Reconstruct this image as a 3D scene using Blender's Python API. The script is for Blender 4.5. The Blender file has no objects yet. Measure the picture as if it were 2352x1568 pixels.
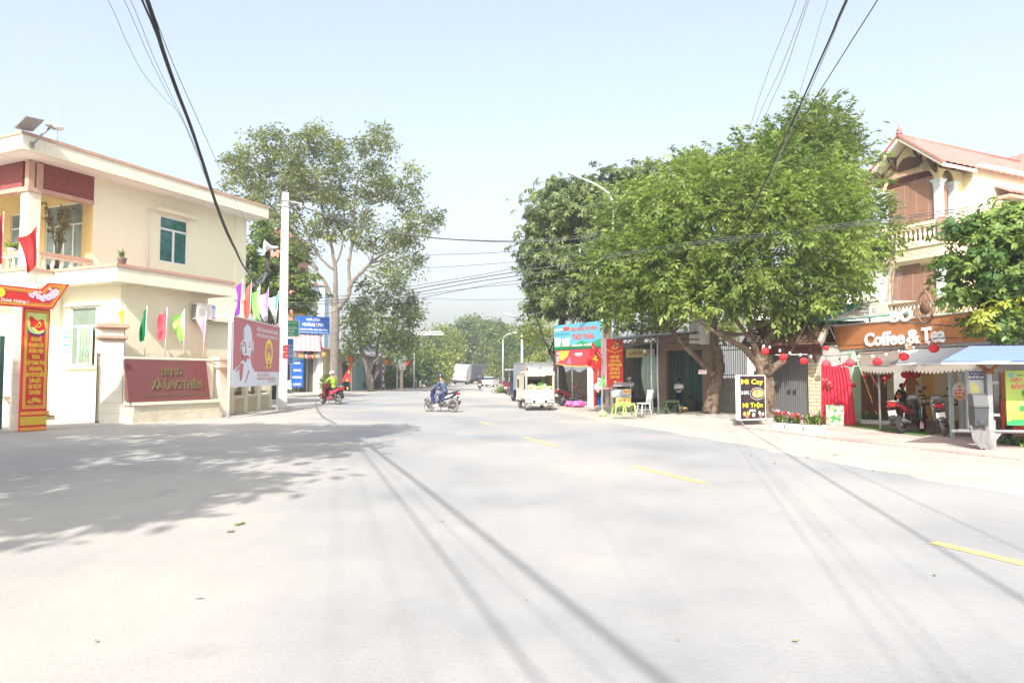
import bpy,bmesh,math,random
import numpy as np
from mathutils import Vector,Matrix
random.seed(7);rng=np.random.default_rng(7)
SC=bpy.context.scene;COL=SC.collection
R=math.radians;PI=math.pi
CAMZ=1.6;FPX=1568.0;PITCH=R(2.848)
CP,SP=math.cos(PITCH),math.sin(PITCH)
def ray(dx,dy):
 x=(dx-1176)/FPX;y=(784-dy)/FPX
 return Vector((x,CP-y*SP,SP+y*CP))
def at(dx,dy,Y):
 r=ray(dx,dy);t=Y/r.y
 return Vector((r.x*t,Y,CAMZ+r.z*t))
def gnd(dx,dy,z=0.0):
 r=ray(dx,dy);t=(z-CAMZ)/r.z
 return Vector((r.x*t,r.y*t,z))
class Frame:
 """local axes of a thing: hy / hx give the local point where a sight line meets a wall plane"""
 def __init__(s,o,rz):
  s.o=Vector((o[0],o[1],0));s.rz=rz;s.c,s.s=math.cos(rz),math.sin(rz)
 def L(s,p):
  d=Vector(p)-s.o
  return Vector((d.x*s.c+d.y*s.s,-d.x*s.s+d.y*s.c,d.z))
 def W(s,p):
  return Vector((s.o.x+p[0]*s.c-p[1]*s.s,s.o.y+p[0]*s.s+p[1]*s.c,p[2]))
 def hy(s,dx,dy,c=0.0):
  a=s.L((0,0,CAMZ));b=s.L(Vector((0,0,CAMZ))+ray(dx,dy))-a
  t=(c-a.y)/b.y;q=a+b*t
  return q.x,q.z
 def hx(s,dx,dy,c=0.0):
  a=s.L((0,0,CAMZ));b=s.L(Vector((0,0,CAMZ))+ray(dx,dy))-a
  t=(c-a.x)/b.x;q=a+b*t
  return q.y,q.z
MATS={}
def mat(name,col,rough=.7,metal=0.,var=.10,scale=3.,bump=.0,bscale=None,spec=.4,dirt=None,dirtscale=.8,dirtamt=.5,alpha=None,trans=0.,coat=0.,streak=None):
 if name in MATS:return MATS[name]
 m=bpy.data.materials.new(name);m.use_nodes=True
 nt=m.node_tree;N=nt.nodes;Lk=nt.links
 b=N['Principled BSDF']
 b.inputs['Roughness'].default_value=rough;b.inputs['Metallic'].default_value=metal
 b.inputs['Specular IOR Level'].default_value=spec
 if coat:b.inputs['Coat Weight'].default_value=coat
 if trans:b.inputs['Transmission Weight'].default_value=trans
 col=tuple(col)+(1,)
 b.inputs['Base Color'].default_value=col
 if var or dirt or bump or streak:
  tc=N.new('ShaderNodeTexCoord')
  src=tc.outputs['Object']
  c=None
  if var:
   n=N.new('ShaderNodeTexNoise');n.inputs['Scale'].default_value=scale;n.inputs['Detail'].default_value=6
   n.inputs['Roughness'].default_value=.65
   Lk.new(src,n.inputs['Vector'])
   rp=N.new('ShaderNodeValToRGB')
   rp.color_ramp.elements[0].position=.25;rp.color_ramp.elements[1].position=.75
   rp.color_ramp.elements[0].color=tuple(max(0,v*(1-var))for v in col[:3])+(1,)
   rp.color_ramp.elements[1].color=tuple(min(1,v*(1+var))for v in col[:3])+(1,)
   Lk.new(n.outputs['Fac'],rp.inputs['Fac']);c=rp.outputs['Color']
  if dirt:
   n2=N.new('ShaderNodeTexNoise');n2.inputs['Scale'].default_value=dirtscale;n2.inputs['Detail'].default_value=9
   n2.inputs['Roughness'].default_value=.7
   Lk.new(src,n2.inputs['Vector'])
   mr=N.new('ShaderNodeMapRange');mr.inputs[1].default_value=.5;mr.inputs[2].default_value=.72
   mr.inputs[3].default_value=0;mr.inputs[4].default_value=dirtamt
   Lk.new(n2.outputs['Fac'],mr.inputs[0])
   mx=N.new('ShaderNodeMix');mx.data_type='RGBA'
   Lk.new(mr.outputs[0],mx.inputs[0])
   if c:Lk.new(c,mx.inputs[6])
   else:mx.inputs[6].default_value=col
   mx.inputs[7].default_value=tuple(dirt)+(1,)
   c=mx.outputs[2]
  if streak:
   mp=N.new('ShaderNodeMapping');mp.inputs['Scale'].default_value=(5,5,.22);Lk.new(src,mp.inputs[0])
   n4=N.new('ShaderNodeTexNoise');n4.inputs['Scale'].default_value=1.3;n4.inputs['Detail'].default_value=8;n4.inputs['Roughness'].default_value=.7;Lk.new(mp.outputs[0],n4.inputs['Vector'])
   m4=N.new('ShaderNodeMapRange');m4.inputs[1].default_value=.5;m4.inputs[2].default_value=.78;m4.inputs[3].default_value=0;m4.inputs[4].default_value=streak[1];Lk.new(n4.outputs['Fac'],m4.inputs[0])
   x4=N.new('ShaderNodeMix');x4.data_type='RGBA';Lk.new(m4.outputs[0],x4.inputs[0]);x4.inputs[7].default_value=tuple(streak[0])+(1,)
   if c:Lk.new(c,x4.inputs[6])
   else:x4.inputs[6].default_value=col
   c=x4.outputs[2]
  if c:Lk.new(c,b.inputs['Base Color'])
  if bump:
   n3=N.new('ShaderNodeTexNoise');n3.inputs['Scale'].default_value=bscale or scale*6;n3.inputs['Detail'].default_value=5
   Lk.new(src,n3.inputs['Vector'])
   bp=N.new('ShaderNodeBump');bp.inputs['Strength'].default_value=bump;bp.inputs['Distance'].default_value=.05
   Lk.new(n3.outputs['Fac'],bp.inputs['Height']);Lk.new(bp.outputs['Normal'],b.inputs['Normal'])
 MATS[name]=m
 return m
def leafmat(name,dark,light,trans=.35,rough=.45):
 if name in MATS:return MATS[name]
 m=bpy.data.materials.new(name);m.use_nodes=True
 nt=m.node_tree;N=nt.nodes;Lk=nt.links;b=N['Principled BSDF']
 at_=N.new('ShaderNodeAttribute');at_.attribute_name='tone'
 rp=N.new('ShaderNodeValToRGB');e=rp.color_ramp.elements
 e[0].color=tuple(dark)+(1,);e[1].color=tuple(light)+(1,)
 Lk.new(at_.outputs['Fac'],rp.inputs['Fac']);Lk.new(rp.outputs['Color'],b.inputs['Base Color'])
 b.inputs['Roughness'].default_value=rough;b.inputs['Specular IOR Level'].default_value=.35
 tr=N.new('ShaderNodeBsdfTranslucent')
 hs=N.new('ShaderNodeHueSaturation');hs.inputs['Value'].default_value=1.5;hs.inputs['Saturation'].default_value=1.1;hs.inputs['Hue'].default_value=.49
 Lk.new(rp.outputs['Color'],hs.inputs['Color']);Lk.new(hs.outputs['Color'],tr.inputs['Color'])
 mx=N.new('ShaderNodeMixShader');mx.inputs[0].default_value=trans
 Lk.new(b.outputs[0],mx.inputs[1]);Lk.new(tr.outputs[0],mx.inputs[2])
 Lk.new(mx.outputs[0],N['Material Output'].inputs['Surface'])
 MATS[name]=m
 return m
class MB:
 def __init__(s,m=None):
  s.v=[];s.f=[];s.mi=[];s.sm=[];s.mats=[];s.cur=0
  if m:s.m(m)
 def m(s,mt):
  if mt not in s.mats:s.mats.append(mt)
  s.cur=s.mats.index(mt);return s
 def add(s,vs,fs,smooth=False):
  o=len(s.v);s.v+=[tuple(p)for p in vs]
  for f in fs:
   s.f.append(tuple(i+o for i in f));s.mi.append(s.cur);s.sm.append(smooth)
  return s
 def b2(s,x0,x1,y0,y1,z0,z1):
  vs=[(x0,y0,z0),(x1,y0,z0),(x1,y1,z0),(x0,y1,z0),(x0,y0,z1),(x1,y0,z1),(x1,y1,z1),(x0,y1,z1)]
  return s.add(vs,[(0,3,2,1),(4,5,6,7),(0,1,5,4),(1,2,6,5),(2,3,7,6),(3,0,4,7)])
 def box(s,c,d,rz=0,ry=0,rx=0):
  M=Matrix.Rotation(rz,3,'Z')@Matrix.Rotation(ry,3,'Y')@Matrix.Rotation(rx,3,'X')
  vs=[]
  for sz in(-1,1):
   for sx,sy in((-1,-1),(1,-1),(1,1),(-1,1)):
    vs.append(Vector(c)+M@Vector((sx*d[0]/2,sy*d[1]/2,sz*d[2]/2)))
  return s.add(vs,[(0,3,2,1),(4,5,6,7),(0,1,5,4),(1,2,6,5),(2,3,7,6),(3,0,4,7)])
 def hexa(s,bot,top):
  return s.add(list(bot)+list(top),[(0,3,2,1),(4,5,6,7),(0,1,5,4),(1,2,6,5),(2,3,7,6),(3,0,4,7)])
 def bar(s,p,q,w,h=None):
  h=h or w;p=Vector(p);q=Vector(q);d=(q-p).normalized()
  up=Vector((0,0,1))if abs(d.z)<.95 else Vector((0,1,0))
  a=d.cross(up).normalized();b=a.cross(d)
  def ring(c):return[c-a*w/2-b*h/2,c+a*w/2-b*h/2,c+a*w/2+b*h/2,c-a*w/2+b*h/2]
  return s.hexa(ring(p),ring(q))
 def tube(s,pts,r,n=8,cap=True,smooth=True):
  pts=[Vector(p)for p in pts]
  rr=r if isinstance(r,(list,tuple))else[r]*len(pts)
  vs=[];fs=[];a=None
  for i,p in enumerate(pts):
   d=(pts[min(i+1,len(pts)-1)]-pts[max(i-1,0)])
   d=d.normalized()if d.length>1e-9 else Vector((0,0,1))
   if a is None:
    a=d.cross(Vector((0,0,1))if abs(d.z)<.9 else Vector((1,0,0))).normalized()
   else:
    a=a-d*a.dot(d)
    a=a.normalized()if a.length>1e-6 else d.cross(Vector((1,0,0))).normalized()
   b=d.cross(a)
   for k in range(n):
    t=2*PI*k/n
    vs.append(p+(a*math.cos(t)+b*math.sin(t))*rr[i])
  for i in range(len(pts)-1):
   for k in range(n):
    fs.append((i*n+k,i*n+(k+1)%n,(i+1)*n+(k+1)%n,(i+1)*n+k))
  s.add(vs,fs,smooth)
  if cap and n>2:
   o=len(s.v)-len(vs)
   s.f+=[tuple(o+k for k in range(n))[::-1],tuple(o+(len(pts)-1)*n+k for k in range(n))]
   s.mi+=[s.cur]*2;s.sm+=[False]*2
  return s
 def lathe(s,prof,c=(0,0,0),n=14,axis='z',smooth=True,sq=False):
  vs=[];fs=[]
  for(r,z)in prof:
   for k in range(n):
    t=2*PI*(k+(.5 if sq else 0))/n
    x,y=r*math.cos(t),r*math.sin(t)
    p={'z':(x,y,z),'y':(x,z,y),'x':(z,x,y)}[axis]
    vs.append((c[0]+p[0],c[1]+p[1],c[2]+p[2]))
  for i in range(len(prof)-1):
   for k in range(n):
    fs.append((i*n+k,i*n+(k+1)%n,(i+1)*n+(k+1)%n,(i+1)*n+k))
  s.add(vs,fs,smooth)
  o=len(s.v)-len(vs)
  for i,fl in((0,True),(len(prof)-1,False)):
   if prof[i][0]>1e-4:
    t=tuple(o+i*n+k for k in range(n))
    s.f.append(t[::-1]if fl else t);s.mi.append(s.cur);s.sm.append(False)
  return s
 def poly(s,pts,smooth=False):
  return s.add(pts,[tuple(range(len(pts)))],smooth)
 def prism(s,p2,d0,d1,plane='xz'):
  n=len(p2)
  def P(p,d):return(p[0],d,p[1])if plane=='xz' else((d,p[0],p[1])if plane=='yz' else(p[0],p[1],d))
  vs=[P(p,d0)for p in p2]+[P(p,d1)for p in p2]
  fs=[tuple(range(n)),tuple(range(2*n-1,n-1,-1))]+[(i,i+n,(i+1)%n+n,(i+1)%n)for i in range(n)]
  return s.add(vs,fs)
 def ell(s,c,r,nu=12,nv=8,jit=0):
  if not isinstance(r,(list,tuple)):r=(r,r,r)
  vs=[];fs=[]
  for j in range(1,nv):
   ph=PI*j/nv
   for k in range(nu):
    t=2*PI*k/nu;q=1+jit*(random.random()-.5)
    vs.append((c[0]+q*r[0]*math.sin(ph)*math.cos(t),c[1]+q*r[1]*math.sin(ph)*math.sin(t),c[2]+q*r[2]*math.cos(ph)))
  top=len(vs);vs.append((c[0],c[1],c[2]+r[2]));bot=len(vs);vs.append((c[0],c[1],c[2]-r[2]))
  for j in range(nv-2):
   for k in range(nu):
    fs.append((j*nu+k,(j+1)*nu+k,(j+1)*nu+(k+1)%nu,j*nu+(k+1)%nu))
  for k in range(nu):
   fs.append((top,k,(k+1)%nu));fs.append((bot,(nv-2)*nu+(k+1)%nu,(nv-2)*nu+k))
  return s.add(vs,fs,True)
 def grid(s,fn,nu,nv,smooth=True):
  vs=[fn(i/nu,j/nv)for j in range(nv+1)for i in range(nu+1)]
  fs=[(j*(nu+1)+i,j*(nu+1)+i+1,(j+1)*(nu+1)+i+1,(j+1)*(nu+1)+i)for j in range(nv)for i in range(nu)]
  return s.add(vs,fs,smooth)
 def holes(s,a0,a1,z0,z1,hs,fn,depth=.15):
  """wall panel with rectangular openings and reveals; fn(a, z, depth) -> point"""
  A=sorted({a0,a1,*[h[0]for h in hs],*[h[1]for h in hs]});Z=sorted({z0,z1,*[h[2]for h in hs],*[h[3]for h in hs]})
  A=[a for a in A if a0-1e-6<=a<=a1+1e-6];Z=[z for z in Z if z0-1e-6<=z<=z1+1e-6]
  for i in range(len(A)-1):
   for j in range(len(Z)-1):
    ca,cz=(A[i]+A[i+1])/2,(Z[j]+Z[j+1])/2
    if any(h[0]<ca<h[1]and h[2]<cz<h[3]for h in hs):continue
    s.poly([fn(A[i],Z[j],0),fn(A[i+1],Z[j],0),fn(A[i+1],Z[j+1],0),fn(A[i],Z[j+1],0)])
  for h in hs:
   for(p,q)in(((h[0],h[2]),(h[1],h[2])),((h[1],h[2]),(h[1],h[3])),((h[1],h[3]),(h[0],h[3])),((h[0],h[3]),(h[0],h[2]))):
    s.poly([fn(p[0],p[1],0),fn(q[0],q[1],0),fn(q[0],q[1],depth),fn(p[0],p[1],depth)])
  return s
 def build(s,name,parent=None,bevel=0,loc=None,recalc=True):
  me=bpy.data.meshes.new(name)
  me.from_pydata(s.v,[],s.f)
  for mt in s.mats:me.materials.append(mt)
  me.polygons.foreach_set('material_index',s.mi);me.polygons.foreach_set('use_smooth',s.sm)
  if recalc and len(s.f)<30000:
   bm=bmesh.new();bm.from_mesh(me);bmesh.ops.recalc_face_normals(bm,faces=bm.faces[:]);bm.to_mesh(me);bm.free()
  me.update()
  o=bpy.data.objects.new(name,me);COL.objects.link(o)
  if parent:o.parent=parent
  if loc:o.location=loc
  if bevel:
   b=o.modifiers.new('bevel','BEVEL');b.width=bevel;b.segments=2;b.limit_method='ANGLE';b.angle_limit=R(40)
  return o
def tag(o,label=None,cat=None,group=None,kind=None):
 if label:o['label']=label
 if cat:o['category']=cat
 if group:o['group']=group
 if kind:o['kind']=kind
 return o
def thing(name,label,cat,loc=(0,0,0),rz=0,group=None):
 o=bpy.data.objects.new(name,None);COL.objects.link(o)
 o.location=loc;o.rotation_euler=(0,0,rz);o.empty_display_size=.3
 return tag(o,label,cat,group)
KIDS={}
def copy_tree(o,loc=None,rz=None,label=None,scale=None):
 def rec(a,par):
  c=a.copy();COL.objects.link(c)
  if par:c.parent=par
  for ch in[x for x in bpy.data.objects if x.parent==a]:rec(ch,c)
  return c
 c=rec(o,None)
 if loc is not None:c.location=loc
 if rz is not None:c.rotation_euler=(0,0,rz)
 if scale:c.scale=(scale,)*3
 if label:c['label']=label
 return c
_dg=bpy.context.evaluated_depsgraph_get
def text_geo(s,bold=0.,shear=0.):
 cu=bpy.data.curves.new('t','FONT');cu.body=s;cu.align_x='CENTER';cu.offset=bold;cu.shear=shear;cu.resolution_u=2
 ob=bpy.data.objects.new('t',cu);COL.objects.link(ob)
 dg=bpy.context.evaluated_depsgraph_get();dg.update()
 me=bpy.data.meshes.new_from_object(ob.evaluated_get(dg))
 v=[tuple(x.co)for x in me.vertices];f=[tuple(p.vertices)for p in me.polygons]
 bpy.data.objects.remove(ob);bpy.data.curves.remove(cu);bpy.data.meshes.remove(me)
 return v,f
def letters(par,lines,mt,y=-.01,name='lettering',bold=0.02,shear=0.,depth=0.,fn=None):
 """lines: (string, x centre, z base, cap height, width or None); one mesh"""
 mb=MB(mt)
 for(s,x,z,h,w)in lines:
  v,f=text_geo(s,bold,shear)
  if not v:continue
  sc=h/.72
  wd=max(p[0]for p in v)-min(p[0]for p in v);cx=(max(p[0]for p in v)+min(p[0]for p in v))/2
  sx=(w/wd)if w else sc
  P=[(x+(p[0]-cx)*sx,y,z+p[1]*sc)for p in v]
  if fn:P=[fn(*p)for p in P]
  mb.add(P,f)
  if depth:
   from collections import Counter
   ed=Counter()
   for q in f:
    for i in range(len(q)):ed[tuple(sorted((q[i],q[(i+1)%len(q)])))]+=1
   sh=[(a,b)for(a,b),n in ed.items()if n==1]
   Q=P+[(p[0],p[1]+depth,p[2])for p in P];n=len(P)
   mb.add(Q,[(a,b,b+n,a+n)for a,b in sh])
 return mb.build(name,par,recalc=False)
def star2(cx,cz,r,rot=0):
 return[(cx+(r if i%2==0 else r*.382)*math.sin(rot+i*PI/5),cz+(r if i%2==0 else r*.382)*math.cos(rot+i*PI/5))for i in range(10)]
def flat(mb,pts2,y):
 return mb.poly([(p[0],y,p[1])for p in pts2])
def disc(mb,cx,cz,rx,rz,y,n=20):
 return flat(mb,[(cx+rx*math.cos(2*PI*k/n),cz+rz*math.sin(2*PI*k/n))for k in range(n)],y)
def ring(mb,cx,cz,r0,r1,y,n=24,a0=0,a1=2*PI,fx=1.,fz=1.):
 for k in range(n):
  t,u=a0+(a1-a0)*k/n,a0+(a1-a0)*(k+1)/n
  flat(mb,[(cx+fx*r0*math.cos(t),cz+fz*r0*math.sin(t)),(cx+fx*r1*math.cos(t),cz+fz*r1*math.sin(t)),(cx+fx*r1*math.cos(u),cz+fz*r1*math.sin(u)),(cx+fx*r0*math.cos(u),cz+fz*r0*math.sin(u))],y)
 return mb
def hammer_sickle(mb,cx,cz,r,y):
 n=14
 for k in range(n):
  t,u=R(-150)+R(245)*k/n,R(-150)+R(245)*(k+1)/n
  wa,wb=.26*math.sin(PI*min(1,(k+.0)/n*.9+.1)),.26*math.sin(PI*min(1,(k+1.)/n*.9+.1))
  flat(mb,[(cx+r*(1-wa)*math.cos(t),cz+r*(1-wa)*math.sin(t)),(cx+r*math.cos(t),cz+r*math.sin(t)),(cx+r*math.cos(u),cz+r*math.sin(u)),(cx+r*(1-wb)*math.cos(u),cz+r*(1-wb)*math.sin(u))],y)
 def rot(px,pz,a):return(cx+px*math.cos(a)-pz*math.sin(a),cz+px*math.sin(a)+pz*math.cos(a))
 a=R(-45)
 flat(mb,[rot(-.12*r,-.75*r,a+R(0)),rot(.08*r,-.75*r,a),rot(.08*r,.6*r,a),rot(-.12*r,.6*r,a)],y-.002)
 b=R(-45)
 flat(mb,[rot(-.5*r,.55*r,b),rot(.3*r,.55*r,b),rot(.42*r,.85*r,b),rot(-.5*r,.85*r,b)],y-.003)
 c=R(45)
 flat(mb,[rot(-1.25*r,-.1*r,c),rot(-.85*r,-.1*r,c),rot(-.85*r,.1*r,c),rot(-1.25*r,.1*r,c)],y-.002)
 return mb
def stdmats():
 G=globals()
 G['M_black']=mat('black_rubber',(.02,.02,.022),.8,var=.2)
 G['M_dkplastic']=mat('dark_plastic',(.03,.032,.035),.45,var=.15)
 G['M_steel']=mat('galvanised_steel',(.30,.32,.33),.5,.5,var=.12,scale=8)
 G['M_chrome']=mat('chrome',(.8,.8,.8),.18,1.,var=0)
 G['M_greymetal']=mat('grey_painted_metal',(.33,.35,.36),.5,.2,var=.15,scale=5)
 G['M_white']=mat('white_paint',(.8,.8,.79),.5,var=.05,scale=6)
 G['M_offwhite']=mat('off_white_plastic',(.72,.71,.67),.5,var=.06)
 G['M_red']=mat('red_cloth',(.62,.03,.035),.75,var=.12,scale=4)
 G['M_redpaint']=mat('red_paint',(.55,.025,.03),.45,var=.06)
 G['M_gold']=mat('gold_print',(.85,.55,.06),.6,var=.05)
 G['M_yellow']=mat('yellow_print',(.85,.68,.05),.6,var=.04)
 G['M_whiteprint']=mat('white_print',(.82,.82,.82),.55,var=.03)
 G['M_glassdark']=mat('dark_window_glass',(.03,.045,.05),.08,0,var=0,spec=.6)
 G['M_concrete']=mat('concrete',(.46,.45,.43),.85,var=.15,scale=2.5,bump=.2,dirt=(.25,.24,.22),dirtscale=1.5,dirtamt=.5)
 G['M_wood']=mat('brown_timber',(.16,.075,.045),.7,var=.3,scale=6,bump=.15)
 G['M_darkwood']=mat('dark_timber',(.07,.04,.03),.75,var=.3,scale=5)
 G['M_soil']=mat('soil',(.12,.08,.05),.95,var=.3,scale=9)
 G['M_amber']=mat('amber_lens',(.8,.25,.02),.25,var=0)
 G['M_redlens']=mat('red_lens',(.5,.01,.01),.2,var=0)
 G['M_clearlens']=mat('clear_lens',(.7,.72,.74),.1,var=0,spec=.7)
stdmats()
cam=bpy.data.cameras.new('camera');cam.lens=24;cam.sensor_width=36;cam.clip_end=5000;cam.clip_start=.05
camo=bpy.data.objects.new('camera',cam);COL.objects.link(camo)
camo.location=(0,0,CAMZ);camo.rotation_euler=(PI/2+PITCH,0,0);SC.camera=camo
SUN_EL,SUN_AZ=42.0,190.0
SKY_SAT,SKY_VAL,EXPO,SUNE,HAZE=.74,.72,2.06,2.0,.0013
w=bpy.data.worlds.new('World');SC.world=w;w.use_nodes=True
nt=w.node_tree;bg=nt.nodes['Background']
sk=nt.nodes.new('ShaderNodeTexSky');sk.sky_type='NISHITA';sk.sun_disc=False
sk.sun_elevation=R(SUN_EL);sk.sun_rotation=R(SUN_AZ)
sk.air_density=1.2;sk.dust_density=6.0;sk.ozone_density=1.0;sk.altitude=0
hs=nt.nodes.new('ShaderNodeHueSaturation');hs.inputs['Saturation'].default_value=SKY_SAT;hs.inputs['Value'].default_value=SKY_VAL;hs.inputs['Hue'].default_value=.499
gm=nt.nodes.new('ShaderNodeGamma');gm.inputs[1].default_value=.8;nt.links.new(sk.outputs[0],gm.inputs[0]);nt.links.new(gm.outputs[0],hs.inputs['Color']);nt.links.new(hs.outputs[0],bg.inputs['Color']);bg.inputs['Strength'].default_value=.15
sl=bpy.data.lights.new('sun','SUN');sl.energy=SUNE;sl.angle=R(.53);sl.color=(1,.94,.85)
so=bpy.data.objects.new('sun',sl);COL.objects.link(so)
dirv=Vector((math.sin(R(SUN_AZ))*math.cos(R(SUN_EL)),math.cos(R(SUN_AZ))*math.cos(R(SUN_EL)),math.sin(R(SUN_EL))))
so.rotation_euler=dirv.to_track_quat('Z','Y').to_euler()
SC.view_settings.view_transform='Standard';SC.view_settings.look='None';SC.view_settings.gamma=1
SC.view_settings.exposure=EXPO
SC.cycles.max_bounces=6;SC.cycles.diffuse_bounces=3;SC.cycles.transparent_max_bounces=8
SC.cycles.use_denoising=True
def ground_mat(name,base,dust,speck=.25,dscale=.12,damt=.8,lo=.42,hi=.62,rough=.9,tiles=None,lane=None):
 m=bpy.data.materials.new(name);m.use_nodes=True;nt=m.node_tree;N=nt.nodes;Lk=nt.links;b=N['Principled BSDF']
 b.inputs['Roughness'].default_value=rough;b.inputs['Specular IOR Level'].default_value=.25
 tc=N.new('ShaderNodeTexCoord');P=tc.outputs['Object']
 def noise(sc,det=6,ro=.6,vec=None):
  n=N.new('ShaderNodeTexNoise');n.inputs['Scale'].default_value=sc;n.inputs['Detail'].default_value=det;n.inputs['Roughness'].default_value=ro
  Lk.new(vec or P,n.inputs['Vector']);return n.outputs['Fac']
 def rng_(v,a,b_,c=0.,d=1.):
  r=N.new('ShaderNodeMapRange');r.inputs[1].default_value=a;r.inputs[2].default_value=b_;r.inputs[3].default_value=c;r.inputs[4].default_value=d
  Lk.new(v,r.inputs[0]);return r.outputs[0]
 def mix(f,a,c,mode='MIX'):
  x=N.new('ShaderNodeMix');x.data_type='RGBA';x.blend_type=mode
  if hasattr(f,'node'):Lk.new(f,x.inputs[0])
  else:x.inputs[0].default_value=f
  for i,q in((6,a),(7,c)):
   if hasattr(q,'node'):Lk.new(q,x.inputs[i])
   else:x.inputs[i].default_value=tuple(q)+(1,)
  return x.outputs[2]
 c=mix(rng_(noise(.5,8,.7),.35,.7),[v*.86 for v in base],[v*1.1 for v in base])
 d=rng_(noise(dscale,9,.62),lo,hi,0,damt)
 if lane:
  sx=N.new('ShaderNodeSeparateXYZ');Lk.new(P,sx.inputs[0])
  ma=N.new('ShaderNodeMath');ma.operation='MULTIPLY_ADD';Lk.new(sx.outputs[1],ma.inputs[0]);ma.inputs[1].default_value=lane[0];Lk.new(sx.outputs[0],ma.inputs[2])
  mb_=N.new('ShaderNodeMath');mb_.operation='SUBTRACT';Lk.new(ma.outputs[0],mb_.inputs[0]);mb_.inputs[1].default_value=lane[1]
  ab=N.new('ShaderNodeMath');ab.operation='ABSOLUTE';Lk.new(mb_.outputs[0],ab.inputs[0])
  f=rng_(ab.outputs[0],lane[2],lane[3])
  mu=N.new('ShaderNodeMath');mu.operation='MULTIPLY_ADD';Lk.new(f,mu.inputs[0]);mu.inputs[1].default_value=.55;Lk.new(d,mu.inputs[2]);mu.use_clamp=True
  d=mu.outputs[0]
 c=mix(d,c,dust)
 c=mix(rng_(noise(38,3,.8),.62,.75,0,speck),c,[v*.45 for v in base])
 c=mix(rng_(noise(55,2,.8),.66,.78,0,speck),c,[min(1,v*1.9)for v in base])
 mp=N.new('ShaderNodeMapping');mp.inputs['Rotation'].default_value=(0,0,R(-16));mp.inputs['Scale'].default_value=(1.2,.05,1)
 Lk.new(P,mp.inputs[0])
 c=mix(rng_(noise(1.2,6,.7,mp.outputs[0]),.55,.8,0,.22),c,[v*.6 for v in base])
 c=mix(rng_(noise(.9,4,.5),.64,.72,0,.25),c,[v*.62 for v in base])
 if tiles:
  br=N.new('ShaderNodeTexBrick');br.inputs['Scale'].default_value=tiles;br.inputs['Mortar Size'].default_value=.02;br.offset=0
  br.inputs['Brick Width'].default_value=.5;br.inputs['Row Height'].default_value=.5
  br.inputs['Color1'].default_value=(1,1,1,1);br.inputs['Color2'].default_value=(.88,.88,.88,1);br.inputs['Mortar'].default_value=(.6,.6,.6,1)
  Lk.new(P,br.inputs['Vector']);c=mix(.8,c,br.outputs['Color'],'MULTIPLY')
 Lk.new(c,b.inputs['Base Color'])
 bp=N.new('ShaderNodeBump');bp.inputs['Strength'].default_value=.35;bp.inputs['Distance'].default_value=.02
 Lk.new(noise(25,5,.7),bp.inputs['Height']);Lk.new(bp.outputs[0],b.inputs['Normal'])
 return m
def sheet(name,pts,z,m,thick=0,kind='structure'):
 mb=MB(m)
 if thick:mb.prism(pts,z-thick,z,'xy')
 else:mb.poly([(p[0],p[1],z)for p in pts])
 return tag(mb.build(name),kind=kind)
G_dust=ground_mat('dusty_ground',(.38,.353,.32),(.44,.413,.375),.35)
G_asph=ground_mat('bleached_asphalt',(.248,.258,.276),(.362,.345,.318),.75,lane=(.30,6.0,4.2,6.5))
G_pink=ground_mat('pink_tiles',(.47,.33,.30),(.52,.46,.42),.12,dscale=.5,tiles=2.2,lo=.35,hi=.6)
G_pave=ground_mat('grey_pavement',(.36,.35,.33),(.48,.45,.40),.2,dscale=.4)
sheet('ground',[(-400,-60),(400,-60),(400,640),(-400,640)],0,G_dust)
road=[(-27,-12),(-22.6,0),(-14.2,19.0),(-12.6,22.4),(-11.1,27),(-11.4,34.5),(-13.2,44),(-13.0,66),(-10.6,90),(-9.8,104),(-13,125),(-28,160),(-60,200),(-52,210),(-18,165),(-5,128),(-1.8,104),(-.7,70),(-.4,58),(.9,40),(2.1,29.5),(4.2,20.4),(5.3,15.9),(5.85,12.7),(6.8,9),(8,4),(10,-12)]
def jag(pts,a,b,n,amp):
 out=[]
 for i in range(len(pts)):
  p,q=pts[i],pts[(i+1)%len(pts)];out.append(p)
  if a<=i<b:
   for k in range(1,n):
    t=k/n;out.append((p[0]+(q[0]-p[0])*t+random.uniform(-amp,amp),p[1]+(q[1]-p[1])*t))
 return out
sheet('road',jag(road,15,25,7,.14),.004,G_asph)
sheet('entrance_path',[(-14.2,19.0),(-12.6,22.4),(-18,26),(-20,21.8)],.02,G_pave,.1)
sheet('pink_pavement',[(7.15,20.6),(7.1,22.3),(8.5,23.3),(12.6,24.6),(13.6,18),(14.5,10.5),(11.2,9.6),(9.5,13.1),(8.0,17.2)],.03,G_pink,.08)
sheet('raised_pavement',[(4.0,33),(4.35,27.2),(5.6,24.6),(7.25,22.25),(9.0,23.2),(9.6,26),(7.4,31),(4.6,37)],.12,G_pave,.2)
sheet('turf_mat',[tuple(gnd(1935,978,.03)[:2]),tuple(gnd(1990,973,.03)[:2]),tuple(gnd(2175,990,.03)[:2]),tuple(gnd(2120,1002,.03)[:2])],.036,mat('green_turf_mat',(.09,.17,.04),.95,var=.35,scale=30))
G_line=mat('yellow_road_paint',(.55,.42,.15),.85,var=.25,scale=9,dirt=(.36,.34,.29),dirtscale=7,dirtamt=.8)
G_wline=mat('worn_white_road_paint',(.62,.61,.58),.8,var=.1,scale=3,dirt=(.28,.28,.28),dirtscale=3,dirtamt=.8)
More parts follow.
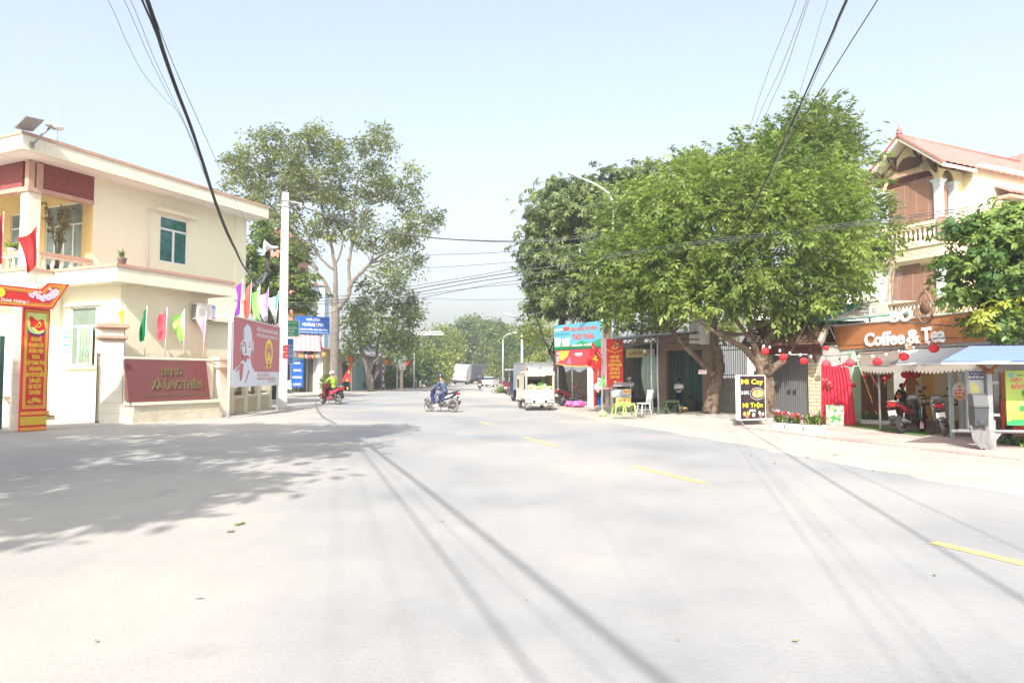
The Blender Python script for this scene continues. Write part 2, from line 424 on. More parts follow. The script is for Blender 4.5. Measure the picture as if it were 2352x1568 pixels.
def dash(p,q,wd,m=None,nm='road_marking'):
 p=Vector(p);q=Vector(q);d=(q-p).normalized();n=Vector((-d.y,d.x,0))*wd/2
 mb=MB(m or G_line);k=9
 for i in range(k):
  a=p+(q-p)*(i/k);b=p+(q-p)*((i+1)/k)
  j=[random.uniform(.82,1.05)for _ in range(2)]
  if i==0:j0=j[0]
  mb.poly([(a-n*j0)[:2]+(.008,),(b-n*j[1])[:2]+(.008,),(b+n*j[1])[:2]+(.008,),(a+n*j0)[:2]+(.008,)])
  j0=j[1]
 return tag(mb.build(nm),kind='structure')
dash(gnd(2143,1246),gnd(2420,1312),.14)
dash(gnd(1453,1071),gnd(1618,1110),.14)
dash(gnd(1203,1004),gnd(1277,1024),.14)
dash(gnd(1102,969),gnd(1130,976),.14)
hz_=MB();hz_.b2(-420,420,-70,660,-1.2,34);hz_m=bpy.data.materials.new('haze');hz_m.use_nodes=True;hn=hz_m.node_tree.nodes;hn.remove(hn['Principled BSDF'])
pv=hn.new('ShaderNodeVolumePrincipled');pv.inputs['Color'].default_value=(.93,.96,1,1);pv.inputs['Density'].default_value=HAZE;pv.inputs['Anisotropy'].default_value=.2
hz_m.node_tree.links.new(pv.outputs[0],hn['Material Output'].inputs['Volume']);hz_.m(hz_m);hz_.mi=[0]*len(hz_.f)
if HAZE:tag(hz_.build('haze'),kind='stuff')
M_cream=mat('cream_render',(.81,.775,.595),.85,var=.05,scale=.7,bump=.06,bscale=60,streak=((.66,.60,.46),.28),dirt=(.70,.65,.50),dirtscale=.5,dirtamt=.3)
M_cream2=mat('pale_cream_render',(.78,.74,.60),.85,var=.05,scale=.8,bump=.06,bscale=60,streak=((.42,.38,.30),.35),dirt=(.55,.50,.38),dirtscale=.9,dirtamt=.3)
M_terra=mat('terracotta_trim',(.48,.30,.225),.8,var=.15,scale=3,dirt=(.28,.2,.16),dirtscale=2,dirtamt=.5)
M_frieze=mat('rough_red_frieze',(.26,.075,.07),.95,var=.35,scale=14,bump=1.0,bscale=30)
M_soffit=mat('white_soffit',(.78,.76,.72),.85,var=.06)
M_frame=mat('white_aluminium',(.78,.78,.78),.35,.1,var=.03)
M_curtain=mat('green_curtain',(.16,.30,.26),.9,var=.3,scale=6)
M_pane=mat('window_glass',(.10,.15,.15),.06,0,var=0,spec=.8)
M_roofmetal=mat('cream_metal_roof',(.66,.61,.42),.5,.1,var=.08)
BZ=66;BF=Frame((-17.9,25.0),R(BZ))
bld=thing('office_building','two storey cream office building with terracotta trimmed eaves and open corner balcony','building',(-17.9,25,0),R(BZ))
T_END,ZL0,ZL1,ZE0,ZE1=10.5,4.80,5.40,9.62,10.25
a,z1=BF.hy(368,493);b,_=BF.hy(433,505);_,z0=BF.hy(400,606)
win=(a,b,z0,z1)
xb=2.46
mb=MB(M_cream)
mb.holes(xb,T_END,ZL1,ZE0,[win],lambda a,z,d:(a,d,z),.14)
mb.holes(0,T_END,0,ZL1,[],lambda a,z,d:(a,d,z),.1)
mb.poly([(T_END,0,0),(T_END,13,0),(T_END,13,ZE0),(T_END,0,ZE0)])
mb.poly([(0,0,0),(0,13,0),(0,13,ZL1),(0,0,ZL1)])
mb.poly([(xb,13,ZL1),(T_END,13,ZL1),(T_END,13,ZE0),(xb,13,ZE0)])
mb.poly([(0,0,ZL1),(xb,0,ZL1),(xb,13,ZL1),(0,13,ZL1)])
mb.box((T_END-.35,-.03,(ZL1+ZE0)/2),(.7,.06,ZE0-ZL1))
mb.build('wall',bld)
wl=[]
for(p,q)in(((98,478),(152,600)),((24,505),(37,560))):
 y1_,zt=BF.hx(p[0],p[1],xb);y0_,_=BF.hx(q[0]if q[0]>40 else 37,q[1],xb)
 wl.append((y0_,y1_,ZL1+.15 if q[0]>40 else ZL1+.9,zt))
y_r,ztop=BF.hx(190,462,xb);y_l,_=BF.hx(104,500,xb)
doors=[(y_r,y_l,ZL1+.12,ztop),(y_l+1.0,y_l+2.4,ZL1+.9,ztop-.1),(y_l+3.6,y_l+5.0,ZL1+.9,ztop-.1)]
mb=MB(mat('yellow_render',(.74,.56,.24),.85,var=.06,scale=.8))
mb.holes(0,13,ZL1,ZE0,doors,lambda a,z,d:(xb+d,a,z),.14)
mb.build('balcony_wall',bld)
def window(par,axis,c,h,nm='window',cur=True,mull=(.5,),trans=.28,deep=.10,fr=.055,pane=None,frm=None):
 """framed window in an opening h=(a0,a1,z0,z1) on plane axis=c (axis 'y' : runs along x)"""
 a0,a1,z0,z1=h
 fm=MB(frm or M_frame);pm=MB(pane or M_pane)
 def bx(m,p0,p1,q0,q1,d0,d1):
  if axis=='y':m.b2(p0,p1,c+d0,c+d1,q0,q1)
  else:m.b2(c+d0,c+d1,p0,p1,q0,q1)
 d0,d1=deep-.06,deep
 bx(fm,a0,a0+fr,z0,z1,d0,d1);bx(fm,a1-fr,a1,z0,z1,d0,d1)
 bx(fm,a0+fr,a1-fr,z0,z0+fr,d0,d1);bx(fm,a0+fr,a1-fr,z1-fr,z1,d0,d1)
 zt=z1-(z1-z0)*trans
 if trans:bx(fm,a0+fr,a1-fr,zt-fr*.6,zt+fr*.6,d0,d1-.005)
 for t in mull:
  am=a0+(a1-a0)*t;bx(fm,am-fr*.7,am+fr*.7,z0+fr,(zt-fr*.6)if trans else z1-fr,d0-.004,d1-.008)
 w_=fm.build(nm,par)
 bx(pm,a0+fr*.5,a1-fr*.5,z0+fr*.5,z1-fr*.5,d1-.03,d1-.015)
 pm.build('pane',w_)
 return w_
M_bluepane=mat('curtained_glass',(.20,.27,.26),.08,0,var=.35,scale=3,spec=.7)
M_greenpane=mat('green_curtained_glass',(.035,.14,.13),.07,0,var=.5,scale=3.5,spec=.7)
window(bld,'y',0,win,pane=M_greenpane,deep=.10,fr=.07)
for d in doors[:1]:window(bld,'x',xb,d,'balcony_door',mull=(.25,.5,.75),pane=M_bluepane)
for d in doors[1:]:window(bld,'x',xb,d,'window',pane=M_bluepane)
mb=MB(M_cream);mb.b2(win[0]-.25,win[1]+.25,-.22,-.002,win[3]+.12,win[3]+.3);mb.build('window_hood',bld)
def ov(d):return d
mb=MB(M_cream2);e0=(-.9,-1.05);mb.b2(e0[0],T_END+.50,e0[1],14,ZE0,ZE1-.12);mb.build('eave',bld)
mb=MB(M_soffit);mb.b2(e0[0]+.12,T_END+.38,e0[1]+.12,13.8,ZE0-.02,ZE0-.003);mb.build('soffit',bld)
mb=MB(M_terra);mb.b2(e0[0]-.04,T_END+.54,e0[1]-.04,14.04,ZE1-.118,ZE1-.01);mb.build('eave_coping',bld)
mb=MB(M_roofmetal);hx0,hx1,hy0,hy1,zr=.6,T_END-.2,.9,12.5,12.0
hipz=1.0
zr=13.0
A=[(hx0,hy0,ZE1-.05),(hx1,hy0,ZE1-.05),(hx1,hy1,ZE1-.05),(hx0,hy1,ZE1-.05)];Bq=[(hx0+4.4,6.5,zr-hipz*.25),(hx1-4.4,6.5,zr-hipz*.25)]
mb.add(A+Bq,[(0,1,5,4),(1,2,5),(2,3,4,5),(3,0,4)])
rf=mb.build('roof',bld)
mb=MB(M_greymetal)
for(p,q)in((A[0],Bq[0]),(A[1],Bq[1]),(Bq[0],Bq[1])):mb.bar(Vector(p)+Vector((0,0,.03)),Vector(q)+Vector((0,0,.03)),.16,.06)
mb.build('ridge_cap',rf)
mb=MB(M_greymetal);mb.tube([(Bq[0][0],6.5,zr-.3),(Bq[0][0],6.5,zr+1.6)],.02,6);mb.build('lightning_rod',bld)
zf0=BF.hy(150,420)[1]-.05
mb=MB(M_frieze);mb.b2(-.02+.4,xb,-.02,.25,ZE0-1.0,ZE0-.003);mb.b2(-.02,.22,.4,13,ZE0-1.0,ZE0-.003);mb.build('frieze',bld)
mb=MB(M_terra);mb.b2(.42,xb-.003,-.06,.3,ZE0-1.16,ZE0-1.003);mb.b2(-.06,.27,.42,13,ZE0-1.16,ZE0-1.003);mb.build('frieze_moulding',bld)
for yy in(0,4.6):
 mb=MB(M_cream2);mb.b2(-.05,.40,yy-.05,yy+.40,ZL1,ZE0-1.22);col_=mb.build('column',bld)
 mb=MB(M_terra);mb.b2(-.12,.47,yy-.12,yy+.47,ZE0-1.218,ZE0-1.05);mb.b2(-.09,.13,yy-.09,yy+.13,ZE0-1.05,ZE0-.08);mb.b2(.2,.44,yy-.085,yy+.13,ZE0-1.05,ZE0-.085);mb.build('capital',col_)
prof=[(.05,0),(.05,.05),(.03,.07),(.065,.17),(.075,.24),(.04,.38),(.03,.43),(.055,.46),(.055,.5)]
def balustrade(par,p,q,z,n,rail=M_terra,m=None,hgt=.78):
 p=Vector(p+(0,));q=Vector(q+(0,));m=m or M_cream2
 mb=MB(rail);u=Vector((0,0,z));mb.bar(p+u+Vector((0,0,hgt)),q+u+Vector((0,0,hgt)),.2,.14)
 mb.m(m);mb.bar(p+u+Vector((0,0,.07)),q+u+Vector((0,0,.07)),.16,.14);mb.bar(p+u+Vector((0,0,hgt-.11)),q+u+Vector((0,0,hgt-.11)),.14,.078)
 o=mb.build('balustrade',par)
 for i in range(n):
  c=p.lerp(q,(i+.5)/n)+u
  MB(m).lathe([(r,zz*(hgt-.29)/.5)for r,zz in prof],(c.x,c.y,c.z+.14),8).build('baluster',o)
balustrade(bld,(.42,.02),(xb,.02),ZL1,6)
balustrade(bld,(.12,.42),(.12,4.55),ZL1,11)
WX0,WY0,WX1=.6,-4.33,4.35
wy0,wz1=BF.hx(163,706,WX0);wy1,wz0=BF.hx(216,840,WX0)
gw=(min(wy0,wy1)-.02,max(wy0,wy1)+.02,wz0,wz1)
mb=MB(M_cream);mb.holes(WX0,WX1,0,ZL0,[],lambda a,z,d:(a,WY0+d,z))
mb.holes(WY0,-.02,0,ZL0,[gw],lambda a,z,d:(WX0+d,a,z),.14)
mb.poly([(WX1,WY0,0),(WX1,-.02,0),(WX1,-.02,ZL0),(WX1,WY0,ZL0)])
mb.build('wing_wall',bld)
mb=MB(M_cream2);mb.b2(0,5.1,-4.93,-.004,ZL0,ZL1-.11);mb.b2(-.9,-.003+.0,-1.6,13,ZL0-.1,ZL1-.16);mb.build('ledge',bld)
mb=MB(M_terra);mb.b2(-.04,5.14,-4.97,-.004,ZL1-.108,ZL1+.004);mb.b2(-.94,-.045,-1.64,13,ZL1-.158,ZL1-.04);mb.build('ledge_coping',bld)
MB(M_cream).b2(WX0-.12,WX0-.003,-1.2,-.75,0,ZL0-.1).build('pilaster',bld);MB(M_cream).b2(T_END-.6,T_END+.1,-.25,-.003,0,ZL0-.35).build('pilaster',bld)
mb=MB(M_cream2);mb.b2(WX1,T_END+.25,-.35,-.004,ZL0-.62,ZL0-.42);mb.build('string_course',bld)
window(bld,'x',WX0,gw,'window',mull=(.55,),pane=mat('guard_glass',(.18,.24,.19),.08,0,var=.2,scale=2,spec=.7),trans=.33)
mb=MB(M_cream2);mb.b2(WX0-.1,WX0-.002,gw[0]-.25,gw[1]+.3,gw[3]+.03,gw[3]+.11);mb.build('window_hood',bld);mb=MB(M_cream2);mb.b2(WX0-.12,WX0-.002,gw[0]-.1,gw[1]+.1,gw[2]-.1,gw[2]-.02);mb.build('window_sill',bld)
gh=(gw[3]-gw[2])*.65;gwid=(gw[1]-gw[0])*.62
cs=thing('casement',None,None,(WX0-.01,gw[0]+gwid*1.05,gw[2]+.02));cs.parent=bld;cs.rotation_euler=(0,0,R(-90-5))
mb=MB(M_frame);fr=.07
mb.b2(0,fr,-.02,.02,0,gh);mb.b2(gwid-fr,gwid,-.02,.02,0,gh);mb.b2(fr,gwid-fr,-.02,.02,0,fr);mb.b2(fr,gwid-fr,-.02,.02,gh-fr,gh)
mb.build('frame',cs)
mb=MB(mat('casement_glass',(.27,.31,.21),.07,0,var=.25,scale=2,spec=.7));mb.b2(fr,gwid-fr,-.006,.006,fr,gh-fr);mb.build('pane',cs)
mb=MB(mat('green_grille',(.30,.62,.50),.6,var=0))
for i in range(4):
 x=fr+.1+i*(gwid-2*fr-.2)/3;mb.tube([(x,-.03,fr),(x,-.03,gh-fr)],.007,5)
for s in(0.28,.78):
 cx,cz=gwid*s,gh*.36
 for(p,q)in(((-.1,0),(0,.12)),((0,.12),(.1,0)),((.1,0),(0,-.12)),((0,-.12),(-.1,0))):mb.bar((cx+p[0],-.035,cz+p[1]),(cx+q[0],-.035,cz+q[1]),.014)
mb.build('window_grille',cs)
py0,pz1=BF.hx(144,766,WX0);py1,pz0=BF.hx(162,790,WX0)
nb=thing('wall_notice','small white notice with blue print on the sunlit guard room wall','notice',BF.W((WX0-.02,(py0+py1)/2,(pz0+pz1)/2)),R(BZ-90))
MB(M_whiteprint).b2(-.19,.19,0,.015,-.26,.26).build('board',nb)
mb=MB(mat('blue_print',(.08,.28,.62),.6,var=0));mb.b2(-.19,.19,-.004,-.001,.20,.26);mb.b2(-.19,.19,-.004,-.001,.02,.09);mb.b2(-.19,-.15,-.004,-.001,.09,.2);mb.b2(.15,.19,-.004,-.001,.09,.2);mb.b2(-.19,.19,-.004,-.001,-.26,-.18);mb.b2(-.19,-.172,-.004,-.001,-.18,.02);mb.b2(.172,.19,-.004,-.001,-.18,.02);mb.build('printed_border',nb)
st=thing('entrance_steps','flight of cream and brown steps climbing to the guard room door','steps',BF.W((-.35,-1.55,0)),R(BZ+90))
ms=mat('granite_tread',(.30,.22,.18),.6,var=.2,scale=14);mr_=mat('cream_riser',(.62,.55,.42),.8,var=.1)
for i in range(5):
 mb=MB(ms if i<2 else mr_);mb.b2(i*.31,1.75,-.55,.55,i*.165+.02,(i+1)*.165-.02);mb.m(ms if i else M_darkwood);mb.b2(i*.31-.025,1.75,-.56,.56,(i+1)*.165-.02,(i+1)*.165+.02);mb.build('step',st)
mb=MB(M_cream2);mb.prism([(.5,0),(1.9,0),(1.9,1.25),(1.6,1.2),(.5,.45)],.56,.74,'xz');mb.build('side_wall',st)
px_,pz_=BF.hy(340,478);px2,pz2=BF.hy(382,482)
mb=MB(M_offwhite);pp=[(px_,-.05,ZL1),(px_,-.05,pz_-.25),(px_+.06,-.05,pz_-.07),(px_+.25,-.05,pz_),(px2,-.05,pz2-.02)]
mb.tube(pp,.035,8);mb.build('vent_pipe',bld)
ax,az=BF.hy(460,716,WY0)
ac=thing('air_conditioner','white air conditioner outdoor unit bolted to the cream wing wall','air conditioner',BF.W((ax-.1,WY0-.30,az-.33)),R(BZ))
MB(M_offwhite).b2(-.45,.45,-.16,.14,0,.62).build('casing',ac,bevel=.02)
mb=MB(mat('grille_grey',(.55,.55,.53),.5,var=0));
for r_ in(.07,.12,.17,.22,.26):ring(mb,-.08,.31,r_,r_+.016,-.168,28)
for k in range(12):
 t=k*PI/6;mb.bar((-.08+.06*math.cos(t),-.169,.31+.06*math.sin(t)),(-.08+.27*math.cos(t),-.169,.31+.27*math.sin(t)),.008,.006)
mb.build('fan_grille',ac)
mb=MB(M_dkplastic)
for k in range(9):
 for j in range(3):mb.b2(-.456,-.4505,-.13+j*.09,-.06+j*.09,.06+k*.058,.10+k*.058)
mb.build('side_vent',ac)
mb=MB(mat('blue_sticker',(.15,.30,.65),.5,var=0));mb.b2(.24,.40,-.166,-.161,.44,.55);mb.b2(.24,.40,-.166,-.161,.08,.12)
for k in range(5):mb.b2(.25,.39,-.166,-.161,.17+k*.05,.185+k*.05)
mb.build('energy_sticker',ac)
for x in(-.3,.3):MB(M_greymetal).bar((x,.3,-.03),(x,-.18,-.03),.04).build('bracket',ac)
SLp=BF.W((e0[0]+.3,e0[1]-.06,ZE0+.2))
slm=thing('solar_street_light','solar street light with silver panel clamped to the eave corner','street light',SLp,R(BZ))
mb=MB(M_steel);mb.tube([(0,0,0),(.14,-.3,.38),(.26,-.52,.62)],.035,8);mb.box((0,.02,0),(.14,.06,.2));mb.build('arm',slm)
tp=Vector((.12,-.5,.52))
mb=MB(M_greymetal)
mb.grid(lambda u,v:(tp.x-.05+u*.62,tp.y-.13*math.sin(PI*min(1,u*1.1))*(1 if v<.5 else-1)*(abs(v-.5)*2)-u*.25,tp.z+.05+u*.32+.0),8,6)
mb.ell((tp.x+.25,tp.y-.12,tp.z+.18),(.33,.17,.12),14,8);mb.build('lamp_head',slm)
MB(M_clearlens).ell((tp.x+.3,tp.y-.2,tp.z+.16),(.24,.12,.09),12,6).build('lens',slm)
mb=MB(M_steel);mb.box((-.22,-.15,.66),(.85,.62,.04),rz=R(20),ry=R(-12),rx=R(-38));mb.build('panel_back',slm)
mb=MB(mat('solar_cells',(.03,.04,.09),.15,var=.1));mb.box((-.22,-.136,.685),(.79,.56,.012),rz=R(20),ry=R(-12),rx=R(-38));mb.build('solar_panel',slm)
M_tilew=mat('ivory_pillar_tile',(.70,.68,.58),.5,var=.07,scale=2,dirt=(.5,.46,.36),dirtscale=1.3,dirtamt=.35)
def tile_pillar(name,label,p,rz,w,h,capz=True):
 t=thing(name,label,'pillar',(p[0],p[1],0),rz)
 mb=MB(M_tilew);n=8;hh=h-.62 if capz else h
 for i in range(n):
  mb.b2(-w/2,w/2,-w/2,w/2,hh*i/n+.004,hh*(i+1)/n-.004)
 mb.m(mat('dark_joint',(.22,.2,.17),.9,var=0));mb.b2(-w/2+.012,w/2-.012,-w/2+.012,w/2-.012,0,hh)
 mb.build('shaft',t)
 if capz:
  mb=MB(M_terra);
  def slab(z0,z1,a,b_):mb.hexa([(-a,-a,z0),(a,-a,z0),(a,a,z0),(-a,a,z0)],[(-b_,-b_,z1),(b_,-b_,z1),(b_,b_,z1),(-b_,b_,z1)])
  k=w/2
  slab(hh,hh+.08,k+.02,k+.12);slab(hh+.08,hh+.17,k+.12,k+.12);slab(hh+.36,hh+.44,k+.02,k+.15);slab(hh+.44,hh+.56,k+.15,k+.15);slab(hh+.56,hh+.64,k-.1,k-.14)
  mb.build('cap',t)
  MB(M_tilew).b2(-k,k,-k,k,hh+.17,hh+.36).build('neck',t)
 return t
gp=gnd(248,973)
tile_pillar('gate_pillar','ivory tiled gate pillar with stepped terracotta cap right of the side gate',(gp.x-.1,gp.y+.25),R(BZ-28),.62,3.38)
gp2=gnd(30,990);gp2=Vector((gp2.x-.05,gp2.y+.35,0))
tile_pillar('gate_pillar','ivory tiled gate pillar behind the red banner column',(gp2.x,gp2.y),R(BZ-25),.50,4.3,False)
gt=thing('metal_gate','dark green barred metal gate with spear tops at the left edge','gate',(gp2.x-.36,gp2.y-.30,0),R(BZ+178))
Mg=mat('dark_green_gate_paint',(.035,.10,.10),.45,.2,var=.15)
mb=MB(Mg)
for x in(0.03,1.1,2.2):mb.b2(x-.05,x+.05,-.04,.04,.05,2.75)
mb.b2(.08,2.15,-.03,.03,.15,.95)
mb.build('frame',gt)
mb=MB(Mg)
for i in range(18):
 x=.12+i*.115
 mb.tube([(x,0,.95),(x,0,2.85+.25*math.sin(i*.25))],.013,6);z=2.85+.25*math.sin(i*.25)
 mb.lathe([(.012,z),(.035,z+.05),(.001,z+.2)],(x,0,0),6)
mb.b2(.08,2.15,-.02,.02,2.42,2.47);mb.b2(.08,2.15,-.02,.02,1.6,1.64)
mb.build('bars',gt)
sg=gnd(212,975)
g2=thing('side_gate','narrow dark gate leaf standing open against the tiled pillar','gate',(sg.x-.05,sg.y+.25,0),R(112))
mb=MB(mat('brown_gate_edge',(.10,.07,.06),.6,var=.1));mb.b2(0,.9,-.02,.02,.05,.09);mb.b2(0,.9,-.02,.02,2.3,2.34);mb.b2(0,.04,-.02,.02,.09,2.3);mb.b2(.86,.9,-.02,.02,.09,2.3)
for i in range(6):mb.tube([(.12+i*.13,0,.09),(.12+i*.13,0,2.3)],.01,5)
mb.build('leaf',g2)
M_bred=mat('banner_red',(.60,.035,.035),.55,var=.06,scale=2);M_borange=mat('banner_orange',(.80,.33,.05),.55,var=.05);M_bgold=mat('banner_gold',(.62,.43,.05),.55,var=.12,scale=12)
bp0,bp1=gnd(45,992),gnd(106,988);bw=(bp1-bp0).length;bc=(bp0+bp1)/2;brz=math.atan2(bp1.y-bp0.y,bp1.x-bp0.x)
BB=thing('banner_column','red and gold congress banner column with a party flag under the welcome arch','banner',(bc.x,bc.y,0),brz)
H=at(75,708,bc.y).z;h2=bw/2
MB(M_bred).b2(-h2,h2,0,.09,.01,H).build('board',BB)
mb=MB(M_borange)
def rectframe(mb,x0,x1,z0,z1,t,y):
 for r_ in((x0,x1,z0,z0+t),(x0,x1,z1-t,z1),(x0,x0+t,z0+t,z1-t),(x1-t,x1,z0+t,z1-t)):flat(mb,[(r_[0],r_[2]),(r_[1],r_[2]),(r_[1],r_[3]),(r_[0],r_[3])],y)
k=H/3.5
rectframe(mb,-h2*.9,h2*.9,.64*k,H-.05,.055,-.004);mb.m(M_bgold);rectframe(mb,-h2*.76,h2*.76,.71*k,H-.12,.03,-.007)
mb.m(M_borange);flat(mb,[(-h2,.03),(h2,.03),(h2,.12*k),(-h2,.12*k)],-.004);flat(mb,[(-h2,.47*k),(h2,.47*k),(h2,.56*k),(-h2,.56*k)],-.004)
mb.m(M_bgold);flat(mb,[(-h2,.18*k),(h2,.18*k),(h2,.42*k),(-h2,.42*k)],-.004)
mb.build('printed_border',BB)
zz=H-.14
mb=MB(mat('pale_green_print',(.62,.74,.25),.6,var=.1,scale=3));hw=h2*.72
arc=[(hw*math.cos(t),zz-.40*k+(-.20*k)*math.sin(t))for t in[PI*i/14 for i in range(15)]]
flat(mb,[(hw,zz),(-hw,zz)]+arc[::-1],-.009)
mb.m(mat('navy_print',(.05,.05,.25),.6,var=0));
for i in range(14):
 p,q=arc[i],arc[i+1];flat(mb,[(p[0],p[1]),(q[0],q[1]),(q[0],q[1]-.05*k),(p[0],p[1]-.05*k)],-.011)
mb.build('crest_ground',BB)
mb=MB(mat('flag_print_red',(.68,.02,.02),.6,var=.1));fz=zz-.36*k
top=[(-hw*.85+hw*1.6*i/10,fz+.24*k+.035*k*math.sin(i*.9)-.010*i*k)for i in range(11)];bot=[(p[0]+.05+.0,p[1]-.30*k)for p in top]
flat(mb,top+bot[::-1],-.013);mb.build('printed_flag',BB)
mb=MB(M_yellow);hammer_sickle(mb,.02,fz+.04*k,.095*k,-.017);mb.build('printed_emblem',BB)
lines=['ĐẢNG BỘ','VÀ NHÂN DÂN','XÃ ỨNG THIÊN','THI ĐUA','LẬP THÀNH TÍCH','CHÀO MỪNG','ĐẠI HỘI ĐẠI BIỂU','TOÀN QUỐC','LẦN THỨ XIV','CỦA ĐẢNG!']
wds=[.48,.70,.70,.38,.84,.62,.84,.58,.62,.55]
letters(BB,[(s,0,zz-.80*k-.168*k*i,.112*k,h2*1.45*w_/.9)for i,(s,w_)in enumerate(zip(lines,wds))],M_yellow,-.01,bold=.03)
mb=MB(M_bgold)
for i in range(11):
 t=PI*(i/10);r_=.22*k
 flat(mb,[(.03*math.cos(t+1.57),0.80*k+.02+.03*math.sin(t+1.57)),(r_*.6*math.cos(t)-.03*math.sin(t),0.82*k+r_*.45*math.sin(t)+.02),(r_*math.cos(t),0.82*k+r_*.7*math.sin(t)),(r_*.6*math.cos(t)+.03*math.sin(t),0.82*k+r_*.45*math.sin(t)-.02)],-.010-.0005*i)
mb.build('printed_lotus',BB)
AF=Frame((bc.x,bc.y),brz)
def P2(dx,dy):return AF.hy(dx,dy,-.05)
ol=[P2(*q)for q in((117,710),(156,653),(109,650),(92,665),(0,654),(-70,648),(-70,697),(0,702))]
AR=thing('welcome_arch','red welcome arch board with gold border and pink blossoms over the gate','arch',(bc.x,bc.y,0),brz)
MB(M_bred).prism(ol,-.14,-.05,'xz').build('board',AR)
mb=MB(M_borange)
def border(mb,pts,t,y,off):
 c=Vector((sum(p[0]for p in pts)/len(pts),sum(p[1]for p in pts)/len(pts)))
 n=len(pts)
 area=sum(pts[i][0]*pts[(i+1)%n][1]-pts[(i+1)%n][0]*pts[i][1]for i in range(n));sg_=1 if area>0 else-1
 def inset(d):
  out=[]
  for i in range(n):
   p0,p1,p2=Vector(pts[i-1]),Vector(pts[i]),Vector(pts[(i+1)%n])
   d1=(p1-p0).normalized();d2=(p2-p1).normalized();n1=Vector((-d1.y,d1.x))*sg_;n2=Vector((-d2.y,d2.x))*sg_
   m_=(n1+n2);m_=m_/max(.25,(1+n1.dot(n2)))
   out.append(p1+m_*d)
  return out
 A_,B_=inset(off),inset(off+t)
 for i in range(n):flat(mb,[A_[i],A_[(i+1)%n],B_[(i+1)%n],B_[i]],y)
border(mb,ol,.045,-.144,.05);mb.m(M_bgold);border(mb,ol,.018,-.147,.115)
mb.build('printed_border',AR)
letters(AR,[('An Khang Thịnh Vượng !',P2(22,692)[0]-.18,P2(22,692)[1]-.02,.085,1.25)],M_whiteprint,-.148,bold=.02,shear=.35)
mb=MB(mat('blossom_pink',(.80,.62,.74),.6,var=.08));rr_=random.Random(4)
fl=[]
for(dx,dy,s)in((70,678,.10),(78,673,.08),(85,682,.10),(94,686,.11),(99,680,.07),(107,683,.12),(112,674,.07),(117,679,.12),(124,672,.13),(64,676,.05),(88,672,.05),(110,664,.05),(116,668,.05)):
 x,z=P2(dx,dy)
 for k_ in range(5):
  t=k_*2*PI/5+rr_.random();disc(mb,x+s*.45*math.cos(t),z+s*.45*math.sin(t),s*.4,s*.4,-.1475-.0006*k_-.0004*len(fl),8)
 fl.append((x,z,s))
mb.m(mat('blossom_core',(.55,.15,.25),.6,var=0))
for(x,z,s)in fl:disc(mb,x,z,s*.16,s*.16,-.158,7)
mb.build('printed_blossom',AR)
mb=MB(M_bgold)
for(dx,dy)in((138,662),(143,659),(133,661),(139,668),(136,674)):
 x,z=P2(dx,dy);ring(mb,x,z,.05,.068,-.149,10,.4,5.2)
mb.m(M_yellow);x,z=P2(-4,672);disc(mb,x,z,.13,.13,-.149,16);mb.build('printed_scroll',AR)
def flag(name,label,base,h_pole,fw,fh,m,grp,side=-1,lean=0.,pole_m=None,drape=62,yaw=0.,m2=None,ph=0.,twist=.5,cat='flag',emblem=None):
 t=thing(name,label,cat,base,yaw,grp)
 top=Vector((lean*h_pole,0,h_pole))
 MB(pole_m or M_offwhite).tube([(0,0,0),top],[.017,.012],7).build('pole',t)
 dd=top.normalized()
 def fn(u,v):
  a=R(drape)*(1-.45*(1-v)*u)
  o=top-dd*(.03+v*fh)
  x=side*u*fw*math.cos(a)*(1-.35*math.sin(v*PI*.9+ph)*u)
  zz=-u*fw*math.sin(a)*(.55+.45*(1-v))
  y=.09*math.sin(u*7+v*2.2+ph)*(.3+u)+.06*math.sin(v*5+ph*2)*u*twist*2
  return(o.x+x,o.y+y,o.z+zz)
 mb=MB(m);
 mb.grid(fn,10,12)
 if m2:
  mb.m(m2)
  for i in range(len(mb.f)):
   j,ii=divmod(i,10)
   if ii>=5 or j>9-ii:mb.mi[i]=1
 mb.build('cloth',t,recalc=False)
 return t,fn
mp_=mat('bamboo_flagpole',(.55,.52,.46),.7,var=.1)
F_=lambda n,c,v=.1:mat(n,c,.6,var=v,scale=3)
flag('red_flag','red flag hanging on a thin pole left of the balcony above the welcome arch',BF.W((-1.8,-2.1,4.0))if 0 else at(81,664,21),2.05,.75,1.25,M_red,'red flags above the gate',side=-1,yaw=brz,drape=72,ph=.6)
flag('red_flag','red flag cut off by the left edge of the photo beside the balcony',at(2,664,20),2.3,.9,1.5,M_red,'red flags above the gate',side=-1,yaw=brz,drape=64,ph=1.5)
s0,s1=gnd(283,972),gnd(488,958);srz=math.atan2(s1.y-s0.y,s1.x-s0.x);sl_=(s1-s0).length
NW=thing('name_wall','cream commune name wall carrying a slanted maroon plaque with raised lettering','wall',(s0.x,s0.y,0),srz)
NF=Frame((s0.x,s0.y),srz)
ZT=2.24
MB(M_cream2).b2(0,sl_,0,.22,0,ZT-.08).build('wall',NW)
MB(M_cream2).b2(-.02,sl_+.02,-.03,.25,ZT-.078,ZT).build('coping',NW)
mb=MB(M_cream2);mb.b2(0,sl_,-.48,-.002,.60,.70);mb.build('shelf',NW)
mb=MB(mat('pebbledash',(.62,.58,.45),.95,var=.15,scale=20,bump=.9,bscale=40,dirt=(.35,.32,.25),dirtscale=2,dirtamt=.5));mb.b2(.06,sl_-.06,-.42,-.003,.24,.598);mb.build('pebble_panel',NW)
mb=MB(mat('dirty_plinth',(.62,.58,.46),.9,var=.1,dirt=(.40,.28,.2),dirtscale=1.6,dirtamt=.8));mb.b2(0,sl_,-.47,-.003,0,.235);mb.build('plinth',NW)
M_plq=mat('maroon_granite',(.155,.05,.05),.35,var=.12,scale=30,spec=.5)
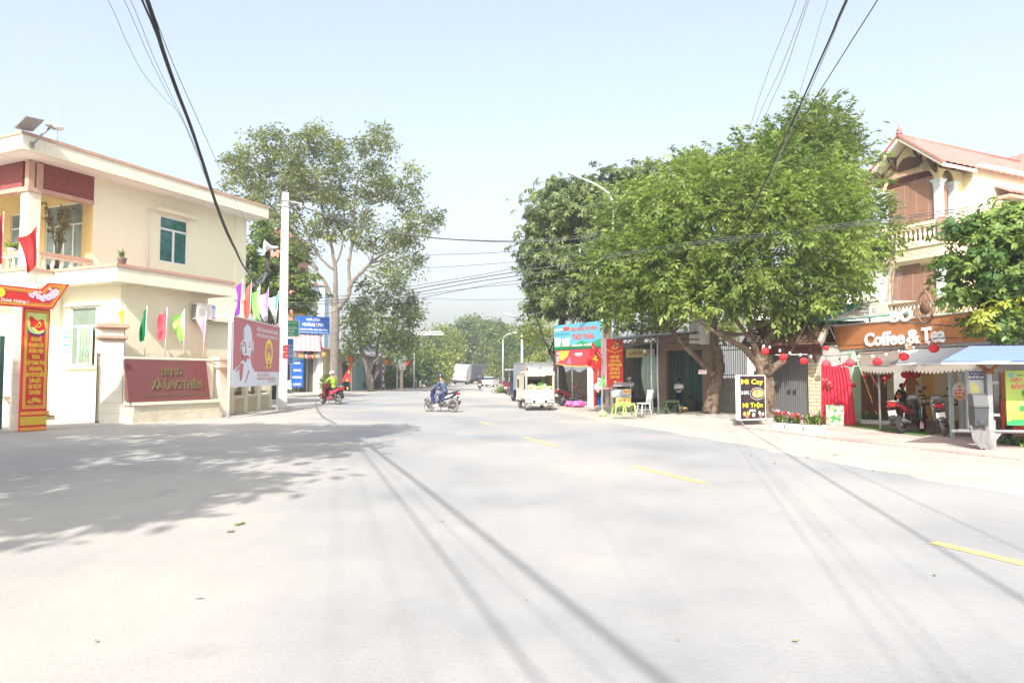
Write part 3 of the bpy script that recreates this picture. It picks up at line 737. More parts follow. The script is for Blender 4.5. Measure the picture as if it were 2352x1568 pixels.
x0_,z0_=NF.hy(296,923,-.42);x1_,_=NF.hy(483,919,-.42);xt0,zt_=NF.hy(286,820,-.06);xt1,_=NF.hy(473,829,-.06)
zb,ztp=.70,ZT-.10
mb=MB(M_plq);mb.hexa([(x0_,-.42,zb),(x1_,-.42,zb),(x1_,-.30,zb),(x0_,-.30,zb)],[(xt0,-.06,ztp),(xt1,-.06,ztp),(xt1,-.004,ztp),(xt0,-.004,ztp)]);mb.build('plaque',NW)
def onplq(x,y,z):
 t=(z-zb)/(ztp-zb);return(x,-.42+.36*t+y,z)
cx_=(x0_+x1_)/2+.05
M_brass=mat('bronze_letters',(.17,.14,.07),.45,.3,var=.1)
LW=x1_-x0_
letters(NW,[('TRỤ SỞ',cx_+.02*LW,1.62,.24,.27*LW),('XÃ ỨNG THIÊN',cx_+.08*LW,1.13,.30,.64*LW)],M_brass,-.035,bold=.022,depth=.03,fn=onplq)
letters(NW,[('ĐỊA CHỈ: THÔN TRUNG THƯỢNG - XÃ ỨNG THIÊN - T.P HÀ NỘI',cx_+.05*LW,.86,.085,.74*LW)],M_brass,-.012,name='address_lettering',bold=.01,depth=.008,fn=onplq)
ep=gnd(504,957)
t=thing('wall_post','short cream post with flared cap between name wall and railing','post',(ep.x-.05,ep.y+.12,0),srz)
MB(M_cream2).b2(-.22,.22,-.18,.2,0,2.28).build('shaft',t)
mb=MB(M_cream2);mb.hexa([(-.24,-.2,1.82),(.24,-.2,1.82),(.24,.22,1.82),(-.24,.22,1.82)],[(-.34,-.3,1.92),(.34,-.3,1.92),(.34,.32,1.92),(-.34,.32,1.92)]);mb.b2(-.34,.34,-.3,.32,1.92,2.0);mb.b2(-.3,.3,-.26,.28,2.2,2.3);mb.build('cap',t)
FL=[((285,812),'yellow',(.85,.62,.03),None,(288,700)),((332,800),'green',(.0,.19,.06),None,(338,702)),((379,815),'pink red',(.72,.11,.14),None,(384,706)),((422,818),'white and lime',(.62,.66,.62),(.30,.70,.12),(424,709)),((466,820),'pale pink',(.66,.38,.52),None,(475,714))]
for i,((bx_,by_),nm,c,c2,(tx,ty))in enumerate(FL):
 Yf=s0.y+(s1.y-s0.y)*(bx_-283)/205+.35
 b_=at(bx_,818,Yf);b_.z=max(b_.z,2.0);tp_=at(tx,ty,Yf);hp=tp_.z-b_.z
 m_=mat('satin_'+nm.replace(' ','_'),c,.45,var=.08)
 flag('coloured_flag',{'yellow':'yellow satin flag drooping beside the tiled gate pillar','green':'dark green satin flag on the name wall','pink red':'pink red satin flag on the name wall','white and lime':'white and lime green flag on the name wall','pale pink':'pale pink flag in front of the air conditioner'}[nm],b_,hp,.40,1.05,m_,'coloured flags along the name wall',side=-1,lean=(tp_.x-b_.x)/max(hp,.1),drape=[78,70,66,62,80][i],ph=i*1.3,m2=mat('lime_satin',c2,.5,var=.05)if c2 else None)
r0,r1=gnd(512,955),gnd(634,936);rrz=math.atan2(r1.y-r0.y,r1.x-r0.x);rl=(r1-r0).length;r0=r0+Vector((-.35,.0,0));
RW=thing('railing_wall','low cream wall with dark iron railing bays behind the billboard','wall',(r0.x,r0.y,0),rrz)
mb=MB(mat('stained_cream_wall',(.60,.55,.38),.9,var=.1,dirt=(.38,.34,.24),dirtscale=1.2,dirtamt=.7));mb.b2(0,rl,0,.2,0,.62);mb.build('dwarf_wall',RW)
MB(M_cream2).b2(-.02,rl+.02,-.06,.26,.622,.72).build('coping',RW)
np_=4
for i in range(np_+1):
 x=rl*i/np_;mb=MB(M_cream);mb.b2(x-.17,x+.17,-.08,.28,0,2.0);mb.m(M_cream2);mb.b2(x-.22,x+.22,-.13,.33,2.0,2.1);mb.build('pier',RW)
Mi=mat('black_iron',(.02,.022,.025),.5,.4,var=.1)
for i in range(np_):
 xa,xb_=rl*i/np_+.18,rl*(i+1)/np_-.18;mb=MB(Mi)
 for z in(.85,1.15,1.75):mb.b2(xa,xb_,.08,.11,z,z+.03)
 n=int((xb_-xa)/.12)
 for k_ in range(n):
  x=xa+.06+k_*(xb_-xa-.12)/(n-1);mb.tube([(x,.095,.74),(x,.095,1.95)],.011,5);mb.lathe([(.01,1.95),(.028,1.99),(.001,2.1)],(x,.095,0),5)
  mb.ell((x,.095,.80),(.03,.02,.05),6,4)
 mb.build('railing',RW)
q0=at(533,886,25.7);q1=at(640,883,31.7);hrz=math.atan2(q1.y-q0.y,q1.x-q0.x);hl=math.hypot(q1.x-q0.x,q1.y-q0.y)
HB=thing('billboard','pink red billboard with a white portrait of a bearded man and a gold emblem','billboard',(q0.x,q0.y,0),hrz)
HF=Frame((q0.x,q0.y),hrz)
hz0=q0.z;hz1=at(536,727,25.7).z;hh=hz1-hz0
MB(mat('billboard_red',(.54,.17,.19),.55,var=.05,scale=1.5)).b2(0,hl,0,.09,hz0,hz1).build('board',HB)
M_bw=mat('billboard_white',(.70,.74,.82),.55,var=.03)
def hp(u,v):return(u*hl,hz0+v*hh)
mb=MB(M_bw);flat(mb,[hp(0,0),hp(1,0),hp(1,.21),hp(0,.21)],-.004)
flat(mb,[hp(.0,.21),hp(.42,.21),hp(.36,.30),hp(.335,.40),hp(.25,.42),hp(.16,.36),hp(.12,.30),hp(.0,.215)],-.006)
flat(mb,[hp(.345,.45),hp(.36,.55),hp(.365,.68),hp(.355,.80),hp(.33,.88),hp(.29,.925),hp(.245,.93),hp(.205,.88),hp(.18,.80),hp(.17,.68),hp(.13,.62),hp(.135,.55),hp(.155,.50),hp(.18,.43),hp(.22,.37),hp(.27,.35),hp(.33,.40)],-.008)
flat(mb,[hp(.375,.50),hp(.395,.56),hp(.395,.68),hp(.38,.71),hp(.37,.60)],-.008)
mb.build('portrait',HB)
mb=MB(mat('billboard_rose',(.50,.17,.18),.6,var=.05))
flat(mb,[hp(.155,.645),hp(.20,.665),hp(.235,.63),hp(.245,.56),hp(.24,.50),hp(.215,.475),hp(.225,.52),hp(.225,.58),hp(.21,.625)],-.011)
flat(mb,[hp(.295,.635),hp(.33,.655),hp(.35,.65),hp(.325,.665),hp(.29,.65)],-.011);flat(mb,[hp(.285,.595),hp(.31,.605),hp(.335,.595),hp(.31,.58)],-.011);flat(mb,[hp(.155,.595),hp(.18,.605),hp(.205,.595),hp(.18,.58)],-.011)
flat(mb,[hp(.17,.47),hp(.22,.455),hp(.27,.46),hp(.31,.44),hp(.30,.40),hp(.27,.42),hp(.24,.34),hp(.20,.37),hp(.18,.42)],-.011)
flat(mb,[hp(.135,.32),hp(.20,.34),hp(.19,.22),hp(.17,.09),hp(.14,.06),hp(.12,.2)],-.0105)
flat(mb,[hp(.30,.24),hp(.32,.22),hp(.25,.04),hp(.23,.04)],-.0105)
flat(mb,[hp(.17,.70),hp(.20,.80),hp(.215,.84),hp(.20,.75),hp(.195,.68)],-.0105);flat(mb,[hp(.135,.62),hp(.15,.63),hp(.165,.52),hp(.19,.44),hp(.18,.43),hp(.155,.50)],-.0105)
flat(mb,[hp(.355,.80),hp(.36,.70),hp(.375,.70),hp(.37,.80),hp(.34,.88)],-.0105);flat(mb,[hp(.335,.52),hp(.35,.55),hp(.345,.46),hp(.31,.38),hp(.33,.45)],-.0105)
for(u,v)in((.18,.605),(.31,.605)):disc(mb,hp(u,v)[0],hp(u,v)[1],.05,.05,-.0125,8)
flat(mb,[hp(.235,.495),hp(.265,.50),hp(.26,.515),hp(.24,.51)],-.0112);flat(mb,[hp(.06,.235),hp(.14,.30),hp(.13,.26),hp(.07,.2)],-.0105)
mb.build('portrait_shading',HB)
mb=MB(M_yellow)
ex,ez=hp(.74,.535);er=hh*.215
ring(mb,ex,ez,er*.70,er,-.006,30,R(-62),R(242),fx=.92);flat(mb,star2(ex,ez+er*.42,er*.24),-.006)
for k_ in range(12):
 t=R(20)+R(140)*k_/11
flat(mb,[(ex-er*.42,ez-er*.62),(ex+er*.42,ez-er*.62),(ex+er*.28,ez-er*.2),(ex+er*.12,ez+.02*er),(ex-er*.12,ez+.02*er),(ex-er*.28,ez-er*.2)],-.006)
flat(mb,[(ex-er*.62,ez-er*1.28),(ex-er*.4,ez-er*1.18),(ex,ez-er*1.1),(ex+er*.4,ez-er*1.18),(ex+er*.62,ez-er*1.28),(ex+er*.50,ez-er*.75),(ex-er*.50,ez-er*.75)],-.005)
mb.m(M_bred);flat(mb,[(ex-er*.3,ez-er*1.08),(ex+er*.3,ez-er*1.08),(ex+er*.3,ez-er*.85),(ex-er*.3,ez-er*.85)],-.008)
mb.build('emblem',HB)
mb=MB(M_whiteprint);ring(mb,ex,ez,er*1.0,er*1.05,-.0055,30,R(-62),R(242),fx=.92);mb.build('emblem_outline',HB)
xm=hp(.705,0)[0]
letters(HB,[('NHIỆT LIỆT CHÀO MỪNG NGÀY BẦU CỬ ĐẠI BIỂU',xm,hp(0,.865)[1],.15,hl*.50),('VÀ ĐẠI BIỂU HỘI ĐỒNG NHÂN DÂN CÁC CẤP NHIỆM KỲ 2026 - 2031',xm,hp(0,.775)[1],.13,hl*.50)],M_whiteprint,-.006,bold=.03)
letters(HB,[('BẦU CỬ LÀ QUYỀN LỢI',hp(.62,0)[0],hp(0,.14)[1],.11,hl*.27),('VÀ NGHĨA VỤ CỦA MỖI CÔNG DÂN',hp(.70,0)[0],hp(0,.078)[1],.11,hl*.44),('XÃ ỨNG THIÊN',hp(.82,0)[0],hp(0,.035)[1],.08,hl*.16)],mat('faded_red_print',(.5,.16,.17),.6,var=0),-.006,name='slogan_lettering',bold=.03)
mb=MB(M_offwhite);ring_=[(0,hz0),(hl,hz0),(hl,hz1),(0,hz1)]
mb.b2(-.06,0,-.02,.11,hz0-.05,hz1+.05);mb.b2(hl,hl+.06,-.02,.11,hz0-.05,hz1+.05);mb.b2(0,hl,-.02,.11,hz0-.05,hz0);mb.b2(0,hl,-.02,.11,hz1,hz1+.05);mb.build('frame',HB)
pz=HF.L(gnd(529,960));
for(xp,nm)in((-.16,0),(hl+.02,1)):MB(M_offwhite).tube([(xp,.06,0),(xp,.06,hz1-.1)],.055,10).build('post',HB)
F2=[((550,735),(558,641),'purple',(.23,.04,.38),None),((573,742),(578,643),'orange red',(.80,.12,.10),None),((595,748),(597,652),'white and green',(.60,.66,.55),(.25,.55,.15)),((613,752),(617,660),'magenta and white',(.62,.13,.48),(.62,.52,.62)),((632,759),(640,668),'teal and white',(.04,.36,.46),(.60,.65,.67)),((622,757),(626,742),'small rose',(.75,.18,.18),None)]
for i,((bx_,by_),(tx,ty),nm,c,c2)in enumerate(F2):
 tt=(bx_-536)/107;Yb=25.7+6*tt+.25
 b_=at(bx_,by_+4,Yb);tp_=at(tx,ty,Yb);hp_=tp_.z-b_.z
 flag('coloured_flag',nm+' flag standing on top of the billboard',b_,hp_,.50 if i<5 else .25,1.35 if i<5 else .22,mat('satin_'+nm.replace(' ','_'),c,.45,var=.08),'coloured flags on the billboard',side=-1,lean=(tp_.x-b_.x)/max(hp_,.1),drape=[64,74,80,76,76,60][i],ph=i*1.1+.4,m2=mat('satin2_'+nm.replace(' ','_'),c2,.5,var=.05)if c2 else None)
cp=gnd(645,937)
CPL=thing('concrete_pole','tall square tapered concrete utility pole beside the billboard','utility pole',(cp.x,cp.y+.15,0),R(24))
ht=at(652,443,cp.y+.15).z
mb=MB(mat('pale_concrete',(.60,.60,.60),.85,var=.08,scale=3,bump=.1,dirt=(.38,.37,.35),dirtscale=.9,dirtamt=.5))
a_,b_=.23,.155
mb.hexa([(-a_,-a_,0),(a_,-a_,0),(a_,a_,0),(-a_,a_,0)],[(-b_,-b_,ht),(b_,-b_,ht),(b_,b_,ht),(-b_,b_,ht)]);mb.build('shaft',CPL,bevel=.03)
mb=MB(M_steel)
for z in(ht-.45,ht-.75):mb.b2(-.2,.2,-.2,.2,z,z+.06)
mb.bar((0,0,ht-.4),(.75,-.35,ht-.55),.06);mb.bar((-.1,0,ht-.6),(-.35,.1,ht-.65),.05);mb.build('clamp',CPL)
mb=MB(M_offwhite);mb.lathe([(.03,0),(.06,.05),(.05,.2),(.02,.25)],(.72,-.33,ht-.8),8);mb.box((1.05,-.45,ht-.62),(.30,.12,.16));mb.build('insulator',CPL)
mb=MB(M_red);zz=at(645,808,cp.y).z
for k_ in range(4):mb.box((.10,-.235,zz-.25+k_*.17),(.26,.012,.13),ry=R(8*(-1)**k_))
mb.build('pasted_notice',CPL)
lp=at(612,770,38.5);lp.z=0
LPL=thing('loudspeaker_pole','dark thin iron pole with cable bracket behind the billboard flags','pole',(lp.x,lp.y,0),0)
lh=at(612,575,38.5).z
MB(mat('rusty_iron',(.055,.045,.045),.8,.2,var=.3)).tube([(0,0,0),(0,0,lh)],[.17,.11],10).build('shaft',LPL)
hb=at(612,632,38.5).z
mb=MB(M_greymetal);mb.tube([(0,-.1,hb+.1),(-.1,-.4,hb-.35),(-.5,-.8,hb-.75),(-1.2,-1.2,hb-1.0)],.07,8);mb.bar((0,-.2,hb+.12),(-.9,-.5,hb-.85),.1);mb.build('bracket',LPL)
sp=at(626,568,38.4)
LS=thing('loudspeaker','white horn loudspeaker on top of the dark iron pole','loudspeaker',(sp.x-.1,sp.y,sp.z),R(-60))
mb=MB(M_offwhite);mb.lathe([(.07,.28),(.09,.1),(.13,-.02),(.22,-.15),(.40,-.34),(.42,-.35),(.40,-.345),(.2,-.14),(.05,.02)],(0,0,0),20,'y');mb.build('horn',LS)
mb=MB(M_greymetal);mb.lathe([(.11,.2),(.11,.42),(.04,.44)],(0,0,0),12,'y');mb.bar((0,.1,-.4),(0,.1,-.05),.05);mb.build('driver',LS)
def blades(mb,n,ln,wd,c=(0,0,0),rad=.05,droop=.6,up=.9,rnd=random):
 """strap leaves arching out of a pot"""
 for i in range(n):
  a=rnd.uniform(0,2*PI);l=ln*rnd.uniform(.6,1.1);x0=c[0]+rad*rnd.uniform(-1,1);y0=c[1]+rad*rnd.uniform(-1,1)
  e=rnd.uniform(.25,1.0)*droop;px,pz=0.,0.;th=PI/2*up-rnd.random()*.5;prev=None;k=5
  sx,sy=-math.sin(a),math.cos(a)
  pts=[]
  for j in range(k+1):
   w_=wd*math.sin(PI*min(.97,.12+.85*j/k))*.5
   pts.append(((x0+px*math.cos(a)+sx*w_,y0+px*math.sin(a)+sy*w_,c[2]+pz),(x0+px*math.cos(a)-sx*w_,y0+px*math.sin(a)-sy*w_,c[2]+pz)))
   px+=l/k*math.cos(th);pz+=l/k*math.sin(th);th-=e*PI/k*1.1
  vs=[p for q in pts for p in q]
  mb.add(vs,[(2*j,2*j+1,2*j+3,2*j+2)for j in range(k)],True)
 return mb
M_leafA=mat('strap_leaf',(.10,.20,.035),.5,var=.4,scale=5);M_leafB=mat('light_strap_leaf',(.26,.36,.06),.5,var=.4,scale=6)
M_leafC=mat('dark_shrub_leaf',(.04,.09,.03),.5,var=.4,scale=6)
crz=math.atan2(-.986,.169);CF=Frame((11.4,24.0),crz)
CS=thing('coffee_shop','orange fronted open coffee shop with white raised letters under a tarpaulin roof','shop',(11.4,24.0,0),crz)
M_or=mat('orange_render',(.44,.18,.065),.8,var=.07,scale=1.2,dirt=(.36,.16,.07),dirtscale=1.2,dirtamt=.4);M_orL=mat('light_orange_render',(.66,.38,.15),.85,var=.06)
M_cr=mat('cafe_cream',(.76,.68,.48),.85,var=.05);M_grc=mat('pale_green_trim',(.42,.60,.42),.7,var=.08)
fl_,zt_=CF.hy(1921,753);_,zb_=CF.hy(1937,803);XR=9.5
_,zt2=CF.hy(2171,734)
mb=MB(M_or);mb.hexa([(fl_+.15,-.12,zb_),(XR,-.12,zb_),(XR,.2,zb_),(fl_+.15,.2,zb_)],[(fl_,-.12,zt_+.02),(XR,-.12,zt_),(XR,.2,zt_),(fl_,.2,zt_+.02)]);mb.b2(fl_+.10,XR,-.135,-.123,zb_+.14,zb_+.17);mb.build('fascia',CS)
mb=MB(M_greymetal);mb.b2(fl_+.2,XR,-.10,.1,zb_-.08,zb_-.003);mb.build('shutter_rail',CS)
mb=MB(mat('broken_coping',(.62,.58,.52),.95,var=.3,scale=6));
for i in range(24):
 x=fl_+(XR-fl_)*i/24;mb.b2(x,x+(XR-fl_)/24*.96,-.15,.22,zt_+.022,zt_+.05+random.random()*.05)
mb.build('coping',CS)
mb=MB(M_cr);mb.b2(-1.35,.12,.12,.3,.02,zb_+.3);mb.build('side_wall',CS)
px0,_=CF.hy(1946,960);px1,_=CF.hy(1966,960)
mb=MB(mat('whitewashed_pillar',(.66,.66,.64),.85,var=.1,dirt=(.45,.45,.44),dirtscale=2,dirtamt=.4));mb.b2(px0,px1-.02,-.2,.1,.02,zb_-.085);mb.build('pillar',CS)
mb=MB(M_grc);mb.b2(px1-.018,px1+.16,-.22,.1,.02,zb_-.085);mb.build('door_frame',CS)
e6_=CF.hx(2260,900,px1+.17)[0]
mb=MB(mat('cafe_floor',(.24,.18,.14),.6,var=.15,scale=3));mb.b2(px1-1.2,XR,-.6,e6_,.0,.06);mb.build('floor',CS)
def archwall(mb,a0,a1,z0,z1,o0,o1,zs,fn,n=12,rise=None):
 """wall panel with one arched opening o0..o1 springing at zs"""
 c,r=(o0+o1)/2,(o1-o0)/2;rise=rise or r
 mb.poly([fn(a0,z0),fn(o0,z0),fn(o0,zs),fn(a0,zs)]);mb.poly([fn(o1,z0),fn(a1,z0),fn(a1,zs),fn(o1,zs)])
 cv=[(c-r*math.cos(PI*i/n),zs+rise*math.sin(PI*i/n))for i in range(n+1)]
 mb.poly([fn(a0,zs),fn(o0,zs),fn(o0,z1),fn(a0,z1)]);mb.poly([fn(o1,zs),fn(a1,zs),fn(a1,z1),fn(o1,z1)])
 for i in range(n):mb.poly([fn(*cv[i]),fn(*cv[i+1]),fn(cv[i+1][0],z1),fn(cv[i][0],z1)])
 return[(o0,z0),(o0,zs)]+cv[1:-1]+[(o1,zs),(o1,z0)]
xE=px1+.17;ey=lambda dx:CF.hx(dx,900,xE)[0]
e1,e2,e3,e4,e5,e6=ey(2036),ey(2052),ey(2102),ey(2116),ey(2146),ey(2260)
mb=MB(M_orL);mb.poly([(xE,.1,1.62),(xE,e1,1.62),(xE,e1,zb_+.5),(xE,.1,zb_+.5)]);mb.build('end_wall',CS)
mb=MB(mat('brown_cafe_wall',(.20,.09,.05),.85,var=.1));mb.poly([(xE,.1,.06),(xE,e1,.06),(xE,e1,1.62),(xE,.1,1.62)]);mb.build('wainscot',CS)
mb=MB(M_cr);archwall(mb,e1,(e3+e4)/2,.06,zb_+.5,e2,e3,1.55,lambda a,z:(xE+.03,a,z));archwall(mb,(e3+e4)/2,e6,.06,zb_+.5,e4,e5,1.6,lambda a,z:(xE+.03,a,z));mb.build('arched_wall',CS)
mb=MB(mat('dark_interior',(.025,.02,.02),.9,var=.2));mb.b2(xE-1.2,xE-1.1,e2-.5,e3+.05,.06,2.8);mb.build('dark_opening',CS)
mb=MB(M_orL);mb.b2(xE-.35,xE-.3,e4-.3,e5+.3,.06,2.7);mb.build('niche_wall',CS)
mb=MB(M_cr);mb.b2(px1-1.2,XR,.12,e6,zb_+.5,zb_+.6);mb.b2(px1,XR,e6,e6+.1,.06,zb_+.5);mb.build('ceiling',CS)
lx0,_=CF.hy(1995,770);lx1,_=CF.hy(2184,765);lz,=[CF.hy(2090,789)[1]]
M_let=mat('white_channel_letters',(.84,.84,.86),.4,var=.02)
xc,_=CF.hy(2045,775);wc=CF.hy(2089,775)[0]-CF.hy(1996,775)[0]
xa_=(CF.hy(2092,770)[0]+CF.hy(2125,770)[0])/2;wa_=CF.hy(2125,770)[0]-CF.hy(2093,770)[0]
xt_=(CF.hy(2127,770)[0]+CF.hy(2183,770)[0])/2;wt_=CF.hy(2183,770)[0]-CF.hy(2128,770)[0]
letters(CS,[('Coffee',CF.hy(1995,775)[0]+wc/2,lz,.42,wc),('&',xa_,lz,.42,wa_),('Tea',xt_,lz,.44,wt_)],M_let,-.17,bold=.03,depth=.035,name='lettering')
bx0,bz0=CF.hy(2055,740);bx1,bz1=CF.hy(2104,705)
letters(CS,[('BƠ',(bx0+bx1)/2,bz0,(bz1-bz0)*.88,bx1-bx0)],M_let,-.16,bold=.035,depth=.04,name='roof_lettering')
ox,oz=CF.hy(2136,706)
mb=MB(mat('brown_ring',(.22,.12,.09),.5,var=.05))
pts=[(ox+(.30-.06*max(0,math.sin(t)))*math.cos(t),-.18,oz+.44*math.sin(t))for t in[2*PI*i/28 for i in range(29)]]
mb.tube(pts,.03,6);mb.m(M_wood);mb.lathe([(.0,-.03),(.17,-.03),(.17,.03),(0,.03)],(ox+.02,-.18,oz-.03),16,'y');mb.tube([(ox,-.18,oz-.46),(ox,-.18,zt_)],.02,5);mb.tube([(ox+.28,-.18,oz-.1),(ox+.28,-.18,zt_)],.02,5);mb.build('avocado_sign',CS)
cx2,cz2=CF.hy(2097,796)
mb=MB(mat('brass_clock',(.35,.24,.12),.4,.3,var=.1));mb.lathe([(0,-.05),(.13,-.05),(.15,0),(.15,.02)],(cx2,-.17,cz2),16,'y');mb.m(M_offwhite);mb.lathe([(0,-.056),(.075,-.056),(.075,-.05)],(cx2,-.17,cz2),12,'y');mb.build('wall_lamp',CS)
mb=MB(mat('ochre_lattice',(.30,.20,.09),.8,var=.2));xl0,xl1=CF.hy(2010,730)[0],7.5
for i in range(int((xl1-xl0)/.16)):
 x=xl0+i*.16;mb.bar((x,.5,zt_),(x+.3,.5,zt_+.55),.025);mb.bar((x+.3,.52,zt_),(x,.52,zt_+.55),.025)
mb.b2(xl0,xl1,.47,.55,zt_+.55,zt_+.62);mb.build('roof_railing',CS)
def cpl(dx,dy,y):
 x,z=CF.hy(dx,dy,y);return(x,y,z)
M_teal=mat('teal_tarpaulin',(.03,.24,.22),.6,var=.15,scale=2);M_beige=mat('beige_tarpaulin',(.36,.34,.30),.7,var=.12,scale=2)
TR=thing('tarpaulin_canopy','teal and beige tarpaulin canopy on white posts above the coffee shop roof','canopy',(11.4,24.0,0),crz)
def sag(mb,a,b,c,d,s=.12,n=8):
 a,b,c,d=map(Vector,(a,b,c,d))
 mb.grid(lambda u,v:(a.lerp(b,u)).lerp(d.lerp(c,u),v)-Vector((0,0,s*math.sin(PI*u)*math.sin(PI*v))),n,n);return mb
P=lambda x,y,Y:CF.L(at(x,y,Y))
mb=MB(M_teal);sag(mb,P(1768,733,25.2),P(1890,735,23.5),P(1978,700,24.5),P(1830,690,27.0),.1);mb.build('teal_sheet',TR,recalc=False)
mb=MB(M_beige);sag(mb,P(1893,738,23.4),P(2060,722,21.4),P(2130,702,23.0),P(1975,688,25.5),.12);sag(mb,P(2060,722,21.4),P(2200,716,20.2),P(2200,690,24.0),P(2050,690,24.5),.1);mb.build('beige_sheet',TR,recalc=False)
mb=MB(mat('teal_edge',(.03,.20,.20),.7,var=.1));mb.tube([P(1768,734,25.15),P(1890,736,23.45),P(1975,702,24.4)],.03,5);mb.tube([P(1893,739,23.35),P(2060,722,21.35),P(2140,713,21.0)],.025,5);mb.build('hem',TR)
mb=MB(M_white);
for(x,y,Y)in((1996,704,22.9),(1972,752,23.5)):
 p=P(x,y,Y);mb.tube([(p.x,p.y,zt_),(p.x+.06,p.y,p.z)],.035,6)
mb.build('post',TR)
mb=MB(M_greymetal)
for(a_,b_)in(((1900,745),(1975,702)),((1943,745),(1943,706)),((1985,743),(2012,706)),((2012,742),(1990,706)),((2010,742),(2012,704))):mb.bar(P(*a_,23.6),P(*b_,23.6),.02)
mb.build('frame',TR)
mb=MB(M_teal);a_,b_,c_,d_=P(1880,750,24.4),P(1990,746,23.2),P(1985,737,24.3),P(1890,738,25.3)
mb.grid(lambda u,v:(a_.lerp(b_,u)).lerp(d_.lerp(c_,u),v)+Vector((0,0,.02*math.sin(v*40))),4,40,False);mb.build('corrugated_sheet',TR,recalc=False)
AWx0,AWx1,AWy=CF.hy(1974,830,-.1)[0],9.3,-2.0
zf=CF.hy(2120,836,AWy)[1];zk=zb_-.12
AW=thing('awning','grey white fabric awning with scalloped edge in front of the coffee shop','awning',(11.4,24.0,0),crz)
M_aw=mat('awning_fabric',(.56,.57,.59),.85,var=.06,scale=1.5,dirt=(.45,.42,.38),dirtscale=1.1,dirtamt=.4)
xf0=CF.hy(1977,848,AWy)[0]
mb=MB(M_aw);mb.grid(lambda u,v:((AWx0+(AWx1-AWx0)*u)*(1-v)+(xf0+(AWx1-xf0)*u)*v,-.14+(AWy+.14)*v,zk+(zf-zk)*v-.10*math.sin(PI*v)-.05*math.sin(PI*u*3)**2*v),24,8);mb.m(mat('shaded_brown_awning_cloth',(.20,.165,.14),.85,var=.15));mb.mats.append(mb.mats[1])if 0 else None
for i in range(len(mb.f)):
 if i%24<6:mb.mi[i]=1  # left quarter: darker cloth piece with tree shade put into its brown
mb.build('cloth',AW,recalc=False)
mb=MB(mat('awning_valance',(.36,.32,.28),.85,var=.12));n=42
for i in range(n):
 xa,xb_=xf0+(AWx1-xf0)*i/n,xf0+(AWx1-xf0)*(i+1)/n;m_=(xa+xb_)/2;q=-.05*math.sin(PI*(i+.5)/n*3)**2
 mb.add([(xa,AWy,zf+q),(xb_,AWy,zf+q),(xb_,AWy-.01,zf-.13+q),((m_+xb_)/2,AWy-.012,zf-.185+q),(m_,AWy-.012,zf-.20+q),((m_+xa)/2,AWy-.012,zf-.185+q),(xa,AWy-.01,zf-.13+q)],[(0,1,2,3,4,5,6)])
mb.build('valance',AW)
mb=MB(M_greymetal);mb.tube([(xf0,AWy+.03,zf-.02),(AWx1,AWy+.03,zf-.02)],.022,6)
for x in(xf0+.03,3.0,6.0,9.0):mb.tube([(x,AWy+.03,zf-.03),(x,-.16,zf+.05)],.018,6)
px_,_=CF.hy(2020,900,AWy+.4)
mb.tube([(px_,AWy+.4,.04),(px_,AWy+.4,zf+.03)],.03,8);mb.bar((px_,AWy+.4,1.2),(px_-.5,AWy+.4,zf-.05),.02);mb.build('frame',AW)
def curtain(name,label,a,b,ztop,zbot,m,flare=.3,n=9):
 a=Vector(a);b=Vector(b);d=b-a;nr=Vector((d.y,-d.x,0)).normalized()
 t=thing(name,label,'curtain',a,0)
 mb=MB(m)
 def fn(u,v):
  p=d*u*(.72+.28*v**.5)+nr*(.07*math.sin(u*n*2*PI)*(.5+.5*v)+.15*v*flare)
  return(p.x,p.y,ztop-(ztop-zbot)*v-.12*math.sin(PI*u)*(1-v))
 mb.grid(fn,90,8);mb.build('cloth',t,recalc=False)
 return t
ca,cb=at(1886,830,22.3),at(1964,833,21.3)
ct=curtain('red_curtain','long red curtain hanging beside the coffee shop entrance',(ca.x,ca.y,0),(cb.x,cb.y,0),2.02,.05,mat('red_curtain_cloth',(.50,.02,.045),.8,var=.15,scale=3))
mb=MB(M_white);mb.tube([(-.1,-.05,2.0),(.35,-.12,1.93),(cb.x-ca.x+.1,cb.y-ca.y-.05,2.08)],.012,5);mb.build('curtain_rope',ct)
grz=R(-43);GF=Frame((9.5,25.6),grz)
GH=thing('gate_house','brick gateway with grey barred doors under a small dark tiled roof','gateway',(9.5,25.6,0),grz)
M_brk=ground_mat('cream_brick',(.46,.42,.30),(.52,.47,.36),.1)
def brickmat(name,c1,c2,mortar,sc=1.,bw=.5,rh=.16,ms=.02):
 if name in MATS:return MATS[name]
 m=bpy.data.materials.new(name);m.use_nodes=True;N=m.node_tree.nodes;L=m.node_tree.links;b=N['Principled BSDF'];b.inputs['Roughness'].default_value=.85
 tc=N.new('ShaderNodeTexCoord');sp=N.new('ShaderNodeSeparateXYZ');ad=N.new('ShaderNodeMath');cm=N.new('ShaderNodeCombineXYZ');br=N.new('ShaderNodeTexBrick')
 L.new(tc.outputs['Object'],sp.inputs[0]);L.new(sp.outputs[0],ad.inputs[0]);L.new(sp.outputs[1],ad.inputs[1]);L.new(ad.outputs[0],cm.inputs[0]);L.new(sp.outputs[2],cm.inputs[1]);L.new(cm.outputs[0],br.inputs['Vector'])
 br.inputs['Scale'].default_value=sc;br.inputs['Brick Width'].default_value=bw;br.inputs['Row Height'].default_value=rh;br.inputs['Mortar Size'].default_value=ms
 for k_,c in(('Color1',c1),('Color2',c2),('Mortar',mortar)):br.inputs[k_].default_value=tuple(c)+(1,)
 L.new(br.outputs['Color'],b.inputs['Base Color']);MATS[name]=m
 bp=N.new('ShaderNodeBump');bp.inputs['Strength'].default_value=.6;bp.inputs['Distance'].default_value=.02;bp.invert=True
 L.new(br.outputs['Fac'],bp.inputs['Height']);L.new(bp.outputs[0],b.inputs['Normal'])
 return m
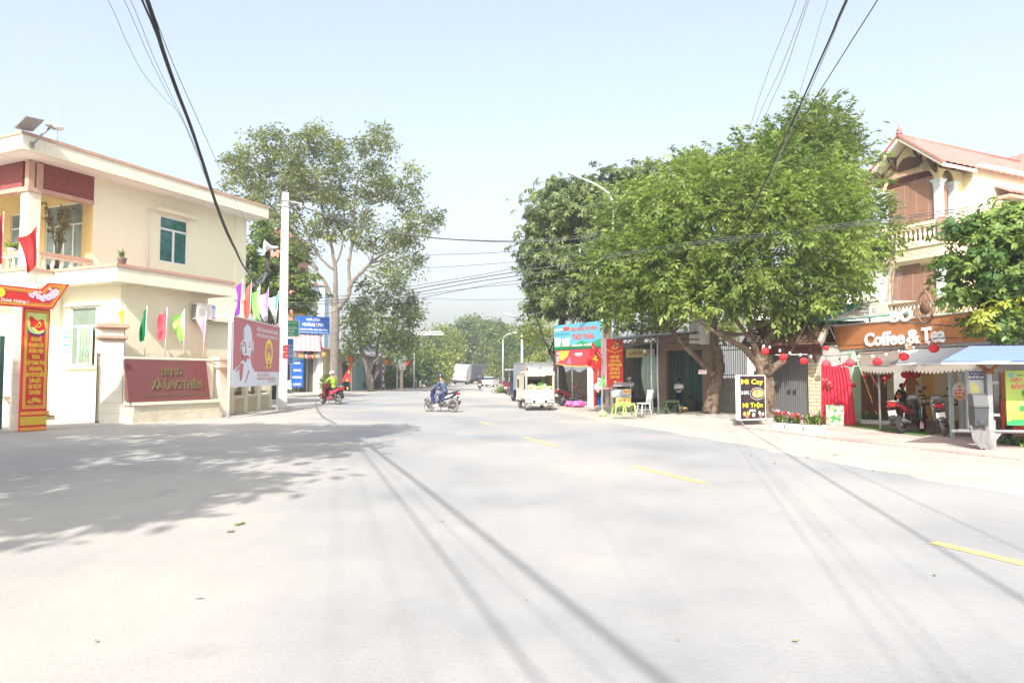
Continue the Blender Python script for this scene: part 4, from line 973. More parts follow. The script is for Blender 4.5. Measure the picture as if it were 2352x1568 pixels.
M_brk=brickmat('cream_brick_courses',(.50,.45,.32),(.44,.39,.27),(.26,.22,.16),1.,.42,.13,.014)
zg=2.45
for(x0_,x1_)in((0,.30),(1.62,2.0)):MB(M_brk).b2(x0_,x1_,-.2,.2,.02,zg+.25).build('brick_pillar',GH)
mb=MB(mat('grey_gate_paint',(.16,.165,.17),.45,.3,var=.1));
for i in range(17):mb.b2(.34+i*.0765,.385+i*.0765,-.02,.02,.08,zg-.1)
mb.b2(.31,1.61,.021,.03,.08,zg-.1);mb.build('barred_doors',GH)
mb=MB(M_black);mb.b2(.82,.92,-.07,-.021,.95,1.07);mb.b2(1.02,1.12,-.07,-.021,.95,1.07);mb.build('lock',GH)
mb=MB(mat('red_brown_beam',(.17,.06,.05),.7,var=.2));mb.b2(-.1,2.1,-.25,-.05,zg-.08,zg+.22);mb.b2(-.3,2.3,-.95,-.85,zg+.18,zg+.28);mb.b2(1.99,2.12,-1.0,1.0,zg+.15,zg+.29);mb.b2(2.0,2.1,-.06,.06,zg+.29,zg+.95)
for y in(-.85,.85):mb.bar((2.05,y,zg+.3),(2.05,0,zg+1.02),.1,.1)
for x in(.1,1.9):mb.bar((x,-.2,zg-.35),(x,-.8,zg+.15),.07,.09)
for i in range(14):mb.b2(.1+i*.15,.14+i*.15,-.30,-.26,zg+.24,zg+.44)
mb.build('timber_frame',GH)
M_tile=mat('old_roof_tiles',(.10,.055,.04),.85,var=.45,scale=8,dirt=(.33,.12,.06),dirtscale=1.6,dirtamt=.5)
mb=MB(M_tile)
for s in(-1,1):
 nr=10
 for r_ in range(nr):
  y0_,y1_=1.2*(1-r_/nr),1.2*(1-(r_+1)/nr)-.04;z0_,z1_=zg+.22+.95*r_/nr,zg+.22+.95*(r_+1)/nr
  for i in range(15):
   xa=-.45+i*.19;mb.poly([(xa,s*y0_,z0_+.03),(xa+.185,s*y0_,z0_+.03),(xa+.185,s*y1_,z1_+.0),(xa,s*y1_,z1_+.0)]);mb.poly([(xa,s*y0_,z0_+.03),(xa+.185,s*y0_,z0_+.03),(xa+.185,s*y0_,z0_-.0),(xa,s*y0_,z0_-.0)])
mb.b2(-.48,2.42,-.09,.09,zg+1.14,zg+1.24);mb.build('tiled_roof',GH)
mb=MB(mat('weathered_bargeboard',(.34,.29,.25),.9,var=.3,scale=8))
for s in(-1,1):mb.bar((2.43,s*1.25,zg+.2),(2.43,0,zg+1.2),.05,.17);mb.bar((2.36,s*1.2,zg+.3),(2.36,0,zg+1.27),.09,.07)
mb.build('bargeboard',GH)
MB(mat('bare_plaster',(.36,.36,.34),.9,var=.15)).b2(2.0,2.75,-.15,.1,.02,zg+.2).build('side_wall',GH)
gw0=Vector((8.35,27.7,0));gw1=Vector((9.45,25.75,0));wrz=math.atan2(gw1.y-gw0.y,gw1.x-gw0.x);wl_=(gw1-gw0).length
W2=thing('garden_wall','grey rendered garden wall topped by dark spear railing behind the tree','wall',gw0,wrz)
MB(mat('grey_render',(.21,.205,.19),.9,var=.15,dirt=(.12,.12,.11),dirtscale=1.2,dirtamt=.8)).b2(0,wl_,0,.2,0,1.5).build('wall',W2)
mb=MB(Mi)
for i in range(20):
 x=.05+i*(wl_-.1)/19;mb.tube([(x,.1,1.5),(x,.1,2.75)],.012,5);mb.lathe([(.012,2.75),(.03,2.8),(.001,2.95)],(x,.1,0),5)
mb.b2(0,wl_,.09,.11,1.6,1.63);mb.b2(0,wl_,.09,.11,2.6,2.63);mb.build('railing',W2)
srz2=R(-58.4);SF=Frame((4.5,34.0),srz2)
GS=thing('green_shutter_shop','small shop with green folding shutters in a peeling peach surround','shop',(4.5,34.0,0),srz2)
M_peach=mat('peach_plaster',(.29,.21,.16),.9,var=.12,scale=1.5,dirt=(.17,.14,.12),dirtscale=1,dirtamt=.7)
gx0,gzt=SF.hy(1530,806);gx1,_=SF.hy(1612,806)
gx0=max(gx0,3.9)
mb=MB(M_peach);mb.holes(gx0-.55,gx1+.45,.1,gzt+.75,[(gx0,gx1,.1,gzt)],lambda a,z,d:(a,d,z),.25);mb.poly([(gx0-.55,0,.1),(gx0-.55,4,.1),(gx0-.55,4,gzt+.75),(gx0-.55,0,gzt+.75)]);mb.poly([(gx0-.55,0,gzt+.75),(gx1+.45,0,gzt+.75),(gx1+.45,4,gzt+.75),(gx0-.55,4,gzt+.75)]);mb.build('wall',GS)
M_gsh=mat('green_shutter',(.032,.085,.07),.55,.1,var=.15,scale=3,dirt=(.06,.11,.09),dirtscale=2,dirtamt=.4)
n=30
for(nm,xa,xb_)in(('shutter',gx0,gx0+(gx1-gx0)*.48),('shutter',gx0+(gx1-gx0)*.50,gx1)):
 mb=MB(M_gsh)
 for i in range(12):
  w_=(xb_-xa)/12;x=xa+i*w_;mb.b2(x,x+w_*.92,.2-(.03 if i%2 else 0),.24,.12,gzt)
 mb.build(nm,GS)
DS=thing('noodle_stall','dark open food stall with small yellow signs under the sheet metal roof','shop',(4.5,34.0,0),srz2)
M_dk=mat('near_black_wall',(.035,.033,.032),.95,var=.3,scale=3)  # near-black colour carries the shade inside the open stall
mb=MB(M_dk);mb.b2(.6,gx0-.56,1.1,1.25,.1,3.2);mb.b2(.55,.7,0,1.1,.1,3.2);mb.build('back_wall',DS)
mb=MB(mat('grey_curtain_cloth',(.06,.06,.06),.95,var=.3));mb.grid(lambda u,v:(1.0+2.6*u,.55+.05*math.sin(u*60),.5+2.3*v),80,3);mb.build('curtain',DS,recalc=False)
mb=MB(M_peach);mb.b2(.3,.6,-.1,.2,.1,3.2);mb.build('pillar',DS)
def signboard(par,F,y,x0,x1,z0,z1,m,nm='signboard',t=.03):
 return MB(m).b2(x0,x1,y,y+t,z0,z1).build(nm,par)
s1x0,s1z1=SF.hy(1438,802,-.3);s1x1,s1z0=SF.hy(1481,820,-.3)
sb=signboard(DS,SF,-.3,s1x0,s1x1,s1z0,s1z1,mat('ochre_sign',(.34,.32,.10),.6,var=.1,scale=3))
letters(DS,[('QUÁN ÁN',(s1x0+s1x1)/2,s1z0+(s1z1-s1z0)*.35,(s1z1-s1z0)*.32,(s1x1-s1x0)*.7)],mat('dark_red_print',(.25,.05,.03),.6,var=0),-.306,bold=.03)
s2x0,s2z1=SF.hy(1484,802,-.25);s2x1,s2z0=SF.hy(1503,818,-.25)
signboard(DS,SF,-.25,s2x0,s2x1,s2z0,s2z1,mat('pale_sign',(.38,.36,.34),.6,var=.1),'menu_board')
mb=MB(mat('red_menu_print',(.3,.08,.06),.6,var=0))
for k_ in range(4):z=s2z0+(s2z1-s2z0)*(.15+.21*k_);flat(mb,[(s2x0+.05,z),(s2x1-.08*(k_%2+1),z),(s2x1-.08*(k_%2+1),z+.035),(s2x0+.05,z+.035)],-.254)
mb.build('menu_print',DS)
SCN=thing('sheet_metal_canopy','low sheet metal canopy on two thin steel posts before the dark stall','canopy',(4.5,34.0,0),srz2)
mb=MB(mat('weathered_sheet_metal',(.32,.33,.34),.5,.5,var=.2,scale=2,dirt=(.2,.13,.1),dirtscale=1.2,dirtamt=.6))
XL=lambda y:.8+4.3*(1-(y+3.5)/3.9)
mb.grid(lambda u,v:(XL(-3.5+3.9*v)+(7.4-XL(-3.5+3.9*v))*u,-3.5+3.9*v,3.08+.42*v+.025*math.sin(u*90)),240,2,False);mb.build('sheet',SCN,recalc=False)
mb=MB(mat('rust_brown_truss',(.13,.085,.075),.7,.2,var=.2));mb.b2(5.1,7.4,-3.5,-3.45,2.80,2.85);mb.b2(5.1,7.4,-3.5,-3.45,3.02,3.06);mb.b2(7.35,7.4,-3.45,.2,2.8,2.85);mb.b2(7.35,7.4,-3.45,.2,3.0,3.05)
for i in range(7):x=5.1+i*.32;mb.bar((x,-3.475,2.85),(x+.15,-3.475,3.02),.03)
for y in(-2.4,-1.2,0):mb.b2(XL(y),7.35,y-.03,y+.03,3.1+(.42*(y+3.5)/3.9)-.1,3.1+.42*(y+3.5)/3.9-.04)
mb.build('truss',SCN)
for(dx,dy)in((1499,952),(1513,952)):
 g=SF.L(gnd(dx,dy,.12));MB(M_greymetal).tube([(g.x,g.y,.12),(g.x-.05,g.y,1.6),(g.x-.02,g.y,3.05)],.035,8).build('post',SCN)
bx_,bz_=SF.hy(1481,806,-2.6)
LB=thing('hanging_bulb','white light bulb hanging under the sheet metal canopy','light bulb',SF.W((bx_,-2.6,bz_)),0)
mb=MB(M_offwhite);mb.ell((0,0,0),(.07,.07,.085),10,7);mb.build('bulb',LB);mb=MB(M_black);mb.tube([(0,0,.08),(0,0,.16)],.03,7);mb.tube([(0,0,.16),(0,0,3.15-bz_)],.006,4);mb.build('cord',LB)
ub=SF.L(gnd(1487,945,.12));
UM=thing('closed_umbrella','folded pale green market umbrella leaning by the canopy posts','umbrella',SF.W((ub.x,ub.y+.2,.12)),0)
mb=MB(mat('faded_green_canvas',(.22,.30,.25),.85,var=.12));uz=at(1487,775+20,28).z-.1
mb.grid(lambda u,v:((.10+.28*math.sin(PI*min(1,v*.62+.08))*(1+.25*math.cos(u*2*PI*6)))*math.cos(u*2*PI)*(1-.2*v),(.10+.28*math.sin(PI*min(1,v*.62+.08))*(1+.25*math.cos(u*2*PI*6)))*math.sin(u*2*PI)*(1-.2*v),.55+1.75*v),36,10);mb.build('canvas',UM,recalc=False)
MB(M_greymetal).tube([(0,0,0),(0,0,2.45)],.025,7).build('pole',UM)
MB(M_black).lathe([(.19,1.9),(.2,1.94),(.19,1.98)],(0,0,0),14).build('strap',UM)
tb=at(1590,770,28.5)
WT=thing('electric_box','pale grey sheet steel cabinet hung above the green shutters','cabinet',(tb.x,tb.y-1.1,tb.z-.45),srz2)
MB(M_offwhite).b2(-.38,.38,-.2,.2,0,.92).build('casing',WT,bevel=.02);mb=MB(M_greymetal);mb.b2(-.005,.005,-.206,-.201,.05,.87);mb.b2(.1,.16,-.22,-.2,.4,.5);mb.b2(-.42,.42,-.23,.23,.921,.95);mb.build('lid',WT)
GR=thing('grocery_shop','grocery shop front with turquoise signboard beside the mango trunk','shop',(4.5,34.0,0),srz2)
gx0_,_=SF.hy(1277,753);
Zs0,Zs1=2.98,4.32
mb=MB(mat('turquoise_sign',(.10,.34,.44),.5,var=.12,scale=.8));mb.b2(gx0_,.05,-.12,0,Zs0,Zs1);sg_=mb.build('signboard',GR)
mb=MB(mat('sign_green',(.02,.26,.09),.5,var=.08));L_=-gx0_
flat(mb,[(gx0_,Zs0),(.05,Zs0),(.05,Zs0+.45),(gx0_+L_*.80,Zs0+.22),(gx0_+L_*.62,Zs0+.42),(gx0_+L_*.45,Zs0+.2),(gx0_+L_*.2,Zs0+.4),(gx0_,Zs0+.25)],-.124)
mb.m(mat('deep_green_print',(.01,.16,.06),.5,var=0));flat(mb,[(gx0_,Zs0),(.05,Zs0),(.05,Zs0+.10),(gx0_,Zs0+.16)],-.127)
mb.build('sign_artwork',sg_)
mb=MB(mat('pale_pack_print',(.62,.74,.55),.55,var=.25,scale=6))
for(a0_,a1_,c_)in((.02,.15,.62),(.19,.27,.55),(.28,.36,.60)):flat(mb,[(gx0_+L_*a0_,Zs0+.18),(gx0_+L_*a1_,Zs0+.18),(gx0_+L_*a1_,Zs0+c_),(gx0_+L_*a0_,Zs0+c_+.05)],-.13)
mb.m(mat('small_dots',(.05,.10,.30),.5,var=0))
for i in range(9):disc(mb,gx0_+L_*(.04+.036*i),Zs0+.83,.045,.045,-.13,7)
mb.build('sign_products',sg_)
M_sr=mat('sign_red',(.60,.05,.04),.5,var=0)
o=letters(sg_,[('CỬA HÀNG TẠP HÓA',gx0_+L_*.66,Zs0+.95,.17,L_*.56),('THÚY THẢN',gx0_+L_*.64,Zs0+.50,.27,L_*.44)],M_sr,-.134,bold=.035)
mb=MB(M_sr);flat(mb,[(gx0_+L_*.22,Zs0+1.02),(gx0_+L_*.345,Zs0+1.02),(gx0_+L_*.345,Zs0+1.2),(gx0_+L_*.22,Zs0+1.2)],-.132);mb.m(M_whiteprint);flat(mb,[(gx0_+.04,Zs0+1.05),(gx0_+L_*.2,Zs0+1.05),(gx0_+L_*.2,Zs0+1.13),(gx0_+.04,Zs0+1.13)],-.132);mb.build('sign_badge',sg_)
letters(sg_,[('BÁN BUÔN - BÁN LẺ',gx0_+L_*.62,Zs0+.14,.10,L_*.42)],M_whiteprint,-.134,name='small_lettering',bold=.03)
mb=MB(mat('promo_red',(.55,.05,.07),.55,var=.1));nb_=14
pr=[(gx0_+.1+(L_+0.3)*i/nb_,Zs0-.75-.18*math.sin(PI*i/nb_))for i in range(nb_+1)]
flat(mb,[(gx0_+.05,Zs0-.03),(.4,Zs0-.03)]+pr[::-1],-.10);mb.m(mat('promo_yellow',(.72,.42,.06),.55,var=.15))
for i in range(nb_):flat(mb,[pr[i],pr[i+1],(pr[i+1][0],pr[i+1][1]+.05),(pr[i][0],pr[i][1]+.05)],-.104)
flat(mb,[(gx0_+L_*.10,Zs0-.06),(gx0_+L_*.34,Zs0-.06),(gx0_+L_*.30,Zs0-.38),(gx0_+L_*.17,Zs0-.62),(gx0_+L_*.12,Zs0-.5)],-.104)
mb.m(mat('promo_pink',(.75,.18,.30),.55,var=.1));flat(mb,[(gx0_+L_*.28,Zs0-.72),(gx0_+L_*.36,Zs0-.35),(gx0_+L_*.38,Zs0-.8)],-.105);mb.m(M_whiteprint)
for(u,z)in((.055,-.18),(.055,-.42),(.055,-.58)):disc(mb,gx0_+L_*u+.1,Zs0+z,.12,.07,-.105,12)
flat(mb,[(gx0_+L_*.46,Zs0-.22),(gx0_+L_*.62,Zs0-.2),(gx0_+L_*.62,Zs0-.34),(gx0_+L_*.48,Zs0-.36)],-.106);mb.build('promotional_banner',GR)
pxg,_=SF.hy(1355,880)
mb=MB(M_white);mb.b2(pxg-.14,pxg+.14,-.05,.25,.0,Zs0-.02);mb.build('pillar',GR)
mb=MB(mat('red_interior',(.38,.035,.03),.8,var=.2));mb.b2(pxg+.145,pxg+.75,.1,.2,.0,2.9);mb.build('red_panel',GR)
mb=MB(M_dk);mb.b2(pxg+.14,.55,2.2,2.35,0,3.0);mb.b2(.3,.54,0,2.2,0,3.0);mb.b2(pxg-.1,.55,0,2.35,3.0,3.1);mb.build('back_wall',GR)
mb=MB(M_greymetal);mb.b2(gx0_,.3,-.06,.0,Zs0-.05,Zs0-.003)
for x in(gx0_+.1,gx0_+1.4,-.4):mb.tube([(x,.05,0),(x,.05,Zs1)],.03,6)
mb.build('sign_frame',GR)
fs=at(1325,925,45);fw_=thing('slatted_wall','beige slatted wall seen past the mango trunk under the turquoise sign','wall',(fs.x-1.5,fs.y,0),R(-50))
mb=MB(mat('beige_boards',(.24,.20,.14),.85,var=.15))
for i in range(22):mb.b2(i*.2,i*.2+.16,0,.06,.0,1.9+.1*math.sin(i))
mb.b2(0,4.4,.061,.1,.4,.5);mb.b2(0,4.4,.061,.1,1.5,1.6);mb.build('boards',fw_)
hrz2=math.atan2(.425,.905);HC=(18.2,28.7);HR=Frame(HC,hrz2)
HO=thing('tiled_roof_house','cream house with red tiled gable roof and arched balconies with bamboo blinds','house',HC+(0,),hrz2)
M_hc=mat('house_cream',(.72,.62,.36),.85,var=.05,scale=.7,dirt=(.56,.47,.27),dirtscale=.6,dirtamt=.3);M_hc2=mat('house_pale_cream',(.78,.71,.50),.85,var=.05)
M_rt=mat('red_roof_tiles',(.46,.165,.145),.7,var=.18,scale=5,dirt=(.55,.25,.22),dirtscale=1,dirtamt=.5)
M_blind=mat('bamboo_blind',(.33,.18,.125),.8,var=.15,scale=5,dirt=(.24,.12,.08),dirtscale=1.5,dirtamt=.6);M_marb=mat('blue_marble_column',(.58,.66,.68),.5,var=.15,scale=5)
W_=2.7
zcap=HR.hx(2150,413,0)[1];zrail=HR.hx(2166,503,0)[1];zslab0=HR.hx(2166,566,0)[1];zcap2=HR.hx(2150,600,0)[1]
zeave=10.55;zridge=12.15
zs=zrail-.95
def fx(d):return lambda a,z:(d,a,z)
mb=MB(M_hc)
op=archwall(mb,0,W_,zcap,zcap+1.05,.22,W_-.22,zcap+.03,fx(0),rise=.75)
mb.poly([(0,0,zcap+1.05),(0,W_,zcap+1.05),(0,W_,zeave-.1),(0,W_/2,zridge-.25),(0,0,zeave-.1)])
op2=archwall(mb,0,1.15,zcap,zeave-.1,.22,.95,zcap+.03,lambda a,z:(a,0,z),rise=.42)
mb.poly([(1.15,0,zs),(1.6,0,zs),(1.6,0,zeave-.1),(1.15,0,zeave-.1)])
archwall(mb,0,W_,zcap2,zslab0,.22,W_-.22,zcap2+.02,fx(0.02),rise=.35)
mb.poly([(0.02,0,zcap2),(3,0,zcap2),(3,0,zslab0),(0.02,0,zslab0)])
mb.poly([(1.3,0,0),(1.3,W_,0),(1.3,W_,zeave),(1.3,0,zeave)]);mb.poly([(1.3,.0,0),(9.5,.0,0),(9.5,.0,zcap2),(1.3,.0,zcap2)])
mb.poly([(1.3,W_,0),(9.5,W_,0),(9.5,W_,zeave),(1.3,W_,zeave)])
mb.build('wall',HO)
mb=MB(M_hc2);sbx0,sbx1=1.6,8.5;zt_b=10.85
prof_=[(sbx0,0),(sbx1,0),(sbx1,zt_b)]+[(sbx0+1.0-1.0*math.sin(PI/2*i/6),zt_b-1.0*(1-math.cos(PI/2*i/6))*.7)for i in range(7)]
swx0,swz1=HR.hy(2300,432,-.4);swz0=7.2
mb.prism(prof_,-.4,1.5,'xz');mb.build('side_wall',HO)
def tilegrid(mb,a,b,c,d,nu=90,rows=14):
 a,b,c,d=map(Vector,(a,b,c,d));nrm=(b-a).cross(d-a).normalized()
 if nrm.z<0:nrm=-nrm
 mb.grid(lambda u,v:(a.lerp(b,u)).lerp(d.lerp(c,u),v)+nrm*(.035*abs(math.sin(u*nu*PI/4))+.03*(1-(v*rows)%1)),nu*1,rows*2,False)
xr0,xr1=-.62,9.0;ye0,ye1=-.62,W_+.62;zr0=zeave-.12
mb=MB(M_rt);tilegrid(mb,(xr0,ye0,zr0),(xr1,ye0,zr0),(xr1,W_/2,zridge),(xr0,W_/2,zridge));tilegrid(mb,(xr0,ye1,zr0),(xr1,ye1,zr0),(xr1,W_/2,zridge),(xr0,W_/2,zridge));mb.tube([(xr0-.05,W_/2,zridge+.03),(xr1,W_/2,zridge+.03)],.10,8);
for s in(ye0,ye1):mb.bar((xr0-.02,s,zr0+.02),(xr0-.02,W_/2,zridge+.04),.12,.07)
rf=mb.build('roof',HO,recalc=False)
mb=MB(M_rt);mb.lathe([(.14,0),(.12,.06),(.06,.09),(.10,.14),(.11,.19),(.05,.25),(.06,.30),(.02,.36),(.012,.5),(.001,.6)],(xr0+.05,W_/2,zridge+.1),10);mb.build('finial',rf)
mb=MB(mat('white_bargeboard',(.74,.68,.56),.8,var=.05))
for s in(ye0,ye1):mb.bar((xr0+.01,s+.0,zr0-.10),(xr0+.01,W_/2,zridge-.10),.06,.16)
mb.prism([(ye0,zr0-.14),(W_/2,zridge-.17),(ye1,zr0-.14),(ye1-.1,zr0-.16),(W_/2,zridge-.23),(ye0+.1,zr0-.16)],xr0+.05,-.003,'yz');mb.b2(xr0,1.6,ye0,ye0+.06,zr0-.16,zr0-.03);mb.build('bargeboard',rf)
for(y,s)in((.12,1),(.75,1),(W_-.75,-1),(W_-.12,-1)):
 zz_=zr0-.25+(zridge-zr0)*(1-abs(y-W_/2)/(W_/2+.62));mb=MB(M_darkwood);mb.bar((-.02,y,zz_-.55),(-.02,y,zz_),.09,.09);mb.bar((-.03,y,zz_),(-.55,y,zz_),.08,.1);mb.bar((-.05,y,zz_-.5),(-.5,y,zz_-.06),.07,.12);mb.build('bracket',HO)
gzb=HR.hx(2080,391,0)[1];c_=W_/2
mb=MB(M_darkwood);ar=[(c_-.52,gzb),(c_+.52,gzb)]+[(c_+.52*math.cos(PI*i/12),gzb+.55*math.sin(PI*i/12))for i in range(1,12)]
mb.prism(ar,-.04,-.003,'yz');mb.m(M_wood)
for i in range(6):
 z=gzb+.05+i*.085;hw_=.52*math.sqrt(max(0,1-((z-gzb)/.55)**2));mb.b2(-.06,-.042,c_-hw_+.03,c_+hw_-.03,z,z+.05)
mb.build('gable_louvre',HO)
mb=MB(M_terra);mb.b2(-.12,-.003,c_-.75,c_+.75,gzb-.28,gzb-.16);mb.build('gable_sill',HO)
def hcol(x,y,z0,z1,capm=M_marb):
 mb=MB(M_marb);mb.lathe([(.19,z0),(.19,z1-.3)],(x,y,0),4,sq=True,smooth=False);o=mb.build('column',HO)
 mb=MB(M_marb);mb.lathe([(.20,z1-.298),(.24,z1-.24),(.21,z1-.2),(.25,z1-.12),(.33,z1-.06),(.33,z1-.003)],(x,y,0),4,sq=True,smooth=False);mb.build('capital',o)
for(x,y)in((.12,.12),(.12,W_-.12),(1.08,.12)):hcol(x,y,zs+.2,zcap+.02)
for(x,y)in((.12,.12),(.12,W_-.12)):hcol(x,y,zcap2-3.2,zcap2+.02)
def blind(y0_,y1_,z0_,z1_,x):
 mb=MB(M_blind);n=int((z1_-z0_)/.075)
 for i in range(n):
  z=z0_+(z1_-z0_)*i/n;mb.poly([(x-.012,y0_,z),(x-.012,y1_,z),(x+.008,y1_,z+(z1_-z0_)/n),(x+.008,y0_,z+(z1_-z0_)/n)])
 mb.m(mat('blind_cord',(.55,.42,.34),.8,var=0))
 for k_ in range(2):y=y0_+(y1_-y0_)*(k_+.5)/2;mb.b2(x-.022,x-.016,y-.006,y+.006,z0_,z1_)
 mb.build('bamboo_blind',HO)
zb1=zcap+.25
blind(.3,1.36,zs+.3,zb1,.1);blind(1.38,W_-.3,zs+.3,zb1-.12,.1);blind(.3,1.0,zcap2-2.2,zcap2-.1,.1);blind(1.02,W_-.25,zcap2-2.5,zcap2+.05,.1)
mb=MB(M_blind);mb.b2(.3,.62,.08,.12,zs+.2,zb1);mb.build('bamboo_blind',HO)
mb=MB(M_darkwood);mb.b2(.62,.98,.3,.36,zs,zcap-.55);mb.build('balcony_door',HO)
mb=MB(M_hc);mb.b2(0,3,0,W_,zslab0,zs);mb.build('floor_slab',HO)
mb=MB(M_hc2);mb.b2(-.35,1.7,-.45,W_+.35,zs-.12,zs+.02);mb.b2(-.28,1.7,-.38,W_+.28,zs-.62,zs-.122);mb.build('balcony_slab',HO)
mb=MB(mat('red_diamond_line',(.5,.28,.2),.8,var=0))
for i in range(6):
 y=.1+i*.5;z=zs-.37
 for(p,q)in(((0,0),(.22,.12)),((.22,.12),(.44,0)),((.44,0),(.22,-.12)),((.22,-.12),(0,0))):mb.bar((-.284,y+p[0],z+p[1]),(-.284,y+q[0],z+q[1]),.02,.01)
for i in range(3):
 x=-.2+i*.5;z=zs-.37
 for(p,q)in(((0,0),(.22,.12)),((.22,.12),(.44,0)),((.44,0),(.22,-.12)),((.22,-.12),(0,0))):mb.bar((x+p[0],-.384,z+p[1]),(x+q[0],-.384,z+q[1]),.02,.01)
mb.build('slab_ornament',HO)
balustrade(HO,(-.2,-.18),(-.2,W_+.1),zs+.02,14,M_hc2,M_hc2,.85);balustrade(HO,(-.1,-.28),(1.6,-.28),zs+.02,8,M_hc2,M_hc2,.85)
mb=MB(M_terra);mb.b2(-.38,.02,-.46,-.1,zs+.02,zs+1.0);mb.build('balustrade_pier',HO)
wz1=HR.hy(2290,450,-.4)[1];wx0=HR.hy(2289,450,-.4)[0]
mb=MB(M_rt);tilegrid(mb,(wx0-.2,-1.1,wz1-.05),(wx0+2.2,-1.1,wz1-.05),(wx0+2.2,-.41,wz1+.38),(wx0-.2,-.41,wz1+.38),24,4);mb.build('window_hood',HO,recalc=False)
mb=MB(M_terra);mb.b2(wx0-.2,wx0+2.2,-1.08,-.42,wz1-.22,wz1-.08);mb.build('hood_frame',HO)
mb=MB(M_hc2);mb.b2(wx0-.1,wx0+.18,-.62,-.402,wz1-2.2,wz1-.23);mb.b2(wx0-.18,wx0+.26,-.7,-.402,wz1-.42,wz1-.3);mb.build('window_pier',HO)
mb=MB(M_glassdark);mb.b2(wx0+.2,wx0+1.9,-.43,-.402,wz1-2.0,wz1-.23);mb.build('window',HO)
mb=MB(M_rt);tilegrid(mb,(7.6,-1.2,zeave-.1),(7.6,-1.2,zeave-.1),(9.8,-.6,zridge+.6),(9.8,-.6,zridge+.6),10,8)if 0 else tilegrid(mb,(6.9,-2.2,zeave-.35),(6.9,2.5,zeave-.35),(8.8,2.5,zridge+.5),(8.8,-2.2,zridge+.5),40,10);mb.bar((6.88,-2.2,zeave-.4),(8.8,-2.2,zridge+.45),.1,.14);mb.build('gable_roof',HO,recalc=False)
mb=MB(M_hc2);mb.prism([(7.4,0),(10.5,0),(10.5,zridge),(8.8,zridge+.3),(7.4,zeave-.2)],-1.7,1.4,'xz');mb.build('right_wing',HO)
wb=thing('white_house','plain white house with small dark windows glimpsed behind the big tree','house',(15.5,45,0),R(-8))
mb=MB(mat('white_render',(.74,.73,.71),.85,var=.05));wds_=[(i*1.0+8.6,i*1.0+9.1,6.4,7.3)for i in range(5)]+[(1.5,2.3,5.2,6.6),(4,4.8,5.2,6.6)]
mb.holes(0,14,0,8.2,wds_,lambda a,z,d:(a,d,z),.15);mb.poly([(0,0,0),(0,8,0),(0,8,8.2),(0,0,8.2)]);mb.poly([(0,0,8.2),(14,0,8.2),(14,8,8.2),(0,8,8.2)]);mb.build('wall',wb)
for h in wds_:MB(M_glassdark).b2(h[0],h[1],.12,.14,h[2],h[3]).build('window',wb)
brz2=R(-10);bo=gnd(2277,1031,.03);BS=Frame((bo.x,bo.y),brz2)
SH=thing('bus_shelter','steel bus shelter with blue ribbed roof and a tubular bench rail','bus shelter',(bo.x,bo.y,.03),brz2)
M_blue=mat('blue_sheet_roof',(.16,.23,.58),.45,.1,var=.08,scale=2)
xl,zl=BS.hy(2160,831,-.75);xt,zt3=BS.hy(2226,796,.45)
zl-=.03;zt3-=.03
mb=MB(M_blue)
def roofpt(u,v):
 x=(xl+(7-xl)*u)*(1-v)+(xt+(7-xt)*u)*v;y=-.75+(1.2)*v;z=zl+(zt3-zl)*v
 return(x,y,z+.014*abs(((v*9)%1)-.5)*2)
mb.grid(roofpt,4,54,False)
mb.poly([(xt,.45,zt3),(7,.45,zt3),(7,.95,zt3-.16),(xt+.25,.95,zt3-.16)]);mb.build('roof',SH,recalc=False)
mb=MB(M_greymetal);mb.b2(xl,7,-.76,-.72,zl-.05,zl-.005);mb.build('gutter',SH)
for x in(0,3.4):
 mb=MB(M_steel);mb.b2(x-.05,x+.05,-.03,.05,0,zl-.18);mb.m(M_steel);mb.b2(x-.09,x+.09,-.02,.10,0,.62);mb.build('post',SH)
 mb=MB(mat('rusty_bracket',(.25,.10,.05),.8,.2,var=.3));
 for s in(-1,1):mb.bar((x,0,zl-.2),(x+s*.22,-.1,zl-.02),.05);mb.bar((x,0,zl-.2),(x,s*.5,zl-.02),.05)
 mb.b2(x-.08,x+.08,-.06,.08,zl-.24,zl-.14);mb.build('roof_bracket',SH)
rz_=BS.hy(2300,990,0)[1]-.03
mb=MB(M_steel);mb.tube([(-.65,0,rz_),(4.5,0,rz_)],.035,8);mb.tube([(-.65,.3,rz_-.03),(4.5,.3,rz_-.03)],.035,8)
for x in(0,3.4):mb.hexa([(x-.09,-.02,rz_-.2),(x+.09,-.02,rz_-.2),(x+.09,.1,rz_-.2),(x-.09,.1,rz_-.2)],[(x-.2,-.03,rz_-.04),(x+.2,-.03,rz_-.04),(x+.2,.32,rz_-.04),(x-.2,.32,rz_-.04)])
mb.build('bench_rail',SH)
mx0,mz1=BS.hy(2223,852,.12);mx1,mz0=BS.hy(2262,979,.12)
MP=thing('map_panel','tattered shelter notice panel with navy heading left of the steel post','notice board',(bo.x,bo.y,.03),brz2)
mz0-=.03;mz1-=.03
MB(mat('faded_map',(.46,.52,.50),.6,var=.15,scale=3)).b2(mx0,mx1,.10,.14,mz0,mz1).build('board',MP)
mb=MB(mat('navy_heading',(.03,.05,.14),.5,var=0));flat(mb,[(mx0+.01,mz1-.19),(mx1-.01,mz1-.19),(mx1-.01,mz1-.01),(mx0+.01,mz1-.01)],.096);mb.m(mat('map_yellow',(.62,.60,.22),.6,var=.2,scale=8));disc(mb,(mx0+mx1)/2-.03,mz1-.42,.09,.13,.095,9);disc(mb,(mx0+mx1)/2-.07,mz1-.31,.06,.07,.0945,8);mb.build('map_print',MP)
